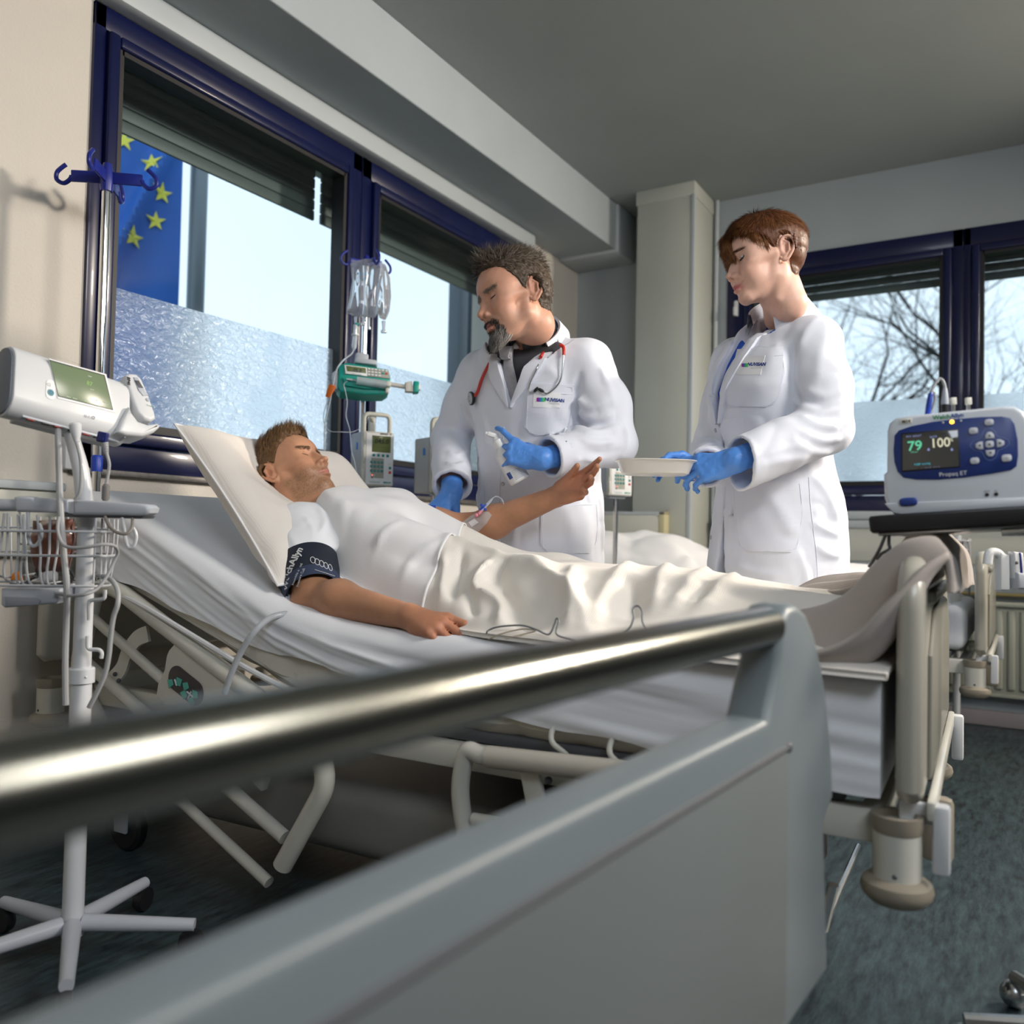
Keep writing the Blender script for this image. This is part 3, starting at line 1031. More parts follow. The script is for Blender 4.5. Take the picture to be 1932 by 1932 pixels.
a0, a1 = fp(905, 1425), fp(1160, 1455)
M(FR2).tube(fillet([fp(896, 1640), fp(875, 1560), fp(866, 1480), a0 + np.array([-0.03, 0.01, 0]), a0, a0 + (a1 - a0) * 1.7, a0 + (a1 - a0) * 1.95 + np.array([0.02, -0.08, 0]), a0 + (a1 - a0) * 1.9 + np.array([0, -0.2, 0])], 0.07, 8), 0.0185, 16).obj('rail_tube', m_tube, fr_)
M(FR2).tube([a0 + np.array([0.02, 0, 0]), a0 + (a1 - a0) * 1.55], 0.0215, 16).obj('rail_sleeve', mat('sleeve_beige', (0.50, 0.47, 0.41), 0.35, coat=0.2), fr_)
l0 = fp(893, 1545)
M(FR2).tube([l0, l0 + (a1 - a0) * 1.9], 0.0125, 12).obj('rail_tube', m_tube, fr_)
q = [fp(*p) for p in ((975, 1455), (1012, 1462), (1020, 1500), (1024, 1545), (992, 1545), (984, 1500))]
M(FR2).prism([(p[0], p[1]) for p in q], -0.02, -0.008, 0.003).obj('rail_bracket', m_tube, fr_)
M(FR2).ball(fp(1030, 1475, -0.01), 0.008, 10, 6).obj('bolt', m_dgrey, fr_)
for px in (1042, 1152):                                  # retaining hoops over the mattress edge
    a = ax(px, 1378 + (px - 1042) * 0.22, 1.452)
    b_ = ax(px + 22, 1420 + (px - 1042) * 0.22, 1.452)
    M().tube(smooth_path([a + np.array([0.03, 0, 0.012]), a, (a + b_) / 2 + np.array([-0.012, 0.006, 0]), b_, b_ + np.array([0.02, -0.01, -0.02])], 6), 0.0055, 10).obj('mattress_hoop', m_tube, bed)

# ---------------------------------------------------------------- mattress with its fitted sheet
ny, nt = 190, 84
Y_ = np.linspace(0.045, 2.105, ny)
X0m, X1m, rc = 0.028, 0.80, 0.045


def cross(drop):                                          # near hem, near side, rounded edge, top, far edge, far side
    a = np.linspace(0, 1, 26)
    side = np.stack([np.full(26, X0m), -drop + (drop - rc) * a], 1)
    b = np.linspace(0, math.pi / 2, 9)[1:]
    cor = np.stack([X0m + rc - rc * np.cos(b), -rc + rc * np.sin(b)], 1)
    t = np.linspace(X0m + rc, X1m - rc, nt - 2 * 26 - 16 + 2)[1:-1]
    top = np.stack([t, np.zeros_like(t)], 1)
    far = np.stack([X1m - (side[::-1, 0] - X0m), side[::-1, 1]], 1)
    cf = np.stack([X1m - (cor[::-1, 0] - X0m), cor[::-1, 1]], 1)
    return np.concatenate([side, cor, top, cf, far])


G = []
for y in Y_:
    dr = np.interp(y, [0, 0.35, 0.7, 1.0, 1.2, 1.4, 1.65, 2.0, 2.12], [0.185, 0.178, 0.150, 0.118, 0.108, 0.128, 0.150, 0.205, 0.215])
    dr = dr + 0.006 * math.sin(y * 9) + 0.004 * math.sin(y * 23)
    c = cross(dr)
    slope = (top_z(y + 0.02) - top_z(y - 0.02)) / 0.04
    G.append(np.stack([c[:, 0], y - slope * c[:, 1] * -0.35, top_z(y) + c[:, 1]], 1))
G = np.array(G)
drp = top_z(G[:, :, 1]) - G[:, :, 2]
side = np.clip((drp - 0.005) / 0.06, 0, 1)
lead = np.interp(Y_, [0, 0.4, 1.0, 1.3, 1.9], [0.35, 0.7, 1, 1, 0.9])[:, None]
ph = drp * 1.0 + G[:, :, 1] * 0.10
q1 = vnoise(np.stack([G[:, :, 1] * 2.2 + 7, ph * 46, G[:, :, 0] * 0], -1), 3)
q2 = vnoise(np.stack([G[:, :, 1] * 4.5, ph * 95, G[:, :, 0] * 0 + 3], -1), 5)
wr_ = (0.0075 * q1 + 0.0035 * q2) * side * lead
top_w = vnoise(np.stack([G[:, :, 0] * 5, G[:, :, 1] * 3.5, G[:, :, 0] * 0], -1), 9) * 0.004 * (1 - side)
nearm = (np.arange(G.shape[1]) < G.shape[1] // 2)[None, :]
G[:, :, 0] += np.where(nearm, -wr_, wr_) + np.where(nearm, -1, 1) * 0.004 * side
G[:, :, 2] += top_w
mt = M(BF)
mt.span((X0m + 0.012, 0.06, 0.486), (X1m - 0.01, 1.15, 0.64), 0.03, 3)
mt.obj('tmp_core', m_cover)
bpy.data.objects.remove(bpy.data.objects['tmp_core'])
ys = np.linspace(0.06, 2.09, 60)                        # the quilted mattress itself
prof = []
for y in ys:
    t, th = top_z(y) - 0.012, 0.178 + 0.004 * abs(math.sin(y * 22))
    x0, x1 = X0m + 0.014 - 0.006 * abs(math.sin(y * 22)), X1m - 0.012
    prof.append([(x0 + 0.03, y, t - th), (x0, y, t - th + 0.03), (x0, y, t - 0.05), (x0 + 0.03, y, t - 0.01), (x1 - 0.03, y, t - 0.01), (x1, y, t - 0.05), (x1, y, t - th + 0.03), (x1 - 0.03, y, t - th)])
prof = np.array(prof)
mg = M(BF).grid(prof, closed_v=True).add(prof[0], [list(range(8))]).add(prof[-1], [list(range(7, -1, -1))])
mattress = thing('mattress', BF((0.42, 1.05, 0.486)), 'white sheeted mattress with a raised head end on the bed nearest the camera', 'mattress')
mg.obj('core', m_cover, mattress)
sg = M(BF).grid(G)
sg.add(G[0], [list(range(G.shape[1]))])
sg.add(G[-1], [list(range(G.shape[1] - 1, -1, -1))])
sheet = sg.obj('fitted_sheet', m_sheet, mattress, ang=70)

# ---------------------------------------------------------------- the foot end of the bed nearest the camera
A_, B_ = ad(1430, 1182, 1.07), ad(0, 1505, 0.345)
zr = 0.5 * (A_[2] + B_[2])
A_[2] = B_[2] = zr
FG = Fr(A_, A_ - B_, (0, 0, 1))                    # x along the rail, y up, z towards the camera side


def gp(px, py):                                    # point of that plane under a pixel, in plane coordinates
    q = ray(px, py)
    t = ((FG.o - CPOS) @ FG.z) / (q @ FG.z)
    return FG.inv(CPOS + q * t)[:2]


fg = thing('hospital_bed', FG((-0.45, -0.78, -0.3)), 'grey foot end of an empty bed with a chrome push rail, close to the camera', 'hospital bed', 'hospital beds in the ward')
m_fgp = mat('blue_grey_bed_plastic', (0.155, 0.185, 0.20), 0.42, var=0.03, vscale=4)
m_fgi = mat('grey_bed_inset', (0.125, 0.145, 0.15), 0.5, var=0.03, vscale=4)
M(FG).tube([(-0.93, 0, 0), (0.03, 0, 0)], 0.0250, 24).obj('push_rail', mat('dull_chrome', (0.20, 0.205, 0.185), 0.24, 1.0, var=0.04), fg)
y_in = gp(1417, 1354)[1]
y_gr = gp(1455, 1405)[1]
x_in = gp(1417, 1354)[0]
post = [gp(*p) for p in ((1441, 1240), (1441, 1200), (1446, 1165), (1458, 1142), (1474, 1138), (1492, 1153), (1508, 1190), (1524, 1255), (1535, 1330), (1543, 1420), (1546, 1500), (1528, 1545))]
xo = max(p[0] for p in post)
poly = [(x_in, y_in)] + [tuple(p) for p in post] + [(xo - 0.02, -0.52), (-0.97, -0.52), (-0.97, 0.03), (-0.91, 0.03), (-0.90, y_in)]
M(FG).prism(poly, -0.035, 0.022, 0.012, 3).obj('end_board', m_fgp, fg)
gx0 = gp(1455, 1405)[0]
M(FG).prism([(gx0, y_gr), (gx0, -0.50), (-0.85, -0.50), (-0.85, y_gr)], 0.020, 0.0235, 0.002).obj('panel', m_fgi, fg)
M(FG).tube([(gx0, y_gr, 0.022), (-0.85, y_gr, 0.022)], 0.004, 8).ball((gx0, y_gr, 0.020), 0.008, 10, 6).obj('groove_seal', m_dgrey, fg)
M(FG).span((-0.93, -0.56, -0.30), (0.0, -0.50, -0.06), 0.01).obj('frame_beam', m_tube, fg)
for x in (-0.85, -0.1):
    M(FG).span((x - 0.03, -0.72, -0.22), (x + 0.03, -0.55, -0.16), 0.01).obj('leg', m_tube, fg)
    M(FG).lathe([(0.012, -0.018), (0.05, -0.018), (0.06, -0.010), (0.06, 0.010), (0.05, 0.018), (0.012, 0.018)], (x, -zr + 0.062, -0.19), (1, 0, 0), 24).obj('wheel', m_black, fg)

# ---------------------------------------------------------------- the made-up spare bed beyond
SF = Fr((3.60, 0.145, 0), (1, 0.0, 0), (0, 1, 0))
spare = bed_body('hospital_bed', SF, 'cream spare bed standing below the corner column with folded white bedding')
mt2 = thing('mattress', SF((0.42, 1.05, 0.486)), 'white sheeted mattress with small grey triangles on the spare bed by the radiator', 'mattress')
M(SF).span((0.03, 0.05, 0.486), (0.83, 2.15, 0.655), 0.04, 4).obj('core', m_sheet, mt2)
tri = mat('pale_blue_print', (0.35, 0.38, 0.48), 0.8)
for k, (y, z) in enumerate(((0.30, 0.59), (0.55, 0.545), (0.80, 0.60), (1.05, 0.55), (0.16, 0.53))):
    M(SF).add([(0.0288, y - 0.03, z), (0.0288, y + 0.03, z), (0.0288, y, z - 0.03)], [[0, 2, 1]]).obj('printed_triangle', tri, mt2, smooth=False)


def heap(fr, x0, x1, y0, y1, f, name, m, label, cat, n=60, seed=1, amp=0.02):
    gx, gy = np.meshgrid(np.linspace(0, 1, n), np.linspace(0, 1, n), indexing='ij')
    X, Y = x0 + (x1 - x0) * gx, y0 + (y1 - y0) * gy
    e = np.minimum(np.minimum(gx, 1 - gx), np.minimum(gy, 1 - gy))
    Z = f(gx, gy)
    P = np.stack([X, Y, Z], -1)
    Q = np.stack([X * 6, Y * 6, 0 * X + seed], -1)
    P[:, :, 2] += amp * vnoise(Q, seed) * np.clip(e * 8, 0, 1) + amp * 0.5 * np.abs(vnoise(Q * 2.2, seed + 3)) * np.clip(e * 8, 0, 1)
    P[:, :, 0] += 0.02 * vnoise(Q * 0.8 + 5, seed + 1)
    P[:, :, 1] += 0.02 * vnoise(Q * 0.8 + 9, seed + 2)
    g = M(fr).grid(P)
    return tag(g.obj(name, m, ang=180), label, cat)


def dome(base, h, px=2.6, py=2.6, tilt=0.0):
    return lambda a, b: base + h * np.clip(1 - np.abs(2 * a - 1) ** px, 0, 1) ** 0.6 * np.clip(1 - np.abs(2 * b - 1) ** py, 0, 1) ** 0.6 + tilt * (b - 0.5) * np.clip(1 - np.abs(2 * a - 1) ** 4, 0, 1)


heap(SF, 0.08, 0.82, 1.05, 2.12, dome(0.655, 0.26, 3, 2.2, 0.05), 'folded_duvet', m_linen, 'rumpled white duvet heaped on the spare bed behind the man in white', 'duvet', seed=4, amp=0.03)
heap(SF, 0.06, 0.80, 0.10, 0.95, dome(0.655, 0.10, 4, 3), 'crumpled_sheet', m_linen, 'crumpled white sheet bundled at the foot of the spare bed', 'sheet', seed=12, amp=0.05)
# handset in its holder hooked over the spare bed's foot end
hs = thing('handset_holder', ad(1890, 1085, 2.98), 'pale grey holder with a corded handset hooked over the foot board of the spare bed', 'handset')
HF = Fr(ad(1893, 1075, 2.98), (0.62, -0.78, 0), (0, 0, 1))
s = 2.98 / CAM_F
M(HF).prism([(-13 * s, 33 * s), (6 * s, 28 * s), (7 * s, -38 * s), (-12 * s, -38 * s)], -0.02, 0.02, 0.008).tube(fillet([(-32 * s, 10 * s, 0), (-30 * s, 32 * s, 0), (-14 * s, 33 * s, 0), (-5 * s, 25 * s, 0)], 0.02), 0.016, 12).obj('bracket', m_white, hs)
M(HF).prism([(12 * s, -34 * s), (40 * s, -36 * s), (40 * s, -6 * s), (10 * s, -4 * s)], -0.01, 0.05, 0.01, 3).obj('pocket', m_grey, hs)
hd = M(HF).prism([(10 * s, -15 * s), (34 * s, -15 * s), (27 * s, 33 * s), (7 * s, 35 * s)], 0.0, 0.038, 0.010, 3).obj('handset', m_white, hs)
M(HF).prism([(19 * s, -8 * s), (24 * s, -8 * s), (20 * s, 33 * s), (16 * s, 33 * s)], 0.036, 0.0395, 0.001).obj('stripe', m_navy, hd)
M(HF).ball((12 * s, 14 * s, 0.037), (0.006, 0.006, 0.003), 10, 6).obj('button', m_dgrey, hd)



# ================================================================ bodies as smooth implicit surfaces
def smin(a, b, k):
    if k <= 0:
        return np.minimum(a, b)
    h = np.clip(0.5 + 0.5 * (b - a) / k, 0, 1)
    return b + (a - b) * h - k * h * (1 - h)


class Sdf:
    """a list of smooth unions and cuts; every piece may live in a local frame, sizes in metres"""

    def __init__(s):
        s.ops = []
        s.fr, s.sc = WORLD, 1.0

    def frame(s, fr=WORLD, sc=1.0):
        s.fr, s.sc = fr, sc
        return s

    def _push(s, c, r, f, k, cut):
        s.ops.append((np.asarray(c, float), r, f, k * s.sc, cut))
        return s

    def cap(s, a, b, ra, rb=None, k=0.01, cut=False):
        rb = ra if rb is None else rb
        a, b, ra, rb = s.fr(np.asarray(a, float) * s.sc), s.fr(np.asarray(b, float) * s.sc), ra * s.sc, rb * s.sc
        d = b - a
        dd = d @ d + 1e-12

        def f(P):
            t = np.clip(((P - a) @ d) / dd, 0, 1)
            q = P - a - t[:, None] * d
            return np.sqrt((q * q).sum(1)) - (ra + (rb - ra) * t)
        return s._push((a + b) / 2, np.sqrt(dd) / 2 + max(ra, rb), f, k, cut)

    def chain(s, pts, rs, k=0.01, cut=False):
        for i in range(len(pts) - 1):
            s.cap(pts[i], pts[i + 1], rs[i] if np.ndim(rs) else rs, rs[i + 1] if np.ndim(rs) else rs, k, cut)
        return s

    def ell(s, c, r, k=0.01, cut=False, x=(1, 0, 0), y=(0, 1, 0)):
        R = Fr((0, 0, 0), np.asarray(x, float) @ s.fr.R, np.asarray(y, float) @ s.fr.R).R
        c = s.fr(np.asarray(c, float) * s.sc)
        r = np.full(3, float(r)) if np.ndim(r) == 0 else np.asarray(r, float)
        r = r * s.sc

        def f(P):
            q = (P - c) @ R.T
            k0 = np.sqrt(((q / r) ** 2).sum(1))
            k1 = np.sqrt(((q / (r * r)) ** 2).sum(1)) + 1e-9
            return k0 * (k0 - 1) / k1
        return s._push(c, r.max(), f, k, cut)

    def box(s, c, r, rad, k=0.01, cut=False, x=(1, 0, 0), y=(0, 1, 0)):
        R = Fr((0, 0, 0), np.asarray(x, float) @ s.fr.R, np.asarray(y, float) @ s.fr.R).R
        c = s.fr(np.asarray(c, float) * s.sc)
        r, rad = np.asarray(r, float) * s.sc, rad * s.sc

        def f(P):
            q = np.abs((P - c) @ R.T) - (r - rad)
            return np.sqrt((np.maximum(q, 0) ** 2).sum(1)) + np.minimum(q.max(1), 0) - rad
        return s._push(c, float(np.linalg.norm(r)), f, k, cut)

    def func(s, c, r, f, k=0.01, cut=False):
        return s._push(c, r, f, k, cut)

    def halfspace(s, p, n, k=0.005):                   # cut everything on the side the normal points to
        p, n = np.asarray(p, float), nrm(n)
        return s._push(p, 1e3, lambda P: -((P - p) @ n), k, True)

    def __call__(s, P):
        d = np.full(len(P), 10.0)
        for c, r, f, k, cut in s.ops:
            q = P - c
            lo = np.sqrt((q * q).sum(1)) - r
            m = (lo < k - d) if cut else (lo < d + k)
            if not m.any():
                continue
            v = f(P[m])
            if cut:
                d[m] = -smin(-d[m], v, k)
            else:
                d[m] = smin(d[m], v, k)
        return d


def isosurface(fn, lo, hi, h, post=None):
    """dual mesh (surface nets) of fn = 0; evaluated only near the surface"""
    lo, hi = np.asarray(lo, float), np.asarray(hi, float)
    B = 4
    nb = np.ceil((hi - lo) / (h * B)).astype(int) + 1
    n = nb * B
    bc = np.stack(np.meshgrid(*[lo[i] + (np.arange(nb[i]) + 0.5) * h * B for i in range(3)], indexing='ij'), -1).reshape(-1, 3)
    dc = fn(bc)
    act = np.abs(dc) < h * B * 1.75
    S_ = np.where(dc < 0, -1.0, 1.0).reshape(nb)
    val = np.repeat(np.repeat(np.repeat(S_, B, 0), B, 1), B, 2).astype(np.float32)
    ab = np.argwhere(act.reshape(nb))
    off = np.stack(np.meshgrid(*[np.arange(B)] * 3, indexing='ij'), -1).reshape(-1, 3)
    I = (ab[:, None, :] * B + off[None]).reshape(-1, 3)
    v = np.empty(len(I), np.float32)
    for s0 in range(0, len(I), 400000):
        v[s0:s0 + 400000] = fn(lo + I[s0:s0 + 400000] * h)
    val[I[:, 0], I[:, 1], I[:, 2]] = v
    sg = val < 0
    c = [slice(0, -1), slice(1, None)]
    cnt = np.zeros(np.array(sg.shape) - 1, np.int8)
    for a in (0, 1):
        for b in (0, 1):
            for d in (0, 1):
                cnt += sg[c[a], c[b], c[d]]
    cells = np.argwhere((cnt > 0) & (cnt < 8))
    idm = np.full(cnt.shape, -1, np.int32)
    idm[cells[:, 0], cells[:, 1], cells[:, 2]] = np.arange(len(cells))
    acc = np.zeros((len(cells), 3))
    num = np.zeros(len(cells))
    cor = [(a, b, d) for a in (0, 1) for b in (0, 1) for d in (0, 1)]
    cv = {q: val[cells[:, 0] + q[0], cells[:, 1] + q[1], cells[:, 2] + q[2]] for q in cor}
    for q in cor:
        for axi in range(3):
            if q[axi] == 0:
                e = list(q)
                e[axi] = 1
                e = tuple(e)
                va, vb = cv[q], cv[e]
                m = (va < 0) != (vb < 0)
                t = np.where(m, va / (va - vb + 1e-12), 0)
                p = np.tile(np.array(q, float), (len(cells), 1))
                p[:, axi] += t
                acc += np.where(m[:, None], p, 0)
                num += m
    V = lo + (cells + acc / num[:, None]) * h
    F = []
    for axi in range(3):
        sl0 = [slice(1, -1)] * 3
        sl1 = [slice(1, -1)] * 3
        sl0[axi] = slice(0, -1)
        sl1[axi] = slice(1, None)
        m = sg[tuple(sl0)] != sg[tuple(sl1)]
        E = np.argwhere(m)
        st = sg[tuple(sl0)][m]
        o = np.array([1, 1, 1])
        o[axi] = 0
        E = E + o
        b, d = (axi + 1) % 3, (axi + 2) % 3
        def cid(db, dd):
            q = E.copy()
            q[:, b] -= db
            q[:, d] -= dd
            return idm[q[:, 0], q[:, 1], q[:, 2]]
        quad = np.stack([cid(1, 1), cid(0, 1), cid(0, 0), cid(1, 0)], 1)
        quad = np.where(st[:, None], quad, quad[:, ::-1])
        F.append(quad[(quad >= 0).all(1)])
    F = np.concatenate(F)
    return V, F


def sdf_normal(fn, P, e=0.0008):
    g = np.stack([fn(P + np.array(d) * e) - fn(P - np.array(d) * e) for d in ((1, 0, 0), (0, 1, 0), (0, 0, 1))], -1)
    return g / (np.linalg.norm(g, axis=1, keepdims=True) + 1e-9)


def snap(fn, P, off=0.0, it=6):                        # pull points onto the surface (plus an offset)
    P = np.array(P, float)
    for _ in range(it):
        n = sdf_normal(fn, P)
        P -= n * (np.clip(fn(P), -0.02, 0.02) - off)[:, None] * 0.9
    return P


def march_many(fn, pxs, tmin=0.9, tmax=3.6):              # the surface points seen at pixels (nan where there is none)
    pxs = np.asarray(pxs, float).reshape(-1, 2)
    D = _fw[None] + _rt[None] * ((pxs[:, :1] - 966) / CAM_F) + _up[None] * ((966 - pxs[:, 1:]) / CAM_F)
    D /= np.linalg.norm(D, axis=1, keepdims=True)
    t = np.full(len(pxs), tmin)
    live = np.ones(len(pxs), bool)
    hit = np.zeros(len(pxs), bool)
    for _ in range(150):
        i = np.where(live)[0]
        if len(i) == 0:
            break
        d = fn(CPOS + D[i] * t[i, None])
        h = d < 0.0006
        hit[i[h]] = True
        t[i] += np.where(h, 0, np.maximum(np.minimum(d * 0.75, 0.25), 0.0008))
        live[i[h]] = False
        live[i[t[i] > tmax]] = False
    P = CPOS + D * t[:, None]
    P[~hit] = np.nan
    return P


def march(fn, px, tmin=0.9, tmax=3.6):
    p = march_many(fn, [px], tmin, tmax)[0]
    return None if np.isnan(p[0]) else p


def march_path(fn, path):
    P = march_many(fn, path)
    return P[~np.isnan(P[:, 0])]


# ---------------------------------------------------------------- head, ears and face in one head frame (x ahead, y to its left, z up; mm)
def add_head(S, fr, sc, jaw=1.0, nose=1.0, neck_r=0.052, fem=False, lids='closed', brow=1.0, smile=0.0, nl=1.0):
    S.frame(fr, sc * 0.001)
    S.ell((-6, 0, 38), (97, 75, 79), 0)
    S.ell((34, 0, 42), (57, 60, 54), 18)
    S.ell((-48, 0, 12), (50, 62, 56), 20)
    S.ell((33, 0, -32), (50, 55, 76), 20)
    for y in (1, -1):
        jw = 47 * jaw
        S.cap((2, y * 56, -14), (6, y * jw, -56), 13, 15, 14)
        S.cap((6, y * jw, -56), (66, y * 13, -98), 15.5, 14, 14)
        S.ell((60, y * 44, -20), (20, 19, 14), 16)
        S.cap((48, y * 54, -14), (8, y * 66, -4), 8, 8, 12)
        S.ell((58, y * 31, -44), (27, 25, 32), 18)
        S.ell((44, y * 44, 10), (36, 24, 30), 20)
        S.ell((68, y * 30, -24), (16, 19, 15), 14)
    S.ell((77, 0, -97), (15, 19 * jaw, 14), 12)
    S.ell((71, 0, -64), (25, 30, 27), 14)
    S.ell((66, 0, 34), (26, 44, 26), 20)
    for y in (1, -1):
        S.cap((83, y * 9, 18), (70, y * 46, 15), 7.5 * brow, 6 * brow, 9)
    for y in (1, -1):
        S.ell((100, y * 31, 2), (18, 16, 9.5), 9, cut=True)
    for y in (1, -1):
        S.ell((71.5, y * 31, 0.5), (13.2, 14.5, 12.4), 4)
        S.cap((80, y * 18, 9.5), (72, y * 46, 8.5), 2.6, 3.2, 4)             # fold over the lid
        S.cap((80, y * 20, -11), (72, y * 44, -9), 1.8, 2.0, 5)               # bag below
    if lids == 'open':
        for y in (1, -1):
            S.ell((85, y * 32, -0.6), (9.5, 12, 4.8), 1.2, cut=True)
    # nose
    S.ell((86, 0, -26), (17, 14 * nose, 26), 12)
    S.ell((90, 0, -40), (15, 16 * nose, 10), 8)
    S.cap((85, 0, 10), (103 + 2 * nose, 0, -30), 6.2, 8.0 * nose, 9)
    S.ell((107 + 2 * nose, 0, -36), (10 * nose, 9.5 * nose, 8.5 * nose), 5)
    for y in (1, -1):
        S.ell((98, y * 12.5 * nose, -40), (10, 6.8, 7.5), 4)
        S.cap((92, y * 17, -44), (80, y * 30, -60), 2.0, 2.5, 8)
    S.cap((103, 0, -44), (95, 0, -50), 3.5, 4.0, 4)
    for y in (1, -1):
        S.ell((105, y * 6.6 * nose, -46), (5.5, 3.0, 4.5), 2, cut=True)
    # mouth
    up = 3.0 * smile
    S.chain([(83, 25, -71 + up), (94, 9, -66), (97.5, 3.2, -65), (97, 0, -66), (97.5, -3.2, -65), (94, -9, -66), (83, -25, -71 + up)], [2.2, 4.2, 4.6, 4.4, 4.6, 4.2, 2.2], 3)
    S.chain([(83, 23, -73 + up), (93, 9, -76), (95.5, 0, -77), (93, -9, -76), (83, -23, -73 + up)], [2.2, 5.0, 5.6, 5.0, 2.2], 3)
    S.chain([(84, 27, -71.5 + 1.6 * up), (96, 12, -70.5), (102, 0, -71), (96, -12, -70.5), (84, -27, -71.5 + 1.6 * up)], 1.5, 1.4, cut=True)
    S.cap((97, 8, -87), (97, -8, -87), 5, 5, 7, cut=True)
    S.cap((104, 0, -52), (103, 0, -62), 2.4, 3, 4, cut=True)
    if smile:
        for y in (1, -1):
            S.ell((70, y * 36, -38), (17, 14, 13), 10)
            S.chain([(97, y * 20, -42), (90, y * 31, -58), (84, y * 33, -72)], 2.0, 5, cut=True)
    # ears
    for y in (1, -1):
        e = lambda x, z, o=0.0: (x * 1.0 - 4, y * (69 + 0.42 * (-x) + o), z)
        S.ell((-16, y * 73, -2), (16, 6.5, 27), 4, x=(0.93, y * -0.36, -0.14), y=(y * 0.36 * y, 0.93, 0))
        rim = [e(-2, 4, 3), e(-3, 18, 4), e(-10, 28, 5), e(-20, 30, 6), e(-29, 22, 6), e(-32, 8, 6), e(-28, -8, 5), e(-21, -20, 4), e(-13, -30, 3), e(-5, -31, 1), e(0, -22, 0)]
        S.ell(e(-12, -3, 7), (9.5, 7, 13), 3, cut=True)
        S.ell(e(-18, 15, 8), (7, 5, 8), 3, cut=True)
        S.chain([tuple(p) for p in smooth_path(rim, 2)], 3.3, 2.2)
        S.chain([e(-11, 22, 2), e(-21, 10, 4), e(-20, -8, 3), e(-12, -18, 2)], 3.0, 2.5)
        S.ell(e(-1, -2, 3), (3.5, 4, 6), 3)
        S.ell(e(-9, -28, 2), (7, 4, 6), 3)
    # neck
    nr = neck_r * 1000 / 1.0
    S.chain([(-16, 0, -40), (-30, 0, -40 - 65 * nl), (-42, 0, -40 - 130 * nl)], [nr * 0.98, nr * 0.98, nr * 1.08], 22)
    for y in (1, -1):
        S.cap((-16, y * 50, -40), (-16 + 28 * nl, y * (50 - 36 * nl), -40 - 120 * nl), 11, 10, 14)
    if not fem and nl > 0.9:
        S.ell((22, 0, -128), (10, 10, 13), 12)
    S.frame()


def head_tint(P, fr, sc, base, lip, stubble=0.0, stub_col=(0.16, 0.11, 0.08), blush=0.35, ear_red=0.3):
    q = fr.inv(P) / (sc * 0.001)
    x, y, z = q[:, 0], np.abs(q[:, 1]), q[:, 2]
    c = np.tile(np.asarray(base, float), (len(P), 1))
    n = vnoise(q / 9.0, 3)[:, None] * 0.04 + vnoise(q / 3.0, 5)[:, None] * 0.03
    c *= 1 + n
    g = lambda cx, cy, cz, r: np.exp(-(((x - cx) / r[0]) ** 2 + ((y - cy) / r[1]) ** 2 + ((z - cz) / r[2]) ** 2))
    red = blush * (g(66, 44, -36, (24, 18, 22)) + 0.9 * g(106, 0, -38, (13, 13, 12))) + ear_red * g(-18, 78, 0, (20, 16, 34))
    c *= 1 - np.clip(red, 0, 1)[:, None] * np.array([0.04, 0.30, 0.34])
    li = np.clip(1.25 * np.exp(-(((z + 71.5) / 7.6) ** 2) ** 1.6 - ((y / 23.0) ** 2) ** 2) * (x > 80), 0, 1)[:, None]
    c = c * (1 - li) + np.asarray(lip) * li
    if stubble:
        zone = np.clip((-(z) - 38) / 16, 0, 1) * np.clip((x + 6) / 14, 0, 1) * np.clip((132 + z) / 22, 0, 1)
        zone *= 1 - np.exp(-(((x - 62) / 20) ** 2 + ((y - 40) / 14) ** 2 + ((z + 40) / 18) ** 2))
        zone = zone * (1 - li[:, 0]) * (0.6 + 0.4 * vnoise(q / 1.6, 8)) * stubble
        c = c * (1 - zone[:, None]) + np.asarray(stub_col) * zone[:, None]
    return np.clip(c, 0, 1)


def strands(name, roots, dirs, lens, m, parent, width=0.0012, seg=3, droop=0.0, curl=0.25, seed=1, lift=0.3, normals=None, kind='stuff', tang=0.75):
    """hair as thin tapering ribbons; they leave the skin a little and bend along it"""
    r = np.random.default_rng(seed)
    n = len(roots)
    d = dirs / (np.linalg.norm(dirs, axis=1, keepdims=True) + 1e-9)
    if normals is not None:                                  # lay the hair along the skin
        d = d - normals * ((d * normals).sum(1) * tang)[:, None]
        d /= np.linalg.norm(d, axis=1, keepdims=True) + 1e-9
    P = roots.copy()
    rings = []
    j = r.normal(0, 1, (n, 3)) * curl
    for k in range(seg + 1):
        t = k / seg
        side = np.cross(d, normals if normals is not None else np.array([0, 0, 1.0]))
        side /= np.linalg.norm(side, axis=1, keepdims=True) + 1e-9
        w = width * (1 - 0.75 * t)
        up_ = (normals if normals is not None else 0) * (width * 0.5 * (1 - t))
        rings.append(np.stack([P - side * w / 2, P + up_, P + side * w / 2], 1))
        step = d + j * t + np.array([0, 0, -droop]) * t + (normals * (lift * (1 - 1.6 * t)) if normals is not None else 0)
        step /= np.linalg.norm(step, axis=1, keepdims=True) + 1e-9
        P = P + step * (lens / seg)[:, None]
    R_ = np.stack(rings, 1)                                  # n, seg+1, 3, 3
    V = R_.reshape(-1, 3)
    base = (np.arange(n) * (seg + 1) * 3)[:, None]
    F = []
    for k in range(seg):
        for a in (0, 1):
            F.append(np.stack([base[:, 0] + k * 3 + a, base[:, 0] + k * 3 + a + 1, base[:, 0] + (k + 1) * 3 + a + 1, base[:, 0] + (k + 1) * 3 + a], 1))
    F = np.concatenate(F)
    o = mesh_obj(name, V, F, m, parent, ang=180)
    if kind:
        o['kind'] = kind
    return o


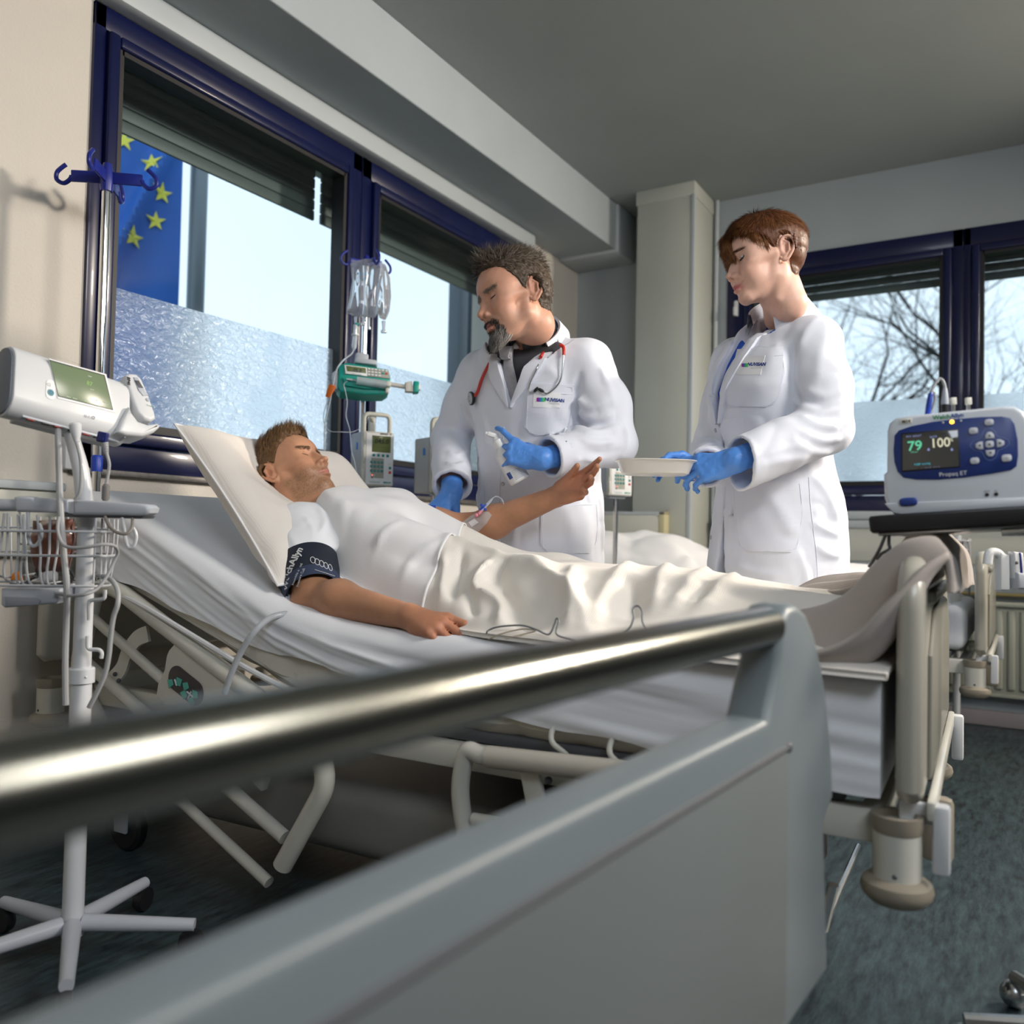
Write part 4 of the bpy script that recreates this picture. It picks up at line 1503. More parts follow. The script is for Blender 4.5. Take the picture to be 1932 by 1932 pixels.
def lash_line(S_fn, fr, sc, y, parent, m, open_z=0.0, r=0.0009):
    pts = []
    for t in np.linspace(-1, 1, 13):
        pts.append(fr(np.array([86 - 6.0 * t * t, y * (32 + 13.0 * t), -3.2 + open_z + 2.2 * t * t]) * 0.001 * sc))
    P = snap(S_fn, np.array(pts), 0.0003)
    M().tube(P, [r * (0.5 + 0.5 * math.sin(math.pi * (i + 1) / 14)) * sc for i in range(13)], 6).obj('eyelashes', m, parent)


# ---------------------------------------------------------------- a hand in its own frame: x to the fingertips, y to the thumb side, z out of the back; metres
def add_hand(S, fr, sc=1.0, side=1, curl=((20, 25, 15),) * 4, spread=(6, 1, -4, -9), thumb=(35, 20, 15, 15), rad=1.0, fore=None, k=0.004):
    """curl: bend in degrees at the three joints of index..little; thumb: (away from palm edge, below palm, bend, bend); returns fingertips"""
    S.frame(fr, sc)
    tips = []
    Y = lambda y: y * side
    S.chain([(-0.005, Y(0.004), 0), (0.035, Y(0.012), -0.001), (0.088, Y(0.028), 0.001)], [0.024 * rad, 0.0150 * rad, 0.0122 * rad], 0.014)
    S.cap((0.0, 0, 0), (0.092, Y(0.008), 0.003), 0.020 * rad, 0.0125 * rad, 0.014)
    S.cap((0.0, 0, 0), (0.088, Y(-0.012), 0.002), 0.020 * rad, 0.0122 * rad, 0.014)
    S.cap((0.0, Y(-0.006), -0.002), (0.080, Y(-0.030), -0.001), 0.019 * rad, 0.0122 * rad, 0.014)
    S.ell((0.045, Y(-0.024), -0.010), (0.034, 0.015, 0.013), 0.012)
    L = ((0.043, 0.026, 0.021), (0.047, 0.030, 0.022), (0.043, 0.028, 0.022), (0.034, 0.021, 0.019))
    K = ((0.092, 0.028, 0.001), (0.096, 0.008, 0.003), (0.092, -0.012, 0.002), (0.083, -0.030, -0.001))
    R = ((0.0098, 0.0086, 0.0078, 0.0068), (0.0100, 0.0088, 0.0080, 0.0070), (0.0095, 0.0083, 0.0076, 0.0066), (0.0085, 0.0073, 0.0066, 0.0057))
    for i in range(4):
        p = np.array([K[i][0], Y(K[i][1]), K[i][2]])
        a = 0.0
        sp = math.radians(spread[i]) * side
        pts = [p]
        for j in range(3):
            a += math.radians(curl[i][j])
            d = np.array([math.cos(a) * math.cos(sp), math.sin(sp) * (1 if j == 0 else math.cos(a)), -math.sin(a)])
            p = p + nrm(d) * L[i][j]
            pts.append(p)
        rr = [x * rad for x in R[i]]
        S.cap(pts[0] + np.array([-0.012, 0, 0]), pts[0], rr[0] * 0.9, rr[0], k * 1.6)
        for j in range(3):
            S.cap(pts[j], pts[j + 1], rr[j], rr[j + 1], k if j == 0 else 0.002)
        tips.append(fr(pts[3] * sc))
    b = np.array([0.022, Y(0.020), -0.008])
    a1, a2 = math.radians(thumb[0]), math.radians(thumb[1])
    d = np.array([math.cos(a1) * math.cos(a2), Y(math.sin(a1) * math.cos(a2)), -math.sin(a2)])
    p1 = b + d * 0.046
    ax_ = nrm(np.cross(d, [0, Y(-0.35), -1.0]))
    def rot(v, ang):
        c_, s_ = math.cos(ang), math.sin(ang)
        return v * c_ + np.cross(ax_, v) * s_ + ax_ * (ax_ @ v) * (1 - c_)
    d2 = rot(d, math.radians(thumb[2]))
    p2 = p1 + d2 * 0.034
    d3 = rot(d2, math.radians(thumb[3]))
    p3 = p2 + d3 * 0.027
    S.cap(b, p1, 0.0165 * rad, 0.0118 * rad, 0.012)
    S.cap(p1, p2, 0.0115 * rad, 0.0098 * rad, 0.003)
    S.cap(p2, p3, 0.0102 * rad, 0.0078 * rad, 0.002)
    tips.append(fr(p3 * sc))
    S.frame()
    return tips

from mathutils.geometry import delaunay_2d_cdt


def camdir(a, b, c):                                # right, up, ahead as the camera looks
    return nrm(_rt * a + _up * b + _fw * c)


m_skin = mat('skin', (0.55, 0.3, 0.2), 0.45, attr='tint', var=0.02, vscale=60, bump=0.06, bscale=500, sss=0.12, spec=0.4)
m_coat = mat('white_coat_cotton', (0.72, 0.75, 0.83), 0.75, var=0.012, vscale=6, bump=0.07, bscale=500, sheen=0.12, spec=0.2)
m_tee = mat('white_jersey', (0.80, 0.82, 0.86), 0.85, var=0.01, bump=0.06, bscale=500, sheen=0.1, spec=0.15)
m_glove = mat('blue_nitrile', (0.09, 0.27, 0.72), 0.42, var=0.06, vscale=40, bump=0.12, bscale=90, spec=0.5)
m_trou = mat('black_trousers', (0.015, 0.015, 0.02), 0.8, var=0.1)
m_shoe = mat('dark_shoe', (0.02, 0.018, 0.016), 0.4)
m_lash = mat('dark_lash', (0.02, 0.013, 0.010), 0.6)
m_eye = mat('eye', (0.5, 0.5, 0.5), 0.12, attr='tint', coat=0.6)


def torso(S, fr, prof, k=0.02, p=2.3):
    """a trunk of stacked ellipses: prof rows are z, centre x, half depth, half width"""
    A = np.asarray(prof, float)
    z0, z1 = A[0, 0], A[-1, 0]
    c = fr(((A[:, 1]).mean(), 0, (z0 + z1) / 2))
    R = math.hypot((z1 - z0) / 2, A[:, 2:].max()) + 0.05

    def f(P):
        q = fr.inv(P)
        z = np.clip(q[:, 2], z0, z1)
        cx, rx, ry = (np.interp(z, A[:, 0], A[:, i]) for i in (1, 2, 3))
        e = ((np.abs(q[:, 0] - cx) / rx) ** p + (np.abs(q[:, 1]) / ry) ** p) ** (1 / p)
        d = (e - 1) * np.minimum(rx, ry) * 0.9
        dz = np.maximum(z0 - q[:, 2], q[:, 2] - z1)
        return np.maximum(d, dz) + 0 * d
    return S.func(c, R, f, k)


def open_end(S, p, n, R, k=0.003):                    # cut everything beyond the plane, near p only
    p, n = np.asarray(p, float), nrm(n)
    S.func(p + n * R * 0.5, R * 1.6, lambda P: np.maximum(-((P - p) @ n), np.sqrt(((P - p) ** 2).sum(1)) - R), k, True)


def wrinkle(S0, amp, freq, seed, where=None):          # cloth relief added to a finished surface
    def f(P):
        d = S0(P)
        m = np.abs(d) < 0.05
        if m.any():
            q = P[m]
            w = amp * (vnoise(q * freq, seed) + 0.5 * (1 - 2 * np.abs(vnoise(q * freq * 1.9 + 3, seed + 1))))
            if where is not None:
                w = w * where(q)
            d[m] = d[m] + w
        return d
    return f


def ridges(S0, folds):                                 # folds: (points on the surface, height, width)
    fs = [(smooth_path(p, 5), h, w) for p, h, w in folds if len(p) > 1]

    def f(P):
        d = S0(P)
        m = np.abs(d) < 0.06
        if m.any():
            q = P[m]
            acc = np.zeros(len(q))
            for p, h, w in fs:
                c = p.mean(0)
                r = np.linalg.norm(p - c, axis=1).max() + 3 * w
                n = ((q - c) ** 2).sum(1) < r * r
                if n.any():
                    dd, t = seg_dist(q[n], p)
                    acc[n] += h * np.exp(-(dd / (0.85 * w)) ** 1.6) * np.clip(np.minimum(t, 1 - t) * 5 + 0.2, 0, 1)
            d[m] -= acc
        return d
    return f


def px_folds(fn, lst):
    out = []
    for path, h, w in lst:
        P = march_path(fn, path)
        if len(P) > 1:
            out.append((P, h, w))
    return out


def patch(fn, outline, off, th, name, m, parent, step=7.0, smooth_n=0, edge=True, ang=60):
    """a piece of cloth lying on a surface: its outline is given where it is seen, its thickness stands off the surface"""
    O = np.asarray(outline, float)
    dense = []
    for i in range(len(O)):
        a, b = O[i], O[(i + 1) % len(O)]
        n = max(1, int(np.hypot(*(b - a)) / step))
        for t in range(n):
            dense.append(a + (b - a) * t / n)
    nb = len(dense)
    lo, hi = O.min(0), O.max(0)
    ins = []
    for x in np.arange(lo[0] + step / 2, hi[0], step):
        for y in np.arange(lo[1] + step / 2, hi[1], step):
            if inside((x, y), O) and min(np.hypot(x - q[0], y - q[1]) for q in dense) > step * 0.55:
                ins.append((x, y))
    pts = [Vector((p[0], p[1])) for p in dense] + [Vector(p) for p in ins]
    r = delaunay_2d_cdt(pts, [(i, (i + 1) % nb) for i in range(nb)], [], 1, 0.01)
    V2, F = r[0], [list(f) for f in r[2]]
    A2 = np.array([(v.x, v.y) for v in V2])
    P = march_many(fn, A2)
    ok = ~np.isnan(P[:, 0])
    good = P[ok]
    if len(good) < 3:
        return None
    gq = project(good)[:, :2]
    for i in np.where(~ok)[0]:
        P[i] = good[np.argmin(np.abs(gq - A2[i]).sum(1))]
    N = sdf_normal(fn, P, 0.004)
    top = P + N * (off + th)
    bot = P + N * (off - 0.002)
    n = len(P)
    Q = project(P)
    FF = []
    for f in F:
        a, b, c = (Q[f[i], :2] for i in range(3))
        s = (b[0] - a[0]) * (c[1] - a[1]) - (b[1] - a[1]) * (c[0] - a[0])
        FF.append(f if s < 0 else f[::-1])
    s = 0.0
    for i in range(nb):
        a, b = Q[i], Q[(i + 1) % nb]
        s += a[0] * b[1] - b[0] * a[1]
    sides = [[i, (i + 1) % nb, (i + 1) % nb + n, i + n] for i in range(nb)]
    if s > 0:
        sides = [q[::-1] for q in sides]
    return mesh_obj(name, np.concatenate([top, bot]), FF + sides, m, parent, ang=ang)


def inside(p, O):
    x, y = p
    c = False
    j = len(O) - 1
    for i in range(len(O)):
        if (O[i][1] > y) != (O[j][1] > y) and x < (O[j][0] - O[i][0]) * (y - O[i][1]) / (O[j][1] - O[i][1]) + O[i][0]:
            c = not c
        j = i
    return c


def trace(fn, P, d, n=60):                             # slide points along d until they meet the surface
    P = np.array(P, float)
    d = nrm(d)
    for _ in range(n):
        P += d * np.clip(fn(P) * 0.8, -0.002, 0.03)[:, None]
    return P


def lapel(fn, F_, rows, name, m, parent, off=0.002, th=0.008):
    """a folded-back strip of the coat front: rows of (z, inner y, outer y) in the trunk frame, laid on the cloth"""
    G = []
    for z, a, b in rows:
        q = trace(fn, [F_((0.36, a + (b - a) * t, z)) for t in (0, 0.3, 0.65, 1)], -F_.x)
        nn = sdf_normal(fn, q, 0.006)
        nn = nn / np.linalg.norm(nn, axis=1, keepdims=True)
        G.append([q[0] - nn[0] * 0.004, q[0] + F_.x * (off + th), q[1] + nn[1] * (off + th * 1.1), q[2] + nn[2] * (off + th), q[3] + nn[3] * (off + th * 0.8), q[3] - nn[3] * 0.002])
    return M().grid(np.array(G), closed_v=True).obj(name, m, parent, ang=60)


def px_line(fn, path, off, r, name, m, parent, n=6, flat=None):
    P = march_path(fn, path)
    if len(P) < 2:
        return None
    P = smooth_path(P, n)
    P = snap(fn, P, off)
    return M().tube(P, r, 6, flat=flat).obj(name, m, parent)


def px_text(fn, c, xdir, s, size, m, parent, name='lettering', off=0.0012, **kw):
    """print on a surface: c is where the text centre is seen, xdir a second place on its base line"""
    a, b = march(fn, c), march(fn, xdir)
    n = sdf_normal(fn, a[None], 0.004)[0]
    fr = Fr(a, b - a, z=n)
    return text(fr, s, size, m, parent, name, surf=lambda V: snap(fn, fr(V * np.array([1, 1, 0])), off), **kw)


def join_surf(parts):
    Vs, Fs, n = [], [], 0
    for V, F in parts:
        Vs.append(V)
        Fs.append(F + n)
        n += len(V)
    return np.concatenate(Vs), np.concatenate(Fs)


def bounds(S, pad=0.02):
    lo = np.min([c - r for c, r, f, k, cut in S.ops if not cut], 0) - pad
    hi = np.max([c + r for c, r, f, k, cut in S.ops if not cut], 0) + pad
    return lo, hi


def scalp(V, F, fr, sc, line, thick, name, m, parent, soft=7.0, jitter=0.0):
    """the mass of the hair: the skin inside the hair line, lifted by its thickness"""
    q = fr.inv(V) / (sc * 0.001)
    mask = np.clip(line(q) / soft, 0, 1)
    n = np.zeros_like(V)
    a = np.cross(V[F[:, 2]] - V[F[:, 0]], V[F[:, 3]] - V[F[:, 1]])
    for i in range(4):
        np.add.at(n, F[:, i], a)
    n /= np.linalg.norm(n, axis=1, keepdims=True) + 1e-12
    keep = (mask[F] > 0).all(1)
    th = thick(q) * mask * sc * 0.001
    if jitter:
        th = th * (1 + jitter * vnoise(q / 7.0, 4))
    P = V + n * (th[:, None] - 0.0004)
    used = np.unique(F[keep])
    re = np.full(len(V), -1)
    re[used] = np.arange(len(used))
    o = mesh_obj(name, P[used], re[F[keep]], m, parent, ang=180)
    return o, P, n, mask, q


def pick_roots(P, n, q, w, count, seed):
    r = np.random.default_rng(seed)
    w = np.clip(w, 0, None)
    i = r.choice(len(P), count, p=w / w.sum())
    return P[i] + r.normal(0, 0.0012, (count, 3)), n[i], q[i], r


def eyes(fr, sc, parent, look=(1, 0, -0.25), iris=(0.10, 0.16, 0.20)):
    for y in (1, -1):
        c = fr(np.array([70.8, y * 31, 0.3]) * 0.001 * sc)
        g = M().ball(c, 0.0128 * sc, 24, 18)
        V = np.array(g.v)
        d = nrm(np.asarray(look, float) @ fr.R)
        a = ((V - c) / (0.0128 * sc)) @ d
        col = np.tile([0.62, 0.60, 0.58], (len(V), 1))
        col[a > 0.86] = iris
        col[a > 0.965] = (0.01, 0.01, 0.01)
        g.obj('eye', m_eye, parent, col=col, ang=180)


# ================================================================ the man lying in the bed
pat = thing('person', (1.75, 1.3, 0.70), 'person with short fair hair lying asleep in bed in a white T-shirt', 'person')
psc = 1.03
PH = Fr(ad(551, 896, 2.45), camdir(0.745, 0.623, -0.238), z=camdir(-0.513, 0.764, 0.391))
S = Sdf()
add_head(S, PH, psc, neck_r=0.053, brow=1.0)
hl, hh = PH.o - 0.17, PH.o + 0.17
neck0 = PH(np.array([-0.018, 0, -0.05]) * psc)
nbase = ad(604, 966, 2.42)
sho = ax(562, 1006, 1.645)                                       # right shoulder
elb = ax(592, 1136, 1.535) + np.array([0, 0, 0.012])
wri = ax(775, 1164, 1.50)
shoL = np.array([1.98, 1.60, 0.915])
elbL = ax(884, 999, 2.12)
wriL = ax(1052, 936, 2.14)
S.chain([neck0, nbase], [0.054, 0.060], 0.03)
chest = np.array([1.80, 1.50, 0.865])
belly = np.array([1.80, 1.22, 0.755])
pelv = np.array([1.80, 1.00, 0.735])
S.chain([nbase, chest], [0.06, 0.085], 0.05)
S.cap(sho, shoL, 0.062, 0.062, 0.05)
S.chain([sho + (shoL - sho) * 0.25 + np.array([0, -0.06, -0.03]), belly + np.array([-0.07, 0, 0]), pelv + np.array([-0.07, 0, 0])], [0.085, 0.075, 0.075], 0.05)
S.chain([sho + (shoL - sho) * 0.75 + np.array([0, -0.06, -0.03]), belly + np.array([0.07, 0, 0]), pelv + np.array([0.07, 0, 0])], [0.085, 0.075, 0.075], 0.05)
for s_ in (-1, 1):
    S.chain([pelv + np.array([s_ * 0.08, 0, 0]), (1.80 + s_ * 0.09, 0.62, 0.722), (1.80 + s_ * 0.07, 0.27, 0.715)], [0.070, 0.046, 0.034], 0.03)
    S.cap((1.80 + s_ * 0.07, 0.27, 0.715), (1.80 + s_ * 0.08, 0.235, 0.735), 0.03, 0.022, 0.02)
PBODY = Sdf()
PBODY.ops = list(S.ops)
Sarm = Sdf()
bic = sho * 0.5 + elb * 0.5
for Q in (S, Sarm):
    Q.chain([sho, bic + np.array([-0.004, 0, 0]), elb], [0.062, 0.058, 0.043], 0.03)
    Q.chain([elb, elb * 0.72 + wri * 0.28 + np.array([0, 0, 0.004]), wri], [0.041, 0.046, 0.0275], 0.03)
    Q.ell(elb + np.array([-0.028, 0.018, -0.012]), (0.022, 0.022, 0.02), 0.02)
hx = nrm(ax(872, 1192, 1.485) - wri)
PHR = Fr(wri, hx, z=np.array([-0.50, 0.05, 0.86]))
tipsR = add_hand(S, PHR, 0.98, 1, ((8, 24, 14), (24, 34, 20), (32, 40, 24), (38, 42, 24)), (3, 0, -2, -5), (28, 30, 10, 10))
S.chain([shoL, shoL * 0.45 + elbL * 0.55, elbL], [0.058, 0.052, 0.042], 0.03)
S.chain([elbL, elbL * 0.70 + wriL * 0.30 + np.array([0, 0, -0.006]), wriL], [0.043, 0.046, 0.029], 0.03)
hxL = nrm(ax(1126, 899, 2.105) - wriL)
PHL = Fr(wriL, hxL, z=camdir(0.2, -0.30, 0.93))
tipsL = add_hand(S, PHL, 1.02, -1, ((4, 8, 6), (12, 18, 12), (18, 24, 14), (24, 28, 16)), (5, 1, -3, -8), (12, 8, 12, 12))
parts = [isosurface(S, hl - [0.03, 0.06, 0.06], hh, 0.0021),
         isosurface(S, np.minimum(np.minimum(sho, elb), wri) - [0.09, 0.22, 0.09], np.maximum(sho, elb) + [0.10, 0.08, 0.02], 0.0032),
         isosurface(S, np.minimum(elbL, wriL) - [0.15, 0.22, 0.08], np.maximum(elbL, wriL) + [0.08, 0.13, 0.12], 0.0030),
         isosurface(S, (1.50, 0.18, 0.66), (2.02, 1.62, 0.98), 0.009)]
V, F = join_surf(parts)
ptint = head_tint(V, PH, psc, (0.56, 0.29, 0.175), (0.50, 0.20, 0.155), 0.95, (0.22, 0.13, 0.07), blush=0.35)
far = np.linalg.norm(V - PH.o, axis=1) > 0.24
vs = np.tile(np.array([0.47, 0.235, 0.135]), (len(V), 1)) * (1 + 0.10 * vnoise(V * 30, 2) + 0.05 * vnoise(V * 120, 3))[:, None]
ptint[far] = vs[far]
wf = np.clip((np.linalg.norm(V - (wri + wri * 0), axis=1)), 0, 1)
handm = np.exp(-(np.minimum(np.linalg.norm(V - PHR((0.1, 0, 0)), axis=1), np.linalg.norm(V - PHL((0.1, 0, 0)), axis=1)) / 0.09) ** 2)[:, None]
ptint = ptint * (1 - handm * np.array([-0.06, 0.08, 0.05]))
mesh_obj('body', V, F, m_skin, pat, ang=180, col=ptint)
PS = S
lash_line(S, PH, psc, -1, pat, m_lash, open_z=-2.2)
# short fair hair: swept up at the front, clipped at the sides
Vh, Fh = parts[0]


def line_m(q):
    x, y, z = q[:, 0], np.abs(q[:, 1]), q[:, 2]
    zl = np.interp(x, [-110, -60, -38, -24, -6, 2, 8, 20, 34, 56, 74, 92], [-38, -40, -30, 22, 34, 18, 12, 26, 40, 62, 70, 82])
    return z - zl - 4 * np.sin(y * 0.3)


hm = mat('fair_brown_hair', (0.13, 0.070, 0.030), 0.5, var=0.35, vscale=120, spec=0.35)
hm2 = mat('fair_hair_tips', (0.27, 0.155, 0.070), 0.45, var=0.3, vscale=160, spec=0.4)
topm = lambda q: np.clip((q[:, 2] - 48) / 40, 0, 1) * np.clip((q[:, 0] + 70) / 60, 0, 1)
cap_, Pc, nc, mk, q = scalp(Vh, Fh, PH, psc, line_m, lambda q: 3.0 + 12 * topm(q), 'hair', hm, pat, soft=9, jitter=0.5)
for cnt, mm, sd in ((4200, hm2, 3), (3000, hm, 5)):
    w = mk * (0.5 + 1.2 * topm(q))
    R0, N0, Q0, rr = pick_roots(Pc, nc, q, w * (mk > 0.3), cnt, sd)
    t = topm(Q0)
    D = np.stack([np.where(t > 0.3, 0.55, -0.35), rr.normal(0, 0.25, cnt), np.where(t > 0.3, 0.75, -0.6)], -1) @ PH.R
    strands('hair_strands', R0 - N0 * 0.002, D, (0.007 + 0.026 * t) * rr.uniform(0.7, 1.25, cnt), mm, cap_, 0.0013, 3, 0.0, 0.28, sd, 0.55, N0)
# eyebrow
sel = mk * 0 + np.exp(-((q[:, 2] - 17) / 3.4) ** 2) * (q[:, 0] > 62) * (np.abs(q[:, 1]) > 10) * (np.abs(q[:, 1]) < 52)
R0, N0, Q0, rr = pick_roots(Vh, nc, q, sel, 500, 9)
strands('eyebrows', R0, np.stack([-0.35 + 0 * Q0[:, 0], np.sign(Q0[:, 1]), 0.15 + 0 * Q0[:, 0]], -1) @ PH.R, np.full(500, 0.008), hm, pat, 0.0008, 2, 0, 0.2, 4, 0.2, N0)
# T-shirt
TS = Sdf()
TS.cap(sho + np.array([0.01, -0.0, 0.0]), shoL, 0.071, 0.071, 0.03)
TS.chain([nbase + np.array([0, -0.055, -0.028]), chest + np.array([0, 0, -0.01])], [0.070, 0.097], 0.05)
TS.chain([sho + (shoL - sho) * 0.2 + np.array([0, -0.06, -0.03]), belly + np.array([-0.07, 0, 0])], [0.098, 0.086], 0.05)
TS.chain([sho + (shoL - sho) * 0.8 + np.array([0, -0.06, -0.03]), belly + np.array([0.07, 0, 0])], [0.098, 0.086], 0.05)
TBODY = Sdf()
TBODY.ops = list(TS.ops)
slv = sho * 0.40 + elb * 0.60
TS.chain([sho, sho * 0.6 + elb * 0.4, slv], [0.080, 0.078, 0.074], 0.03)
open_end(TS, slv - nrm(elb - sho) * 0.01, elb - sho, 0.12)
TS.cap(neck0, nbase + nrm(nbase - neck0) * 0.028, 0.055, 0.064, 0.006, cut=True)
tf = wrinkle(TS, 0.0022, 14, 6)
tf2 = ridges(tf, px_folds(tf, [([(602, 958), (612, 985), (600, 1012)], 0.006, 0.008), ([(540, 1000), (560, 1030), (590, 1045)], 0.005, 0.010),
                               ([(620, 965), (640, 985)], 0.005, 0.008), ([(520, 1010), (530, 1040), (560, 1060)], 0.005, 0.009), ([(575, 975), (590, 1000), (588, 1030)], 0.004, 0.008)]))
lo, hi = bounds(TS)
V, F = isosurface(tf2, lo, hi, 0.0045)
mesh_obj('t_shirt', V, F, m_tee, pat, ang=180)
print('patient', round(time.time() - T0, 1))
# ---------------------------------------------------------------- the patient's bedclothes
nv_, nu_ = 210, 150
vv = np.linspace(0.185, 1.64, nv_)
zb_ = np.interp(vv, [0.2, 1.1, 1.3, 1.5, 1.7], [0.672, 0.674, 0.70, 0.765, 0.85]) + 0.012
zc_ = np.interp(vv, [0.18, 0.30, 0.42, 0.55, 0.65, 0.85, 1.06, 1.22, 1.35, 1.49, 1.58, 1.65], [0.79, 0.765, 0.775, 0.80, 0.815, 0.822, 0.832, 0.846, 0.888, 0.948, 0.985, 0.995])
ke = np.ones(9) / 9
pad = lambda a: np.convolve(np.pad(a, 4, 'edge'), ke, 'valid')
zb_, zc_ = pad(zb_), pad(zc_)
un_ = pad(np.interp(vv, [0.18, 0.5, 0.8, 0.97, 1.08, 1.2, 1.35, 1.48, 1.58, 1.66], [1.435, 1.445, 1.455, 1.475, 1.515, 1.560, 1.590, 1.605, 1.635, 1.68]))
uf_ = np.interp(vv, [0.18, 1.2, 1.5, 1.65], [2.28, 2.26, 2.24, 2.14])
uc_ = np.interp(vv, [0.2, 1.0, 1.7], [1.82, 1.81, 1.81])
wd_ = np.interp(vv, [0.2, 0.6, 1.0, 1.3, 1.65], [0.21, 0.22, 0.235, 0.235, 0.215])
ss = np.linspace(0, 1, nu_)
U = un_[:, None] + (uf_ - un_)[:, None] * ss[None, :]
V = np.repeat(vv[:, None], nu_, 1)
bump_ = np.exp(-np.abs((U - uc_[:, None]) / wd_[:, None]) ** 2.8)
Z = zb_[:, None] + (zc_ - zb_)[:, None] * bump_
ZT = np.full(U.shape, 1.12)                               # never lower than what it covers
ok = np.zeros(U.shape, bool)
Q_ = np.stack([U.ravel(), V.ravel(), ZT.ravel()], -1)
for _ in range(16):
    dd = np.minimum(PBODY(Q_), TBODY(Q_))
    Q_[:, 2] -= np.clip(dd, 0, 0.25) * 0.9
    Q_[:, 2] = np.maximum(Q_[:, 2], 0.6)
ZB = Q_[:, 2].reshape(U.shape)
for _ in range(5):
    p_ = np.pad(ZB, 1, 'edge')
    ZB = np.maximum(ZB, (p_[:-2, 1:-1] + p_[2:, 1:-1] + p_[1:-1, :-2] + p_[1:-1, 2:] + 2 * p_[1:-1, 1:-1]) / 6)
ZB = ZB + 0.026
Z = np.maximum(Z, ZB)
for _ in range(6):
    p_ = np.pad(Z, 1, 'edge')
    Z = np.maximum((p_[:-2, 1:-1] + p_[2:, 1:-1] + p_[1:-1, :-2] + p_[1:-1, 2:] + 4 * p_[1:-1, 1:-1]) / 8, ZB - 0.004)
BLG = np.stack([U, V, Z], -1)
tw = vnoise(np.stack([U * 5, V * 4, U * 0], -1), 21) * 0.008 + np.abs(vnoise(np.stack([U * 9, V * 6, U * 0], -1), 22)) * 0.006
BLG[:, :, 2] += tw
folds = [
    ([(975, 1052), (1010, 1068), (1052, 1098), (1092, 1150), (1104, 1190)], 0.034, 0.026),
    ([(1086, 1066), (1082, 1110), (1073, 1188)], 0.028, 0.018),
    ([(930, 1078), (955, 1120), (985, 1165), (1010, 1190)], -0.030, 0.026),
    ([(925, 1058), (906, 1082), (890, 1118)], 0.030, 0.014),
    ([(962, 1050), (940, 1066), (922, 1092)], -0.016, 0.014),
    ([(888, 1122), (910, 1116), (938, 1130), (950, 1150), (930, 1182)], 0.026, 0.014),
    ([(892, 1108), (886, 1132), (890, 1160)], -0.018, 0.012),
    ([(1200, 1064), (1160, 1090), (1136, 1130), (1122, 1185)], 0.024, 0.024),
    ([(1180, 1082), (1194, 1120), (1184, 1165)], -0.022, 0.022),
    ([(1265, 1066), (1240, 1100), (1232, 1150)], 0.020, 0.020),
    ([(1340, 1075), (1296, 1105), (1262, 1150)], 0.020, 0.018),
    ([(1395, 1085), (1346, 1115), (1312, 1150)], 0.018, 0.016),
    ([(1330, 1090), (1310, 1135)], -0.014, 0.018),
    ([(650, 948), (630, 985), (634, 1030), (662, 1085), (712, 1145)], 0.020, 0.016),
    ([(662, 960), (652, 1000), (664, 1050), (696, 1105)], -0.014, 0.018),
    ([(752, 986), (716, 1016), (688, 1060), (668, 1100)], 0.014, 0.008),
    ([(826, 1022), (778, 1060), (722, 1118), (704, 1138)], 0.010, 0.012),
    ([(848, 1008), (840, 1060), (830, 1128)], 0.020, 0.010),
    ([(872, 1028), (864, 1080), (852, 1128)], -0.018, 0.012),
    ([(690, 1112), (760, 1138), (836, 1152)], -0.012, 0.014),
    ([(850, 1012), (900, 1030), (950, 1044)], 0.014, 0.012),
]
BLG = fold_grid(BLG, folds, taper=np.clip((BLG[:, :, 0] - un_[:, None] - 0.012) / 0.035, 0, 1))
d_near = (BLG[:, :, 0] - un_[:, None])
roll = np.exp(-(d_near / 0.022) ** 2)                       # the turned-under near edge
BLG[:, :, 2] -= roll * np.maximum(BLG[:, :, 2] - (zb_[:, None] - 0.006), 0) * 0.92
BLG[:, :, 2] = np.maximum(BLG[:, :, 2], zb_[:, None] - 0.004)
vt = np.exp(-((vv[-1] - V) / 0.014) ** 2)
BLG[:, :, 2] -= vt * 0.016
cut = int(np.searchsorted(vv, 1.245))
slant = np.interp(ss, [0, 0.25, 0.6, 1.0], [-0.075, -0.03, 0.10, 0.14])      # where the plain fold-over meets the ribbed cover
bl = thing('duvet', (1.85, 0.9, 0.67), 'cream ribbed duvet with a plain white turn-down drawn over the lying man', 'duvet')


def two_sided(G, th):
    n = grid_normals(G)
    if n[..., 2].mean() < 0:
        n = -n
    a, b = G.shape[:2]
    g = M().grid(G, flip=False).grid(G - n * th, flip=True)
    o = a * b
    ed = [i * b for i in range(a)], [i * b + b - 1 for i in range(a)], list(range(b)), [(a - 1) * b + j for j in range(b)]
    for e in ed:
        for i in range(len(e) - 1):
            g.f.append([e[i], e[i + 1], e[i + 1] + o, e[i] + o])
    return g


def warp_rows(G, v_lo, v_hi, n):                             # resample rows between two slanted limits
    out = []
    for k in range(n):
        row = []
        t = k / (n - 1)
        for j in range(G.shape[1]):
            v = (v_lo[j] + (v_hi[j] - v_lo[j]) * t)
            f = np.clip((v - vv[0]) / (vv[-1] - vv[0]) * (nv_ - 1), 0, nv_ - 1.001)
            i = int(f)
            row.append(G[i, j] * (1 - f + i) + G[i + 1, j] * (f - i))
        out.append(row)
    return np.array(out)


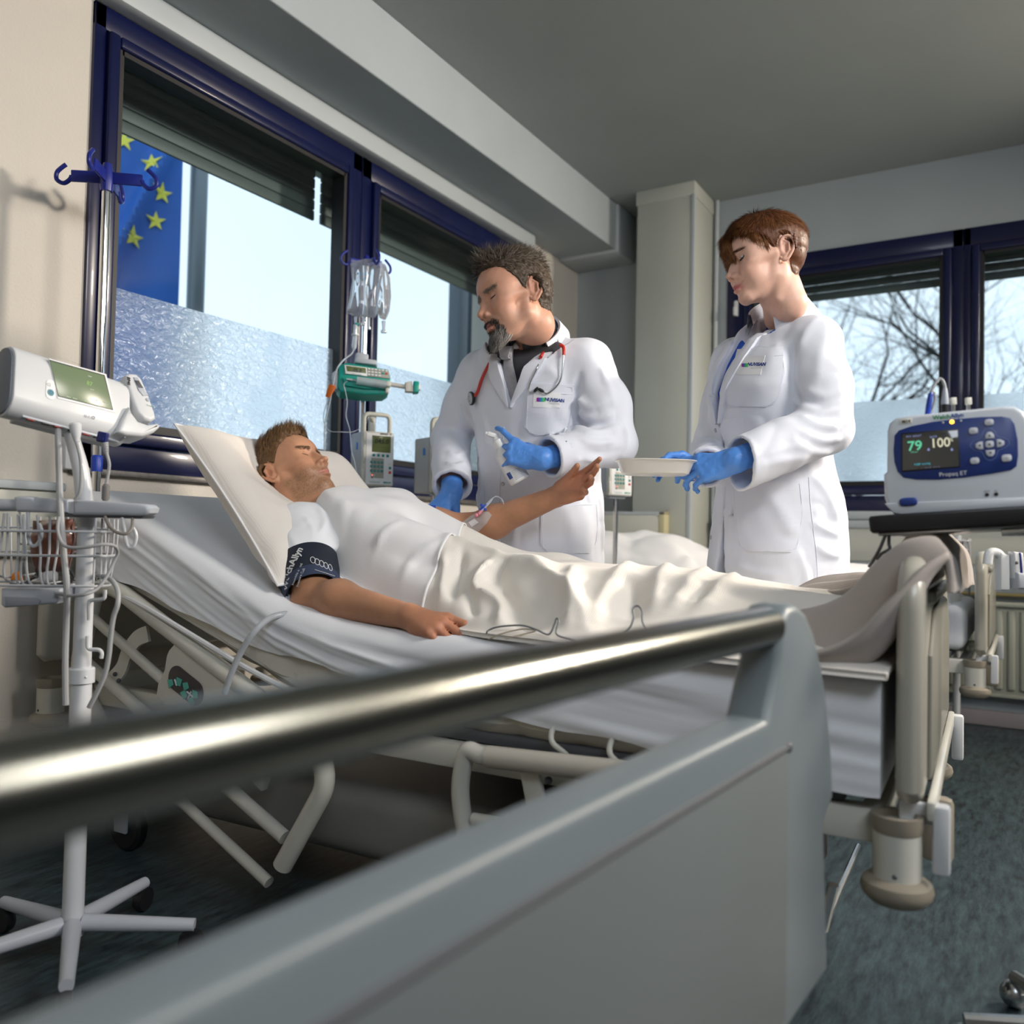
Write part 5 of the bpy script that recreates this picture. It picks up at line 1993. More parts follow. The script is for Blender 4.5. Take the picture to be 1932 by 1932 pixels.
lim = 1.245 + slant
cov = warp_rows(BLG, np.full(nu_, vv[0]), lim + 0.012, 170)
two_sided(cov, 0.010).obj('cover', m_waffle, bl, ang=180)
fo_ = warp_rows(BLG, lim, np.full(nu_, vv[-1]), 80)
nf = grid_normals(fo_)
nf = nf if nf[..., 2].mean() > 0 else -nf
hem = np.exp(-(np.arange(80) / 1.5) ** 2)[:, None]
fo2 = fo_ + nf * (0.0045 + 0.002 * hem)[..., None]
two_sided(fo2, 0.004).obj('turn_down', m_linen, bl, ang=180)
st = warp_rows(BLG, lim + 0.028, lim + 0.031, 3) + np.array([0, 0, 0.0062])
# the foot of the cover thrown up over the foot board
xs_ = np.linspace(0, 1, 90)
bs_ = np.linspace(0, 1, 70)
DR = []
for a in xs_:                                               # a: near edge -> far edge of the throw
    row = []
    for b in bs_:                                           # b: on the bed -> over the board
        prof = smooth_path([(0.46, 0.715 + 0.05 * a), (0.40, 0.735 + 0.05 * a), (0.31, 0.745 + 0.04 * a), (0.235, 0.79), (0.185, 0.862), (0.150, 0.896), (0.112, 0.878), (0.098, 0.80)], 8)
        f = b * (len(prof) - 1)
        i = min(int(f), len(prof) - 2)
        p = prof[i] * (1 - f + i) + prof[i + 1] * (f - i)
        row.append((1.50 + 0.62 * a ** 0.9, p[0], p[1]))
    DR.append(row)
DR = np.array(DR)
A2, B2 = np.meshgrid(xs_, bs_, indexing='ij')
# the near edge hangs: from the bed edge up to the corner of the board
near = np.exp(-(A2 / 0.16) ** 2)
sag = np.sin(np.clip(B2 * 1.18, 0, 1) * math.pi)
DR[:, :, 0] -= near * (0.055 * sag - 0.00)
DR[:, :, 2] -= near * 0.085 * sag
DR[:, :, 2] += 0.024 * np.sin(A2 * 24 + B2 * 4 + 0.8 + 1.2 * np.sin(A2 * 9)) * np.clip(np.sin(B2 * math.pi), 0, 1) ** 0.7 + 0.010 * vnoise(np.stack([A2 * 7, B2 * 3, A2 * 0], -1), 31)
DR[:, :, 1] += 0.022 * np.sin(A2 * 24 + B2 * 4 + 0.8 + 1.2 * np.sin(A2 * 9)) * np.clip(np.sin(B2 * math.pi), 0, 1) + 0.03 * (A2 ** 2) * (1 - B2)
DR[:, :, 1] += 0.05 * np.exp(-((A2 - 0.2) / 0.12) ** 2) * (1 - B2)
two_sided(DR, 0.010).obj('thrown_end', m_waffle_shaded, bl, ang=180)

# ---------------------------------------------------------------- pillow behind the head
PC = np.array([1.768, 1.735, 0.955])
PFr = Fr(PC, (1, 0, 0), (0, 0.70, 0.714))
n_ = 70
gx, gy = np.meshgrid(np.linspace(-1, 1, n_), np.linspace(-1, 1, n_), indexing='ij')
ex = 1 - 0.05 * (1 - gy ** 2)
ey = 1 - 0.07 * (1 - gx ** 2)
X_, Y2 = gx * ex * 0.305, gy * ey * (0.285 - 0.045 * np.clip(gx, 0, 1))
T_h = np.clip((1 - gx ** 4) * (1 - gy ** 4), 0, 1) ** 0.55
hq = PFr.inv(PH.o)
dent = np.exp(-(((X_ - hq[0]) / 0.20) ** 2 + ((Y2 - hq[1]) / 0.20) ** 2))
w1 = vnoise(np.stack([X_ * 9, Y2 * 9, X_ * 0], -1), 41) * 0.008 + vnoise(np.stack([X_ * 22 + Y2 * 8, Y2 * 14, X_ * 0 + 3], -1), 42) * 0.004
up_ = 0.085 * T_h + w1 * T_h - 0.115 * dent * T_h
dn_ = -0.075 * T_h + w1 * T_h
rip = 0.005 * np.sin(gy * 17 + 1) * np.exp(-((gx + 0.97) / 0.10) ** 2) * np.clip(-gy - 0.1, 0, 1)
g = M(PFr).grid(np.stack([X_, Y2, up_ + rip], -1)).grid(np.stack([X_, Y2, dn_ + rip], -1), flip=True)
pil = thing('pillow', PFr((0, -0.2, -0.1)), 'large cream ribbed pillow propped behind the lying man', 'pillow')
g.obj('pillow_case', mat('ribbed_pillow_cotton', (0.78, 0.74, 0.69), 0.85, var=0.02, wave=(70.0, 'X'), bump=0.10, bscale=300, sheen=0.2, spec=0.15), pil, ang=180)
e = [(gx[i, 0], -1) for i in range(n_)]
edge = [PFr((X_[i, 0], Y2[i, 0], 0.001)) for i in range(n_)] + [PFr((X_[-1, j], Y2[-1, j], 0.001)) for j in range(1, n_)] + [PFr((X_[i, -1], Y2[i, -1], 0.001)) for i in range(n_ - 2, -1, -1)] + [PFr((X_[0, j], Y2[0, j], 0.001)) for j in range(n_ - 2, 0, -1)]
M().tube(edge, 0.0035, 6, closed=True).obj('seam', m_linen, pil)


def stander(label, lids, hfr, sc, tfr, prof, sh, arms, fem, nx, skin, lip, stub, stub_col, hands, neck_r, jaw=1.0, smile=0.0, brow=1.0, nose=1.0, nl=1.0):
    """head, trunk, arms and legs of a standing person; arms = ((shoulder, elbow, wrist) right, left); hands = two (frame, side, kwargs)"""
    pr = thing('person', tfr((0, 0, 0)), label, 'person')
    S = Sdf()
    add_head(S, hfr, sc, neck_r=neck_r, fem=fem, jaw=jaw, smile=smile, brow=brow, nose=nose, lids=lids, nl=nl)
    n0 = hfr(np.array([-0.02, 0, -0.06]) * sc)
    n1 = tfr((nx, 0, sh)) if np.ndim(nx) == 0 else nx
    S.chain([n0, n1], [neck_r * 0.98, neck_r * 1.0], 0.03)
    torso(S, tfr, [(z, c, a - 0.036, b - 0.036) for z, c, a, b in prof if z >= 0.80 and z < 1.47], 0.02)
    for a in arms:
        S.chain(list(a), [0.050, 0.041, 0.028], 0.02)
    for fr, sd, kw in hands:
        add_hand(S, fr, 1.0, sd, rad=0.84, **kw)
    for y in (1, -1):
        S.chain([tfr((0, y * 0.075, 0.88)), tfr((0.01, y * 0.09, 0.48)), tfr((-0.01, y * 0.095, 0.09))], [0.070, 0.055, 0.040], 0.03)
        S.cap(tfr((-0.02, y * 0.10, 0.045)), tfr((0.15, y * 0.11, 0.035)), 0.038, 0.03, 0.03)
    parts = [isosurface(S, hfr.o - [0.16, 0.16, 0.24], hfr.o + 0.16, 0.0021)]
    lo, hi = bounds(S, 0.03)
    hi[2] = hfr.o[2] - 0.20
    parts.append(isosurface(S, lo, hi, 0.009))
    for fr, sd, kw in hands:
        o = fr((0.08, 0, 0))
        parts.append(isosurface(S, o - 0.14, o + 0.14, 0.004))
    V, F = join_surf(parts)
    tint = head_tint(V, hfr, sc, skin, lip, stub, stub_col)
    far = np.linalg.norm(V - hfr.o, axis=1) > 0.28
    tint[far] = skin
    body = mesh_obj('body', V, F, m_skin, pr, ang=180, col=tint)
    T = Sdf()
    for y in (1, -1):
        T.chain([tfr((0, y * 0.075, 0.92)), tfr((0.01, y * 0.09, 0.48)), tfr((-0.01, y * 0.095, 0.06))], [0.085, 0.075, 0.066], 0.02)
    T.halfspace(tfr((0, 0, 0.05)), (0, 0, -1))
    lo, hi = bounds(T)
    V2, F2 = isosurface(wrinkle(T, 0.004, 12, 5), lo, hi, 0.009)
    mesh_obj('trousers', V2, F2, m_trou, pr, ang=180)
    for y in (1, -1):
        Sh = Sdf()
        Sh.cap(tfr((-0.03, y * 0.10, 0.05)), tfr((0.17, y * 0.115, 0.04)), 0.049, 0.038, 0.01)
        Sh.halfspace(tfr((0, 0, 0.004)), (0, 0, -1))
        Sh.halfspace(tfr((0, 0, 0.10)), (0, 0, 1))
        lo, hi = bounds(Sh)
        V2, F2 = isosurface(Sh, lo, hi, 0.007)
        mesh_obj('shoe', V2, F2, m_shoe, pr, ang=180)
    return pr, S, parts[0]


def glove(fr, sd, kw, arm_from, parent, wrist_r=0.034, cuff=0.05):
    G = Sdf()
    tips = add_hand(G, fr, 1.0, sd, rad=1.04, **kw)
    d = nrm(arm_from - fr.o)
    G.cap(fr.o + d * cuff, fr.o, wrist_r, wrist_r * 0.92, 0.014)
    open_end(G, fr.o + d * (cuff - 0.004), d, 0.07)
    lo, hi = bounds(G)
    gf = wrinkle(G, 0.0011, 70, 3)
    V, F = isosurface(gf, lo, hi, 0.0024)
    mesh_obj('glove', V, F, m_glove, parent, ang=180)
    return tips, G


def coat_arm(C, a, rs, k=0.03, fold=True):
    C.chain(list(a), rs, k)


# ================================================================ the man in the white coat
DF = Fr((2.385, 1.335, 0.0), (-1, 0, 0), z=(0, 0, 1))
dsc = 1.12
DH = Fr(ad(973, 566, 2.50), camdir(-0.881, -0.148, -0.45), z=camdir(-0.214, 0.972, 0.099))
dprof = [(0.66, 0.0, 0.165, 0.212), (0.95, 0.0, 0.162, 0.205), (1.10, 0.020, 0.155, 0.202), (1.25, 0.050, 0.150, 0.208), (1.37, 0.085, 0.135, 0.205), (1.45, 0.112, 0.105, 0.165), (1.50, 0.130, 0.080, 0.105), (1.535, 0.14, 0.066, 0.075)]
dshR, dshL = np.array([2.310, 1.520, 1.405]), np.array([2.310, 1.145, 1.400])
delL, dwrL = ax(1160, 838, 2.33), ax(1022, 866, 2.10)
delR, dwrR = ax(852, 826, 2.33), ax(853, 928, 2.14)
RC = ad(1000, 634, 2.62)
RAX = nrm(DH.o - RC + np.array([0, 0, 0.045]))
RCF = Fr(RC, np.cross(np.cross(RAX, DF.x), RAX), z=RAX)
DHL = Fr(dwrL, ax(958, 848, 2.06) - dwrL, z=camdir(0.10, 0.25, -0.95))
DHR = Fr(dwrR, ax(817, 978, 2.07) - dwrR, z=camdir(-0.25, 0.45, -0.85))
kL = dict(curl=((4, 30, 26), (48, 55, 25), (52, 55, 25), (56, 52, 25)), spread=(30, 4, -6, -16), thumb=(30, 38, 12, 15))
kR = dict(curl=((28, 34, 18), (32, 36, 20), (36, 38, 22), (40, 40, 24)), spread=(6, 1, -4, -9), thumb=(34, 30, 12, 10))
dskin = (0.56, 0.30, 0.205)
doc, DS, dhead = stander('person with grey hair and a goatee, in a white coat, holding a spray bottle', 'closed', DH, dsc, DF, dprof, 1.49,
                         ((dshR, delR, dwrR), (dshL, delL, dwrL)), False, RC, dskin, (0.46, 0.19, 0.155), 0.35, (0.30, 0.22, 0.17),
                         ((DHR, 1, kR), (DHL, -1, kL)), 0.047, jaw=1.06, brow=1.15, nose=1.08, nl=0.25)
tR, GR = glove(DHR, 1, kR, delR, doc)
tL, GL = glove(DHL, -1, kL, delL, doc)
lash_line(DS, DH, dsc, 1, doc, m_lash, open_z=-0.5, r=0.0013)
lash_line(DS, DH, dsc, -1, doc, m_lash, open_z=-0.5, r=0.0013)
# shirt and tie under the coat
SH = Sdf()
torso(SH, DF, [(z, c, a - 0.013, b - 0.013) for z, c, a, b in dprof if z > 0.9], 0.02)
dn1 = DF((0.125, 0, 1.43))
dn0 = RC + RAX * 0.07
SH.chain([dn1, RC], [0.096, 0.080], 0.03)
SH.cap(RC - RAX * 0.03, RC + RAX * 0.12, 0.073, 0.073, 0.003, cut=True)
open_end(SH, RC + RAX * 0.004, RAX, 0.12)
lo, hi = bounds(SH)
V, F = isosurface(SH, lo, hi, 0.005)
m_shirt = mat('charcoal_shirt', (0.035, 0.036, 0.042), 0.7, var=0.05, bump=0.05, bscale=500)
mesh_obj('shirt', V, F, m_shirt, doc, ang=180)
# the coat
CO = Sdf()
torso(CO, DF, dprof, 0.02)
CO.cap(dshR, dshL, 0.068, 0.068, 0.05)
for q_ in (dshR, dshL):
    CO.cap(dn1 + np.array([0.0, 0, -0.035]), q_ + np.array([0, 0, 0.004]), 0.085, 0.068, 0.03)
CO.chain([dn1, RC - RAX * 0.012], [0.110, 0.098], 0.03)
CO.chain([dshR, dshR * 0.5 + delR * 0.5, delR], [0.075, 0.072, 0.066], 0.03)
cR = dwrR + (delR - dwrR) * 0.10
CO.chain([delR, cR, dwrR], [0.068, 0.061, 0.060], 0.014)
CO.chain([dshL, dshL * 0.5 + delL * 0.5 + np.array([0.0, -0.012, 0]), delL], [0.076, 0.076, 0.068], 0.03)
cL = dwrL + (delL - dwrL) * 0.10
CO.chain([delL, delL * 0.5 + cL * 0.5, cL, dwrL], [0.069, 0.063, 0.060, 0.059], 0.014)
for a, b, r in ((delR, cR, 0.047), (delL, cL, 0.050)):
    d = nrm(b - a)
    open_end(CO, b, d, 0.10)
    CO.cap(b - d * 0.035, b + d * 0.06, r, r + 0.002, 0.004, cut=True)
# neck opening and the deep V between the lapels
open_end(CO, RC - RAX * 0.010, RAX, 0.14)
CO.cap(RC - RAX * 0.05, RC + RAX * 0.10, 0.087, 0.090, 0.005, cut=True)


def vcut(P, fr=DF, zt=1.60, zb=1.275, hw=0.062):
    q = fr.inv(P)
    w = np.clip((q[:, 2] - zb) / (1.45 - zb), 0, 1.4) * hw
    return np.maximum(np.maximum(np.abs(q[:, 1] - 0.004 - np.clip(q[:, 2] - zb, 0, 0.25) * 0.17) - w, zb - q[:, 2]), 0.055 - q[:, 0] + 0 * w) * 0.8


CO.func(DF((0.16, 0, 1.40)), 0.28, vcut, 0.004, True)
CO.halfspace(DF((0, 0, 0.70)), (0, 0, -1), 0.002)
cf = wrinkle(CO, 0.0042, 11, 12)
dfold = [
    ([(1075, 800), (1110, 815), (1150, 812), (1175, 800)], 0.016, 0.016), ([(1085, 775), (1120, 790), (1160, 780)], 0.013, 0.013),
    ([(1090, 825), (1125, 835), (1160, 832)], 0.012, 0.012), ([(1080, 745), (1110, 768), (1150, 755)], 0.010, 0.014),
    ([(1095, 700), (1088, 740), (1084, 790)], -0.012, 0.012), ([(1130, 690), (1150, 730), (1160, 770)], 0.007, 0.016),
    ([(1045, 870), (1090, 868), (1130, 872)], 0.007, 0.012), ([(1040, 890), (1090, 892)], -0.005, 0.010),
    ([(1180, 800), (1186, 840), (1170, 870)], 0.008, 0.014), ([(1100, 850), (1140, 856), (1175, 850)], -0.008, 0.010),
    ([(840, 870), (860, 878), (880, 872)], 0.009, 0.010), ([(838, 890), (858, 898), (878, 895)], 0.009, 0.009), ([(842, 850), (862, 858), (884, 850)], 0.008, 0.010),
    ([(866, 760), (875, 790), (880, 820)], -0.009, 0.010), ([(888, 780), (895, 830), (900, 880)], -0.010, 0.014),
    ([(905, 760), (915, 800), (918, 850)], 0.006, 0.018), ([(1060, 950), (1075, 1000), (1082, 1040)], 0.006, 0.016), ([(1100, 930), (1118, 980), (1120, 1040)], -0.007, 0.014),
    ([(1128, 930), (1136, 980), (1138, 1040)], 0.009, 0.012), ([(900, 920), (905, 980), (908, 1040)], 0.006, 0.016), ([(985, 920), (975, 970), (970, 1030)], 0.004, 0.018),
    ([(1040, 760), (1050, 790), (1080, 810)], -0.005, 0.012), ([(1010, 650), (1030, 690), (1060, 720)], 0.004, 0.016)]
cf = ridges(cf, px_folds(CO, dfold))
lo, hi = bounds(CO)
V, F = isosurface(cf, lo, hi, 0.0046)
coat = mesh_obj('coat', V, F, m_coat, doc, ang=75)
# placket, lapels, collar, pockets, cuffs, buttons
px_line(cf, [(952, 805), (947, 850), (944, 900), (943, 950), (943, 1000), (944, 1045)], 0.001, 0.0016, 'front_edge', m_coat, coat)
for sg_ in (1, -1):
    rows = []
    for z in np.linspace(1.268, 1.425, 16):
        f = (z - 1.268) / 0.157
        yc, w = 0.004 + max(0, min(z - 1.275, 0.25)) * 0.17, max(0, (z - 1.275) / 0.175) * 0.062
        e0 = yc + sg_ * (w + 0.003)
        rows.append((z, e0, e0 + sg_ * (0.004 + 0.040 * math.sin(min(1, f * 1.15) * math.pi * 0.62))))
    lapel(cf, DF, rows, 'lapel', m_coat, coat)
for pk, st in (([(998, 723), (1083, 726), (1079, 800), (1064, 818), (1010, 822), (990, 806)], 0), ([(1021, 966), (1046, 956), (1128, 948), (1128, 1022), (1112, 1044), (1034, 1042), (1020, 1026)], 0), ([(897, 930), (913, 925), (912, 990), (897, 990)], 0)):
    pt = patch(cf, pk, 0.0008, 0.0022, 'pocket', m_coat, coat, 8)
    c = np.mean(pk, 0)
    px_line(cf, [tuple(c + (np.array(p) - c) * 0.92) for p in pk + [pk[0]]], 0.0032, 0.0006, 'stitching', m_coat, pt, n=2)
px_line(cf, [(1000, 741), (1040, 743), (1081, 744)], 0.0032, 0.0006, 'stitching', m_coat, coat, n=2)
badge_p = patch(cf, [(1008, 738), (1058, 741), (1057, 770), (1006, 768)], 0.0030, 0.0009, 'name_label', mat('label_white', (0.80, 0.81, 0.83), 0.6), coat, 6)
m_logo = mat('logo_navy', (0.02, 0.05, 0.25), 0.6)
px_text(cf, (1046, 755), (1058, 756), 'NUVISAN', 0.0135, m_logo, badge_p, off=0.0045, bold=0.0006)
px_text(cf, (1045, 761), (1057, 762), 'Pharma Services', 0.0050, mat('print_grey', (0.30, 0.32, 0.38), 0.6), badge_p, off=0.0045)
for k, c3 in enumerate(((0.35, 0.02, 0.30), (0.05, 0.10, 0.50), (0.02, 0.32, 0.40), (0.10, 0.50, 0.12))):
    patch(cf, [(1013 + 3.5 * k, 751), (1016 + 3.5 * k, 750), (1019 + 3.5 * k, 751), (1019 + 3.5 * k, 757), (1016 + 3.5 * k, 758), (1013 + 3.5 * k, 757)], 0.0042 + 0.0002 * k, 0.0003, 'logo_ring', mat('logo_%d' % k, c3, 0.5), badge_p, 3)
m_btn = mat('snap_button', (0.42, 0.43, 0.45), 0.3, 0.6)
for p in ((963, 740), (949, 913), (946, 1012)):
    q = march(cf, p)
    if q is not None:
        nn = sdf_normal(cf, q[None], 0.004)[0]
        M().lathe([(0.0062, -0.001), (0.0066, 0.0012), (0.0050, 0.0022), (0.0036, 0.0014), (0.001, 0.0014)], q, nn, 18).obj('button', m_btn, coat)
# collars standing round the neck: the coat's, and the shirt's inside it
def ring_collar(F_, r0, hgt, out, drop, t1, name, m, parent):
    col = []
    for a in np.linspace(-t1, t1, 40):
        c, s = -math.cos(a), math.sin(a)
        fr_ = abs(a) / t1
        col.append([F_((r0 * c, r0 * s, -0.012)), F_((r0 * c * 0.99, r0 * s * 0.99, hgt)), F_(((r0 + 0.006) * c, (r0 + 0.006) * s, hgt + 0.003)),
                    F_(((r0 + out) * c, (r0 + out) * s, -drop - 0.012 * fr_ ** 3))])
    M().grid(np.array(col), closed_v=True).obj(name, m, parent, ang=50)


ring_collar(RCF.sub((0, 0, -0.004)), 0.093, 0.018, 0.026, 0.022, 2.05, 'collar', m_coat, coat)
ring_collar(RCF, 0.0775, 0.024, 0.010, 0.012, 2.85, 'shirt_collar', m_shirt, doc)
m_tie = mat('silver_tie', (0.30, 0.30, 0.33), 0.35, var=0.12, vscale=90, sheen=0.3)
tp = [DF((x_, 0.004, z_)) for z_, x_ in ((1.415, 0.0), (1.39, 0.0), (1.36, 0.0), (1.31, 0.0), (1.255, 0.0))]
tp = list(snap(SH, np.array(tp) + DF.x * 0.22, 0.001, 14))
tw = [(0.014, 0.009), (0.018, 0.006), (0.022, 0.004), (0.026, 0.003), (0.029, 0.002)]
tp = [q + DF.x * 0.004 for q in tp]
G_ = []
for p, (w, h) in zip(smooth_path(tp, 4), [tuple(np.array([np.interp(i / 4, range(5), [q[j] for q in tw]) for j in (0, 1)])) for i in range(17)]):
    G_.append([p + DF.y * w, p + DF.y * w * 0.5 + DF.x * h, p - DF.y * w * 0.5 + DF.x * h, p - DF.y * w, p - DF.x * 0.006])
tie = M().grid(np.array(G_), closed_v=True).obj('tie', m_tie, doc, ang=50)
kn = tp[0] + DF.x * 0.006 + np.array([0, 0, 0.010])
M(Fr(kn, DF.y, DF.x)).prism([(-0.019, 0.012), (0.019, 0.012), (0.012, -0.014), (-0.012, -0.014)], -0.018, 0.018, 0.006, 3).obj('knot', m_tie, tie)
kk = Fr(kn, DF.y, (0, 0, 1))
M(kk).prism([(-0.024, 0.016), (0.024, 0.016), (0.014, -0.020), (-0.014, -0.020)], -0.004, 0.018, 0.006, 3).obj('knot', m_tie, tie)


# hair: short, greying, ruffled up in front; a grey goatee
def line_d(q):
    x, y, z = q[:, 0], np.abs(q[:, 1]), q[:, 2]
    zl = np.interp(x, [-110, -60, -38, -26, -8, 0, 6, 14, 24, 40, 62, 80, 92], [-48, -50, -44, 18, 32, 14, -4, 6, 26, 46, 60, 72, 84])
    return z - zl + 8 * np.clip((y - 20) / 30, 0, 1) * (x > 45) * -1.2


hg = mat('grey_brown_hair', (0.060, 0.042, 0.028), 0.5, var=0.4, vscale=150, spec=0.3)
hg2 = mat('grey_hair', (0.22, 0.19, 0.155), 0.45, var=0.35, vscale=180, spec=0.35)
Vh, Fh = dhead
topd = lambda q: np.clip((q[:, 2] - 55) / 40, 0, 1)
frd = lambda q: np.clip((q[:, 0] - 10) / 60, 0, 1) * topd(q)
cap_, Pc, nc, mk, q = scalp(Vh, Fh, DH, dsc, line_d, lambda q: 4.0 + 9 * topd(q), 'hair', hg, doc, soft=8, jitter=0.5)
for cnt, mm, sd in ((6000, hg, 13), (2600, hg2, 15)):
    R0, N0, Q0, rr = pick_roots(Pc, nc, q, (mk > 0.25) * (0.6 + topd(q)), cnt, sd)
    t, u_ = topd(Q0), frd(Q0)
    D = np.stack([-0.55 + 1.15 * u_, rr.normal(0, 0.45, cnt), -0.75 + 1.35 * t + 0.1 * u_], -1) @ DH.R
    strands('hair_strands', R0 - N0 * 0.002, D, (0.010 + 0.026 * t + 0.010 * u_) * rr.uniform(0.6, 1.3, cnt), mm, cap_, 0.0014, 3, 0.0, 0.40, sd, 0.45, N0)
sel = np.exp(-((q[:, 2] - 17) / 3.6) ** 2) * (q[:, 0] > 60) * (np.abs(q[:, 1]) > 10) * (np.abs(q[:, 1]) < 54)
R0, N0, Q0, rr = pick_roots(Vh, nc, q, sel, 600, 9)
strands('eyebrows', R0, np.stack([-0.3 + 0 * Q0[:, 0], np.sign(Q0[:, 1]), 0.1 + 0 * Q0[:, 0]], -1) @ DH.R, np.full(600, 0.009), hg2, doc, 0.0009, 2, 0, 0.3, 4, 0.25, N0)
mz = np.exp(-((q[:, 2] + 61) / 4.5) ** 2) * (np.abs(q[:, 1]) < 29) * (q[:, 0] > 76)                      # moustache
cz = np.clip((-q[:, 2] - 80) / 5, 0, 1) * np.clip((124 + q[:, 2]) / 8, 0, 1) * np.clip((31 - np.abs(q[:, 1])) / 6, 0, 1) * (q[:, 0] > 48)
sz = np.exp(-((np.abs(q[:, 1]) - 27) / 4.5) ** 2) * np.clip((-q[:, 2] - 58) / 6, 0, 1) * np.clip((100 + q[:, 2]) / 8, 0, 1) * (q[:, 0] > 66)
sel = mz * 1.2 + cz + sz
for cnt, mm, sd in ((2300, mat('dark_beard', (0.045, 0.034, 0.027), 0.5, var=0.3, vscale=150), 23), (2200, mat('silver_beard', (0.30, 0.28, 0.26), 0.45, var=0.25, vscale=150), 25)):
    w = sel * (np.clip((-q[:, 2] - 74) / 20, 0.12, 1) if sd == 25 else np.clip((q[:, 2] + 112) / 30, 0.15, 1))
    R0, N0, Q0, rr = pick_roots(Vh, nc, q, w, cnt, sd)
    ch = np.clip((-Q0[:, 2] - 78) / 20, 0, 1)
    D = np.stack([0.35 + 0.25 * ch, np.sign(Q0[:, 1]) * (0.35 - 0.25 * ch) + rr.normal(0, 0.18, cnt), -1.0 + 0 * ch], -1) @ DH.R
    strands('goatee' if sd == 25 else 'moustache', R0, D, (0.008 + 0.022 * ch) * rr.uniform(0.7, 1.25, cnt), mm, doc, 0.0012, 3, 0.1, 0.3, sd, 0.35, N0)
print('doctor', round(time.time() - T0, 1))

# ================================================================ the woman in the white coat
NF = Fr((2.475, 0.610, 0.0), (-0.84, 0.54, 0), z=(0, 0, 1))
nsc = 1.05
NH = Fr(ad(1446, 494, 2.35), camdir(-0.985, -0.085, -0.15), z=camdir(-0.085, 0.98, 0.16))
nprof = [(0.66, 0.0, 0.180, 0.200), (0.85, 0.0, 0.172, 0.198), (1.0, 0.0, 0.158, 0.182), (1.12, 0.015, 0.140, 0.164), (1.22, 0.040, 0.145, 0.164), (1.30, 0.055, 0.145, 0.168), (1.38, 0.048, 0.120, 0.166), (1.45, 0.035, 0.090, 0.130), (1.50, 0.028, 0.066, 0.082), (1.535, 0.025, 0.058, 0.064)]
nshR, nshL = NF((0.03, -0.155, 1.42)), NF((0.02, 0.152, 1.42))
nelL, nwrL = ax(1558, 808, 2.33), ax(1388, 868, 2.13)
nelR, nwrR = np.array([2.46, 0.80, 1.14]), ax(1332, 889, 2.26)
NRC = ad(1472, 598, 2.42)
NAX = nrm(NH.o - NRC)
NRF = Fr(NRC, np.cross(np.cross(NAX, NF.x), NAX), z=NAX)
NHL = Fr(nwrL, ax(1268, 893, 2.10) - nwrL, z=camdir(0.05, 0.45, -0.88))
NHR = Fr(nwrR, ax(1262, 868, 2.18) - nwrR, z=camdir(-0.1, 0.75, 0.60))
kNL = dict(curl=((14, 18, 12), (26, 28, 18), (32, 36, 20), (36, 40, 22)), spread=(8, 0, -5, -10), thumb=(22, 40, 12, 10))
kNR = dict(curl=((26, 26, 16),) * 4, spread=(5, 1, -3, -7), thumb=(30, 35, 10, 10))
nurse, NS, nhead = stander('person with short auburn hair and blue gloves, smiling, in a white coat holding a tray', 'open', NH, nsc, NF, nprof, 1.49,
                           ((nshR, nelR, nwrR), (nshL, nelL, nwrL)), True, NRC, (0.70, 0.43, 0.33), (0.52, 0.17, 0.16), 0.0, (0, 0, 0),
                           ((NHR, 1, kNR), (NHL, -1, kNL)), 0.045, jaw=0.90, smile=2.2, brow=0.7, nose=0.9, nl=0.6)
ntR, _g = glove(NHR, 1, kNR, nelR, nurse, 0.031)
ntL, _g = glove(NHL, -1, kNL, nelL, nurse, 0.034, 0.06)
lash_line(NS, NH, nsc, 1, nurse, m_lash, open_z=1.2, r=0.0017)
lash_line(NS, NH, nsc, 1, nurse, m_lash, open_z=-1.8, r=0.0008)
lash_line(NS, NH, nsc, -1, nurse, m_lash, open_z=1.0, r=0.0015)
eyes(NH, nsc, nurse, (0.8, 0.1, -0.45), (0.05, 0.07, 0.08))
# blue top under the coat
m_blue = mat('blue_scrub_knit', (0.015, 0.10, 0.55), 0.8, var=0.1, vscale=90, bump=0.25, bscale=260)
BT = Sdf()
torso(BT, NF, [(z, c, a - 0.018, b - 0.018) for z, c, a, b in nprof if z > 0.8], 0.02)
nn1 = NF((-0.012, 0, 1.49))
nn0 = NH(np.array([-0.026, 0, -0.090]) * nsc)
BT.cap(NF((0.06, 0, 1.48)), NF((0.06, 0, 1.61)), 0.066, 0.075, 0.006, cut=True)
lo, hi = bounds(BT)
V, F = isosurface(BT, lo, hi, 0.0045)
mesh_obj('blue_top', V, F, m_blue, nurse, ang=180)
NC = Sdf()
torso(NC, NF, nprof, 0.02)
NC.cap(nshR, nshL, 0.062, 0.062, 0.05)
NC.chain([NF((0.03, 0, 1.45)), NRC], [0.090, 0.070], 0.03)
NC.chain([nshR, nshR * 0.5 + nelR * 0.5, nelR], [0.068, 0.064, 0.060], 0.03)
ncR = nwrR + (nelR - nwrR) * 0.16
NC.chain([nelR, ncR, nwrR], [0.060, 0.055, 0.054], 0.010)
NC.chain([nshL, nshL * 0.5 + nelL * 0.5 + np.array([0, -0.006, 0]), nelL], [0.070, 0.072, 0.070], 0.03)
ncL = nwrL + (nelL - nwrL) * 0.035
NC.chain([nelL, nelL * 0.5 + ncL * 0.5 + np.array([0, 0, -0.006]), ncL + np.array([0, 0, -0.012]), nwrL + np.array([0, 0, -0.014])], [0.071, 0.070, 0.068, 0.068], 0.010)
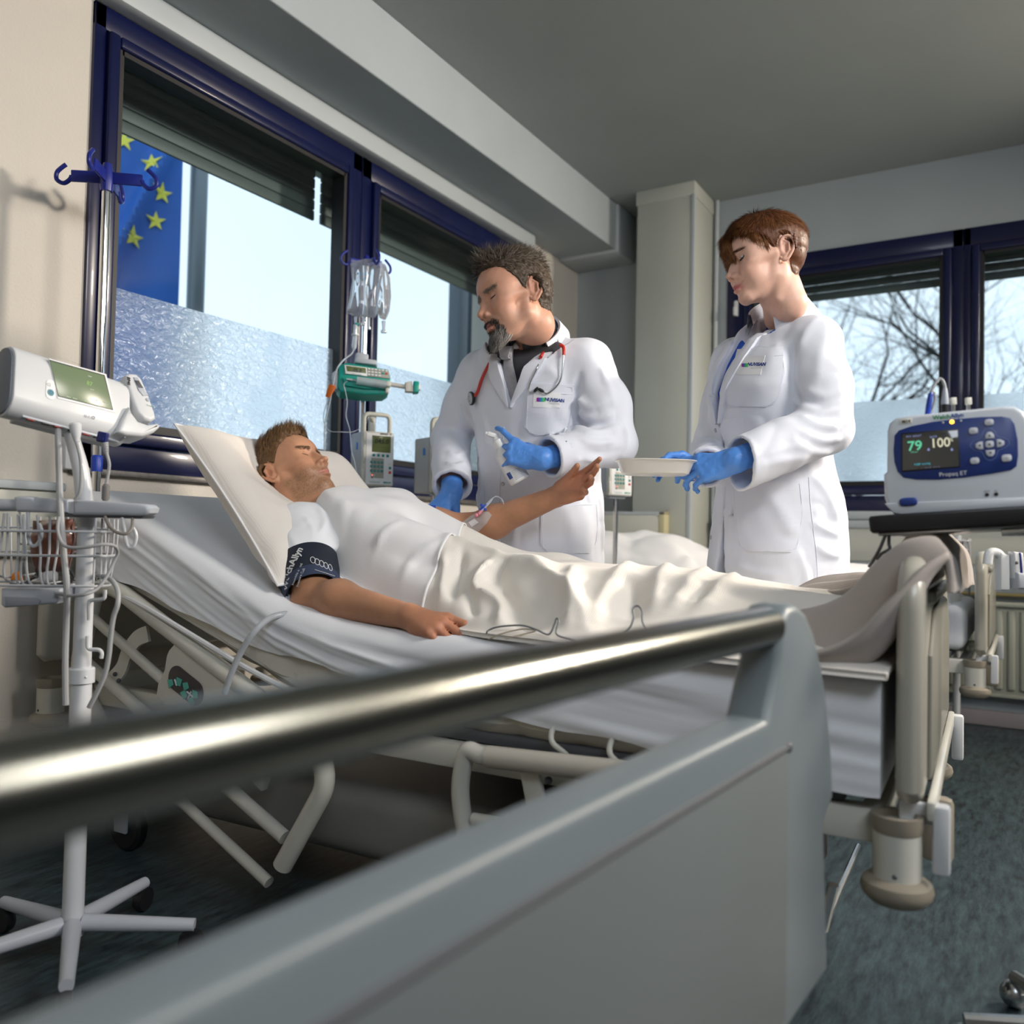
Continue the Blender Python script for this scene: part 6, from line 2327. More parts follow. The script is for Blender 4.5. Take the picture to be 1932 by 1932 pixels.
for a, b, r in ((nelR, ncR, 0.046), (nelL, ncL, 0.057)):
    d = nrm(b - a) if r < 0.05 else nrm(nrm(b - a) + np.array([0, 0, 0.25]))
    open_end(NC, b, d, 0.15)
    NC.cap(b - nrm(b - a) * 0.05 + (np.array([0, 0, -0.012]) if r > 0.05 else 0), b + nrm(b - a) * 0.06 + (np.array([0, 0, -0.012]) if r > 0.05 else 0), r, r + 0.002, 0.004, cut=True)
open_end(NC, NRC - NAX * 0.004, NAX, 0.12)
NC.cap(NRC - NAX * 0.05, NRC + NAX * 0.10, 0.062, 0.064, 0.005, cut=True)


def ncut(P):
    q = NF.inv(P)
    w = np.clip((q[:, 2] - 1.20) / 0.28, 0, 1.2) * 0.036 + 0.003
    w2 = np.clip((0.96 - q[:, 2]) / 0.25, 0, 1) * 0.030
    ww = np.where(q[:, 2] > 1.20, w, np.where(q[:, 2] < 0.97, w2, 0.003))
    return np.maximum(np.abs(q[:, 1] + 0.045 - 0.03 * np.clip((q[:, 2] - 1.2) / 0.3, 0, 1)) - ww, 0.045 - q[:, 0]) * 0.8


NC.func(NF((0.12, 0, 1.1)), 0.65, ncut, 0.006, True)
NC.halfspace(NF((0, 0, 0.70)), (0, 0, -1), 0.002)
NB = Sdf()                                             # the coat without its sleeves, for what is sewn on it
NB.ops = NC.ops[:1]
nf_ = wrinkle(NC, 0.0036, 11, 22)
nfold = [
    ([(1500, 760), (1540, 778), (1580, 770), (1600, 755)], 0.014, 0.014), ([(1505, 785), (1540, 800), (1585, 805)], 0.015, 0.014),
    ([(1515, 735), (1555, 748), (1595, 735)], 0.011, 0.013), ([(1510, 815), (1550, 830), (1590, 828)], 0.012, 0.013), ([(1490, 830), (1530, 850), (1570, 856)], 0.008, 0.014),
    ([(1500, 640), (1492, 690), (1500, 740), (1512, 770)], -0.014, 0.012), ([(1540, 600), (1520, 630), (1505, 660)], 0.007, 0.012), ([(1560, 620), (1548, 670), (1545, 720)], 0.006, 0.016),
    ([(1590, 660), (1600, 710), (1604, 760)], 0.006, 0.014), ([(1420, 880), (1470, 868), (1530, 860)], 0.008, 0.016), ([(1415, 905), (1470, 900), (1520, 885)], -0.006, 0.014),
    ([(1440, 860), (1480, 845), (1520, 840)], 0.007, 0.012), ([(1470, 640), (1455, 680), (1440, 720)], 0.004, 0.02), ([(1395, 600), (1370, 660), (1350, 720)], 0.005, 0.016),
    ([(1535, 900), (1560, 930), (1580, 980)], 0.011, 0.014), ([(1560, 890), (1575, 920), (1588, 960)], -0.010, 0.012), ([(1530, 985), (1560, 1000), (1585, 1010)], 0.009, 0.012),
    ([(1540, 1030), (1565, 1045), (1588, 1050)], 0.008, 0.014), ([(1345, 920), (1360, 980), (1362, 1060)], 0.006, 0.014), ([(1395, 920), (1402, 980), (1420, 1040)], 0.005, 0.014),
    ([(1440, 930), (1470, 960), (1500, 1010)], 0.006, 0.018), ([(1380, 1060), (1420, 1080), (1480, 1085)], 0.004, 0.016), ([(1505, 1040), (1520, 1080), (1525, 1110)], 0.006, 0.014)]
nfp = px_folds(NC, nfold)
nf_ = ridges(nf_, nfp)
nfb = ridges(wrinkle(NB, 0.0036, 11, 22), nfp)
lo, hi = bounds(NC)
V, F = isosurface(nf_, lo, hi, 0.0046)
ncoat = mesh_obj('coat', V, F, m_coat, nurse, ang=75)
for pk in ([(1392, 660), (1478, 655), (1472, 750), (1446, 768), (1376, 766), (1368, 752)], [(1380, 907), (1512, 908), (1510, 1020), (1492, 1042), (1408, 1040), (1390, 1018)]):
    pt = patch(nfb, pk, 0.0008, 0.0022, 'pocket', m_coat, ncoat, 8)
    c = np.mean(pk, 0)
    px_line(nfb, [tuple(c + (np.array(p) - c) * 0.93) for p in pk + [pk[0]]], 0.0032, 0.0006, 'stitching', m_coat, pt, n=2)
px_line(nf_, [(1390, 676), (1440, 674), (1477, 671)], 0.0032, 0.0006, 'stitching', m_coat, ncoat, n=2)
px_line(nfb, [(1382, 923), (1450, 925), (1512, 924)], 0.0032, 0.0006, 'stitching', m_coat, ncoat, n=2)
px_line(nfb, [(1526, 900), (1530, 960), (1540, 1040), (1545, 1110)], 0.001, 0.0008, 'side_seam', m_coat, ncoat)
bp = patch(nf_, [(1395, 674), (1445, 672), (1436, 708), (1392, 708)], 0.0030, 0.0009, 'name_label', mat('label_white', (0.80, 0.81, 0.83), 0.6), ncoat, 6)
px_text(nf_, (1429, 689), (1445, 688.4), 'NUVISAN', 0.0135, m_logo, bp, off=0.0046, bold=0.0006)
px_text(nf_, (1428, 696), (1440, 695.5), 'Pharma Services', 0.0048, mat('print_grey', (0.30, 0.32, 0.38), 0.6), bp, off=0.0046)
for k, c3 in enumerate(((0.35, 0.02, 0.30), (0.05, 0.10, 0.50), (0.02, 0.32, 0.40), (0.10, 0.50, 0.12))):
    x = 1401 + 2.6 * k
    patch(nf_, [(x, 688), (x + 2, 687), (x + 4, 688), (x + 4, 693), (x + 2, 694), (x, 693)], 0.0042 + 0.0002 * k, 0.0003, 'logo_ring', mat('logo_%d' % k, c3, 0.5), bp, 3)
for p in ((1341, 1014), (1350, 812)):
    q = march(nf_, p)
    if q is not None:
        nn = sdf_normal(nf_, q[None], 0.004)[0]
        M().lathe([(0.0062, -0.001), (0.0066, 0.0012), (0.0050, 0.0022), (0.0036, 0.0014), (0.001, 0.0014)], q, nn, 18).obj('button', m_btn, ncoat)
for sg_ in (1, -1):
    rows = []
    for z in np.linspace(1.21, 1.45, 18):
        f = (z - 1.21) / 0.24
        yc = -0.045 + 0.03 * max(0, min((z - 1.2) / 0.3, 1))
        w = max(0, (z - 1.2) / 0.28) * 0.036 + 0.003
        e0 = yc + sg_ * (w + 0.003)
        rows.append((z, e0, e0 + sg_ * (0.004 + 0.036 * math.sin(min(1, f * 1.1) * math.pi * 0.60))))
    lapel(nf_, NF, rows, 'lapel', m_coat, ncoat)
ring_collar(NRF.sub((0, 0, 0.008)), 0.076, 0.022, 0.032, 0.034, 2.45, 'collar', m_coat, ncoat)


# hair: a smooth short crop, long side-swept fringe, clipped nape
def line_n(q):
    x, y, z = q[:, 0], np.abs(q[:, 1]), q[:, 2]
    zl = np.interp(x, [-110, -70, -48, -38, -32, -16, -2, 4, 12, 30, 56, 80, 92], [-44, -50, -62, -54, 30, 36, 34, 10, 2, 24, 44, 54, 66])
    return z - zl


hn = mat('auburn_hair', (0.095, 0.034, 0.014), 0.48, var=0.4, vscale=90, spec=0.3)
hn2 = mat('copper_hair', (0.21, 0.085, 0.026), 0.45, var=0.4, vscale=120, spec=0.25)
Vh, Fh = nhead
topn = lambda q: np.clip((q[:, 2] - 10) / 60, 0, 1)
cap_, Pc, nc, mk, q = scalp(Vh, Fh, NH, nsc, line_n, lambda q: 4.0 + 13 * topn(q) ** 0.7, 'hair', hn, nurse, soft=8, jitter=0.06)
for cnt, mm, sd in ((9000, hn, 33), (4200, hn2, 35)):
    R0, N0, Q0, rr = pick_roots(Pc, nc, q, (mk > 0.2) * (0.7 + topn(q)), cnt, sd)
    t = topn(Q0)
    fx = np.clip((Q0[:, 0] + 20) / 60, 0, 1)
    D = np.stack([-0.9 + 1.9 * fx * t, np.sign(Q0[:, 1] + 10) * (0.15 + 0.4 * fx) + rr.normal(0, 0.10, cnt), -0.55 - 0.35 * (1 - t)], -1) @ NH.R
    strands('hair_strands', R0 - N0 * 0.003, D, (0.010 + 0.040 * np.clip((Q0[:, 2] - 50) / 45, 0, 1)) * rr.uniform(0.7, 1.25, cnt), mm, cap_, 0.0015, 4, 0.12, 0.10, sd, 0.0, N0, tang=1.0)
# the fringe: locks from the parting down past the temple to the cheek
fr_ = []
r = np.random.default_rng(5)
FRG = Sdf()
for y0 in np.linspace(-34, 40, 9):
    side = 1 if y0 > -8 else 1
    p0 = (62, y0 * 0.7, 92)
    p1 = (92, y0 * 0.85 + 2, 70)
    p2 = (98, y0 * 1.05 + 5, 42)
    p3 = (93, y0 * 1.12 + 5, 10)
    if y0 < 12:
        FRG.frame(NH, nsc * 0.001)
        FRG.chain([p0, p1, p2, p3, (88, y0 * 1.1 + 2, -14 + max(0, y0))], [11, 10, 8.5, 6.5, 2.5], 7)
        FRG.frame()
FRG.frame(NH, nsc * 0.001)
for z0, dz in ((88, 0), (80, 8), (72, 14)):
    FRG.chain([(60, 26, z0 + 6), (66, 46, z0 - 18), (52, 62, z0 - 40), (30, 70, z0 - 52)], [9, 9, 8, 4], 7)
FRG.frame()
lo, hi = bounds(FRG, 0.01)
Vf, Ff = isosurface(wrinkle(FRG, 0.0012, 160, 4), lo, hi, 0.0026)
mesh_obj('fringe', Vf, Ff, hn, nurse, ang=180)
nfr = sdf_normal(FRG, Vf, 0.002)
R0, N0, Q0, rr = pick_roots(Vf, nfr, NH.inv(Vf) / (0.001 * nsc), np.ones(len(Vf)), 2600, 44)
D = np.stack([np.where(Q0[:, 2] > 60, 0.6, -0.15), np.where(Q0[:, 1] > 30, 0.25, 0.05) + rr.normal(0, 0.08, 2600), np.where(Q0[:, 2] > 75, -0.35, -1.0)], -1) @ NH.R
strands('hair_strands', R0, D, 0.030 * rr.uniform(0.6, 1.2, 2600), hn2, cap_, 0.0012, 4, 0.1, 0.06, 46, 0.03, N0)
sel = np.exp(-((q[:, 2] - 19 + 0.12 * (np.abs(q[:, 1]) - 30)) / 2.2) ** 2) * (q[:, 0] > 62) * (np.abs(q[:, 1]) > 12) * (np.abs(q[:, 1]) < 50)
R0, N0, Q0, rr = pick_roots(Vh, nc, q, sel, 420, 9)
strands('eyebrows', R0, np.stack([-0.3 + 0 * Q0[:, 0], np.sign(Q0[:, 1]), 0.1 + 0 * Q0[:, 0]], -1) @ NH.R, np.full(420, 0.007), hn, nurse, 0.0008, 2, 0, 0.2, 4, 0.15, N0)
print('nurse', round(time.time() - T0, 1))

# ================================================================ equipment
def onplane(fr, px, py, z=0.0):
    q = ray(px, py)
    t = ((fr.o + fr.z * z - CPOS) @ fr.z) / (q @ fr.z)
    p = fr.inv(CPOS + q * t)
    return (p[0], p[1])


def pxpoly(fr, pts, z=0.0):
    P = [onplane(fr, *p, z) for p in pts]
    a = sum(P[i][0] * P[(i + 1) % len(P)][1] - P[(i + 1) % len(P)][0] * P[i][1] for i in range(len(P)))
    return P if a > 0 else P[::-1]


def wire(pts, r, name, m, parent=None, n=6, closed=False, k=8):
    return M().tube(smooth_path(pts, n, closed), r, k, closed=closed).obj(name, m, parent)


m_lcd = mat('lcd_grey_green', (0.13, 0.17, 0.10), 0.25, var=0.06, vscale=6, emit=(0.16, 0.22, 0.12), estr=0.25)
m_lcdd = mat('lcd_olive', (0.10, 0.12, 0.05), 0.25, var=0.05, emit=(0.12, 0.15, 0.05), estr=0.2)
m_ink = mat('black_print', (0.01, 0.011, 0.012), 0.5)
m_ginkt = mat('teal_print', (0.0, 0.25, 0.22), 0.5)
m_green = mat('logo_green', (0.02, 0.25, 0.08), 0.5)
m_lblue = mat('logo_blue', (0.02, 0.08, 0.35), 0.5)
m_white2 = mat('white_key', (0.78, 0.79, 0.80), 0.4)
m_hosp = mat('cool_white_enamel', (0.60, 0.62, 0.65), 0.35, var=0.03, coat=0.2)
m_clear = glass_mat('clear_plastic', (0.86, 0.91, 0.95), 0.10)
m_tubeclear = mat('clear_tubing', (0.75, 0.82, 0.88), 0.15, trans=0.55, ior=1.2, coat=0.5)
m_milky = mat('milky_tubing', (0.55, 0.58, 0.62), 0.25, trans=0.25, ior=1.2, coat=0.4)

# ---------------------------------------------------------------- roll stand on the left with its basket
DS_ = 1.75
s_ = DS_ / CAM_F
P_ = lambda x, y, d=DS_: ad(x, y, d)
pole0 = P_(150, 1380)
st_x, st_y = pole0[0], pole0[1]
rs = thing('roll_stand', (st_x, st_y, 0), 'white pole stand with a grey handle bar and wire basket beside the bed head', 'stand')
Pt = lambda z: np.array([st_x, st_y, z])
z_c = P_(150, 1275)[2]
M().tube([Pt(0.05), Pt(z_c)], 0.0205, 24).obj('lower_tube', m_hosp, rs)
M().lathe([(0.020, -0.016), (0.0255, -0.014), (0.0255, 0.014), (0.023, 0.017), (0.018, 0.017)], Pt(z_c), n=28).ball(Pt(z_c) + camdir(-0.7, 0, -0.7) * 0.025, 0.003, 8, 6).ball(Pt(z_c) + camdir(0.7, 0, -0.7) * 0.025, 0.003, 8, 6).obj('clamp_ring', m_hosp, rs)
up0 = Pt(P_(155, 985)[2])
M().tube(np.concatenate([[Pt(z_c), up0], smooth_path([up0, P_(158, 930), P_(152, 885), P_(140, 840), P_(127, 795, 1.74)], 6)[1:]]), np.concatenate([[0.0180, 0.0180], np.linspace(0.0178, 0.0135, 24)]), 22).obj('upper_tube', m_hosp, rs)
for k in range(5):
    a = math.radians(20 + 72 * k)
    d = np.array([math.cos(a), math.sin(a), 0])
    M().tube([Pt(0.075) + d * 0.02, Pt(0.075) + d * 0.24 - np.array([0, 0, 0.012])], [0.018, 0.013], 12).obj('leg', m_grey, rs)
    M().lathe([(0.008, -0.010), (0.026, -0.010), (0.028, 0), (0.026, 0.010), (0.008, 0.010)], Pt(0.0285) + d * 0.235, np.cross(d, (0, 0, 1)), 18).obj('castor', m_black, rs)
HB = Fr(P_(150, 957, 1.72), camdir(1, -0.018, 0.0), z=camdir(0, 0, -1))
hp = lambda x, y: onplane(HB, x, y)
M(HB).tube([(*hp(-45, 953), 0.0), (*hp(36, 953), 0)], 0.0125, 16).obj('handle_bar', m_grey, rs)
M(HB).prism(pxpoly(HB, [(34, 938), (44, 936), (66, 938), (72, 944), (78, 939), (136, 942), (136, 968), (40, 966), (34, 958)]), -0.030, 0.016, 0.006, 3).obj('handle_block', m_grey, rs)
M(HB).prism(pxpoly(HB, [(146, 943), (270, 951), (284, 953), (291, 959), (288, 968), (278, 974), (146, 972)]), -0.034, 0.020, 0.008, 3).obj('handle_arm', m_grey, rs)
M(HB).prism(pxpoly(HB, [(134, 946), (150, 946), (150, 971), (134, 969)]), -0.03, 0.014, 0.004).obj('handle_joint', m_hosp, rs)
M(HB).prism(pxpoly(HB, [(118, 968), (275, 974), (270, 979), (120, 975)]), -0.05, 0.012, 0.002).obj('under_plate', m_dgrey, rs)
for pts in (((53, 966), (53, 1000), (54, 1016), (60, 1029), (69, 1028), (77, 1015), (78, 1000), (73, 988)), ((231, 976), (234, 1000), (237, 1020), (244, 1033), (252, 1030), (257, 1015), (255, 1003), (251, 996))):
    wire([P_(x, y, 1.71) for x, y in pts], 0.0037, 'cable_hook', m_hosp, rs)
for pts in (((168, 1170), (168, 1140), (172, 1133), (190, 1131), (197, 1127), (198, 1113)), ((165, 1200), (165, 1219), (170, 1225), (186, 1226), (192, 1232), (191, 1242))):
    wire([P_(x, y, 1.735) for x, y in pts], 0.0040, 'cable_hook', m_white, rs)
bk_ = sub_empty('wire_basket', P_(100, 1100, 1.74), rs)
m_wire = mat('white_wire', (0.50, 0.52, 0.55), 0.35, var=0.03)
front = [(8, 968, -4, 1085), (15, 968, 12, 1095), (34, 970, 36, 1104), (45, 970, 44, 1102), (38, 972, 60, 1104), (70, 972, 83, 1105), (94, 974, 93, 1104), (112, 974, 105, 1104)]
for x0, y0, x1, y1 in front:
    a, b = P_(x0, y0, 1.69), P_(x1, y1, 1.72)
    wire([a, a * 0.55 + b * 0.45, b, b + camdir(0, -0.05, 1) * 0.14], 0.0024, 'wire', m_wire, bk_)
for x0, y0, x1, y1, d in ((181, 978, 176, 1102, 1.70), (193, 978, 190, 1100, 1.74), (205, 979, 195, 1100, 1.78), (215, 980, 200, 1098, 1.82), (222, 980, 208, 1092, 1.86)):
    wire([P_(x0, y0, d), P_(x0 - 2, 1030, d), P_(x1, y1, d)], 0.0022, 'wire', m_wire, bk_)
for x0 in (20, 48, 76, 104, 128, 150, 175, 198):
    wire([P_(x0, 975, 1.90), P_(x0 + 1, 1040, 1.90), P_(x0 + 2, 1096, 1.87)], 0.0021, 'wire', m_wire, bk_)
for y, xr in ((1002, 218), (1048, 218), (1105, 205)):
    wire([P_(-40, y - 1, 1.70), P_(60, y, 1.69), P_(150, y + 1, 1.69), P_(xr - 18, y + 1, 1.72), P_(xr + 2, y - 2, 1.86), P_(150, y - 6, 1.90), P_(0, y - 8, 1.90)], 0.0026, 'rim_wire', m_wire, bk_, n=5)
# things lying in the basket
BG = Fr(P_(100, 1030, 1.80), camdir(1, 0.05, 0), z=camdir(0, 0, -1))
gx, gy = np.meshgrid(np.linspace(-1, 1, 26), np.linspace(-1, 1, 26), indexing='ij')
zz = 0.030 * np.clip((1 - gx ** 4) * (1 - gy ** 4), 0, 1) ** 0.6 + 0.008 * vnoise(np.stack([gx * 3, gy * 3, gx * 0], -1), 3)
px_ = (gx * (0.042 - 0.010 * (gy < 0) * (-gy)) + 0.004 * gy)
bag = M(BG).grid(np.stack([px_, gy * 0.055, zz], -1)).grid(np.stack([px_, gy * 0.055, -zz], -1), flip=True).obj('leather_case', mat('russet_leather', (0.16, 0.045, 0.025), 0.45, var=0.2, vscale=40), ang=180)
tag(bag, 'russet brown case in a clear bag in the wire basket', 'case')
zz2 = zz * 1.25 + 0.006 + 0.004 * vnoise(np.stack([gx * 8, gy * 8, gx * 0], -1), 5)
tag(M(BG).grid(np.stack([px_ * 1.28, gy * 0.063 - 0.002, zz2], -1)).obj('plastic_bag', glass_mat('thin_film', (0.93, 0.94, 0.95), 0.16), ang=180), 'crinkled clear plastic bag round the brown case', 'plastic bag')
g = M(Fr(P_(34, 1086, 1.76), camdir(1, 0, 0), z=camdir(0, 0.3, -1))).prism([(-0.013, -0.009), (0.012, -0.010), (0.006, 0.004), (0.002, 0.009), (-0.006, 0.009), (-0.012, 0.002)], -0.002, 0.002, 0.0008)
tag(g.obj('orange_tag', mat('orange_card', (0.75, 0.22, 0.01), 0.5)), 'small orange warning tag lying in the wire basket', 'tag')
cl = thing('finger_clip', P_(90, 1095, 1.75), 'white plastic sensor clip with coiled lead in the wire basket', 'clip')
M(Fr(P_(95, 1088, 1.75), camdir(1, 0.1, 0), z=camdir(0, 0.2, -1))).box((0, 0, 0), (0.026, 0.022, 0.02), 0.006, 3).box((-0.016, 0.001, 0), (0.010, 0.018, 0.016), 0.004).obj('clip_body', m_white, cl)
for k in range(3):
    wire([P_(50 + 6 * k, 1098 - 3 * k, 1.79), P_(80, 1082 - 4 * k, 1.80), P_(120, 1076 - 3 * k, 1.80), P_(140, 1092, 1.78), P_(110, 1102, 1.77), P_(70, 1103, 1.77), P_(20, 1101 - 2 * k, 1.77)], 0.0028, 'lead', m_dcable, cl)
# power supply slung under the basket
ps = thing('power_supply', P_(62, 1146, 1.71), 'flat grey power supply slung under the wire basket', 'power supply')
PF = Fr(P_(62, 1126, 1.71), camdir(1, 0.015, 0), z=camdir(0, 0, -1))
M(PF).prism(pxpoly(PF, [(8, 1109), (118, 1110), (120, 1128), (112, 1138), (60, 1142), (14, 1146), (7, 1140)]), -0.06, 0.012, 0.006, 3).obj('case', m_grey, ps)
M(PF).prism(pxpoly(PF, [(16, 1124), (76, 1126), (84, 1132), (80, 1140), (18, 1143)]), 0.010, 0.015, 0.002).obj('grip_recess', mat('mid_grey', (0.25, 0.27, 0.31), 0.45), ps)
wire([P_(104, 1119, 1.69), P_(118, 1121, 1.69), P_(128, 1124, 1.69)], 0.0042, 'strain_relief', m_cable, ps)
# hoses and leads
def cable(name, pts, r, m, label, d=1.70, k=10):
    P = [P_(p[0], p[1], p[2] if len(p) > 2 else d) for p in pts]
    return tag(M().tube(smooth_path(P, 8), r, k).obj(name, m), label, 'cable')


cable('air_hose', [(109, 803, 1.72), (110, 830), (112, 900), (114, 960, 1.68), (120, 1040, 1.675), (126, 1110, 1.675), (125, 1180), (123, 1250), (124, 1330)], 0.0062, m_cable, 'thick grey air hose hanging from the tilted monitor down past the basket')
cable('monitor_lead', [(142, 830, 1.71), (147, 845), (152, 870), (153, 905), (150, 930), (141, 943)], 0.0032, m_cable, 'thin grey lead looping from the tilted monitor to the handle bar', 1.69)
cable('basket_lead', [(111, 975, 1.67), (109, 1000, 1.665), (117, 1024, 1.66), (132, 1033, 1.65), (165, 1032, 1.65), (195, 1027, 1.66), (216, 1030, 1.68), (222, 1043, 1.70), (214, 1062), (200, 1090, 1.69), (182, 1112, 1.675), (158, 1122, 1.66), (135, 1124, 1.67), (127, 1122, 1.68)], 0.0033, m_cable, 'grey lead looping round the stand pole from the power supply')
cable('cuff_hose', [(178, 1086, 1.76), (195, 1087, 1.74), (212, 1096, 1.72), (222, 1115, 1.71), (222, 1140), (214, 1165), (209, 1200), (205, 1240), (197, 1275), (182, 1308), (168, 1335)], 0.0050, m_cable, 'smooth grey hose curving down beside the stand pole', 1.70)
cable('short_lead', [(198, 975, 1.70), (206, 992, 1.69), (220, 1004, 1.68), (238, 1007, 1.68), (249, 996, 1.69), (250, 978, 1.71)], 0.0032, mat('brown_grey_cable', (0.22, 0.20, 0.18), 0.5), 'brownish lead looped under the grey handle bar')
tag(M().tube(smooth_path([ax(424, 1308, 1.36), ax(437, 1270, 1.36), ax(455, 1230, 1.365), ax(480, 1192, 1.375), ax(510, 1166, 1.41), ax(545, 1158, 1.45), ax(585, 1159, 1.48)], 8), 0.0075, 14).obj('cuff_tube', m_milky), 'translucent grey tube from the arm cuff over the mattress edge', 'tube')

# vital signs monitor, tilted on top of the stand
VM = Fr(ad(150, 745, 1.74), camdir(0.52, -0.17, 0.83), camdir(-0.16, 0.97, 0.17))
vs_ = thing('vital_signs_monitor', ad(150, 810, 1.74), 'white tilted vital signs monitor with grey-green screen on the pole stand', 'monitor')
Lx, Hy, Dz = 0.262, 0.146, 0.075
xl = -Lx * 0.50
prof = []
for i in range(12):
    a = math.pi * i / 11
    prof.append((Dz / 2 * math.cos(a) if False else Dz / 2 * math.cos(a), Hy / 2 - Dz / 2 + Dz / 2 * math.sin(a)))
for i in range(12):
    a = math.pi + math.pi * i / 11
    prof.append((Dz / 2 * math.cos(a), -Hy / 2 + Dz / 2 + Dz / 2 * math.sin(a)))
EN = VM.sub((xl, 0, -Dz / 2), (0, 0, -1), (0, 1, 0))          # end frame: z points out of the left end
EN = Fr(EN.o, -VM.z, VM.y)
sgn = 1 if EN.z @ VM.x < 0 else -1
M(EN).prism(prof, -sgn * (Lx - 0.015), 0.0, 0.004, 2).obj('case', m_white, vs_)
M(EN).prism([(p[0] * 0.84, p[1] * 0.94) for p in prof], 0.0, sgn * 0.004, 0.001).obj('end_cap', mat('slate_grey', (0.13, 0.155, 0.19), 0.5), vs_)
zf = 0.0
sc_ = pxpoly(VM, [(94, 681), (196, 709), (212, 773), (110, 747)], 0.002)
M(VM).prism(pxpoly(VM, [(91, 676), (200, 706), (217, 779), (108, 752)], 0.0), -0.002, 0.0015, 0.001).obj('bezel', m_white2, vs_)
M(VM).prism(pxpoly(VM, [(93, 679), (197, 708), (213, 774), (109, 748)], 0.001), 0.0, 0.0024, 0.0004).obj('screen_rim', m_black, vs_)
M(VM).prism(sc_, 0.001, 0.0030, 0.0004).obj('screen', m_lcd, vs_)
c = onplane(VM, 167, 725)
text(VM.sub((c[0], c[1], 0.0032)), '87', 0.013, mat('lcd_digit', (0.20, 0.36, 0.10), 0.5, emit=(0.2, 0.4, 0.1), estr=0.3), vs_)
for x, y, w in ((128, 750, 9), (140, 753, 10), (161, 758, 9), (180, 756, 8), (196, 760, 8), (182, 766, 9), (168, 711, 8), (172, 736, 9)):
    q = onplane(VM, x, y)
    M(VM).box((q[0], q[1], 0.0031), (w * s_ * 0.9, 0.0018, 0.0003)).obj('screen_mark', mat('lcd_mark', (0.32, 0.40, 0.30), 0.5), vs_, smooth=False)
q = onplane(VM, 95, 735)
M(VM).prism(rrect(0.019, 0.042, 0.009, 6, q[0], q[1]), -0.001, 0.0012, 0.0006).obj('key_field', m_white2, vs_)
q = onplane(VM, 95, 741)
kb = M(VM).lathe([(0.0001, 0.0022), (0.0066, 0.0022), (0.0072, 0.0010)], (q[0], q[1], 0), (0, 0, 1), 20).obj('power_key', mat('teal_key', (0.08, 0.25, 0.32), 0.45), vs_)
M(VM).tube([(q[0] + 0.003 * math.cos(a), q[1] + 0.003 * math.sin(a), 0.0024) for a in np.linspace(2.2, 7.2, 14)], 0.0004, 5).tube([(q[0], q[1] + 0.001, 0.0024), (q[0], q[1] + 0.004, 0.0024)], 0.0004, 5).obj('power_mark', m_navy, kb)
q = onplane(VM, 91, 726)
M(VM).tube([(q[0] - 0.005, q[1], 0.0014), (q[0] - 0.001, q[1] + 0.002, 0.0014), (q[0] + 0.003, q[1] + 0.003, 0.0014), (q[0] + 0.003, q[1] - 0.003, 0.0014), (q[0] - 0.001, q[1] - 0.002, 0.0014)], 0.0004, 5, closed=True).obj('silence_mark', m_dgrey, vs_)
TF = Fr(VM((0, Hy / 2 - 0.002, -0.012)), VM.x, VM.y * 0.55 - VM.z * 0.83)
q = TF.inv(VM((*onplane(VM, 142, 682), -0.004)))
a_ = text(TF.sub((q[0] - 0.001, 0.004, 0.002)), 'Welch', 0.0105, m_green, vs_, ax='RIGHT', bold=0.0003)
text(TF.sub((q[0], 0.004, 0.002)), 'Allyn', 0.0105, m_ink, vs_, ax='LEFT', bold=0.0003)
for x, y, sh in ((161, 785, 'sq'), (168, 787, 'tri'), (176, 788, 'ci')):
    q = onplane(VM, x, y)
    if sh == 'tri':
        pts = [(q[0] - 0.003, q[1] - 0.002, 0.0008), (q[0] + 0.003, q[1] - 0.002, 0.0008), (q[0], q[1] + 0.003, 0.0008)]
    else:
        pts = [(q[0] + 0.003 * math.cos(a), q[1] + 0.003 * math.sin(a), 0.0008) for a in np.linspace(0, 2 * math.pi, 4 if sh == 'sq' else 14, endpoint=False)]
    M(VM).tube(pts, 0.00045, 5, closed=True).obj('safety_mark', m_navy, vs_)
M(VM).box((0.0, -Hy / 2 + 0.004, -Dz * 0.55), (Lx * 0.78, 0.006, Dz * 0.62), 0.002).obj('socket_panel', m_grey, vs_)
for i, x in enumerate((-0.085, -0.055, -0.03, 0.0, 0.03, 0.055)):
    M(VM).box((x, -Hy / 2 + 0.0005, -0.022), (0.016, 0.003, 0.006), 0.001).obj('socket', m_black if i % 2 else mat('socket_red', (0.25, 0.03, 0.02), 0.5), vs_)
# plugs under it
for x, y, d, m1 in ((109, 800, 1.725, m_white), (143, 813, 1.71, m_white)):
    a = ad(x, y, d)
    tag(M().lathe([(0.009, 0.016), (0.012, 0.012), (0.011, 0), (0.008, -0.012), (0.005, -0.022)], a, camdir(-0.1, 0.98, 0), 16).obj('hose_connector', m1), 'pale round %s plug under the tilted monitor' % ('left' if x < 120 else 'middle'), 'connector')
nv = thing('blue_plug', ad(195, 850, 1.74), 'navy plug with grey ribbed lead and ferrite under the tilted monitor', 'plug')
M(Fr(ad(194, 825, 1.745), camdir(1, -0.2, 0), z=camdir(0, 0, -1))).box((0, 0, 0), (0.020, 0.022, 0.014), 0.003).box((0.002, -0.004, 0.006), (0.008, 0.008, 0.006), 0.001).obj('shell', m_navy, nv)
M().tube([ad(x, y, 1.745) for x, y in ((198, 835), (199, 842), (200, 850), (201, 856))], [0.0065, 0.0062, 0.005, 0.0042], 12).obj('strain_relief', m_cable, nv)
for k in range(4):
    M().lathe([(0.005, -0.0008), (0.0072 - 0.0004 * k, 0), (0.005, 0.0008)], ad(198.5 + 0.6 * k, 838 + 4.5 * k, 1.745), camdir(-0.1, 1, 0), 12).obj('relief_ring', m_cable, nv)
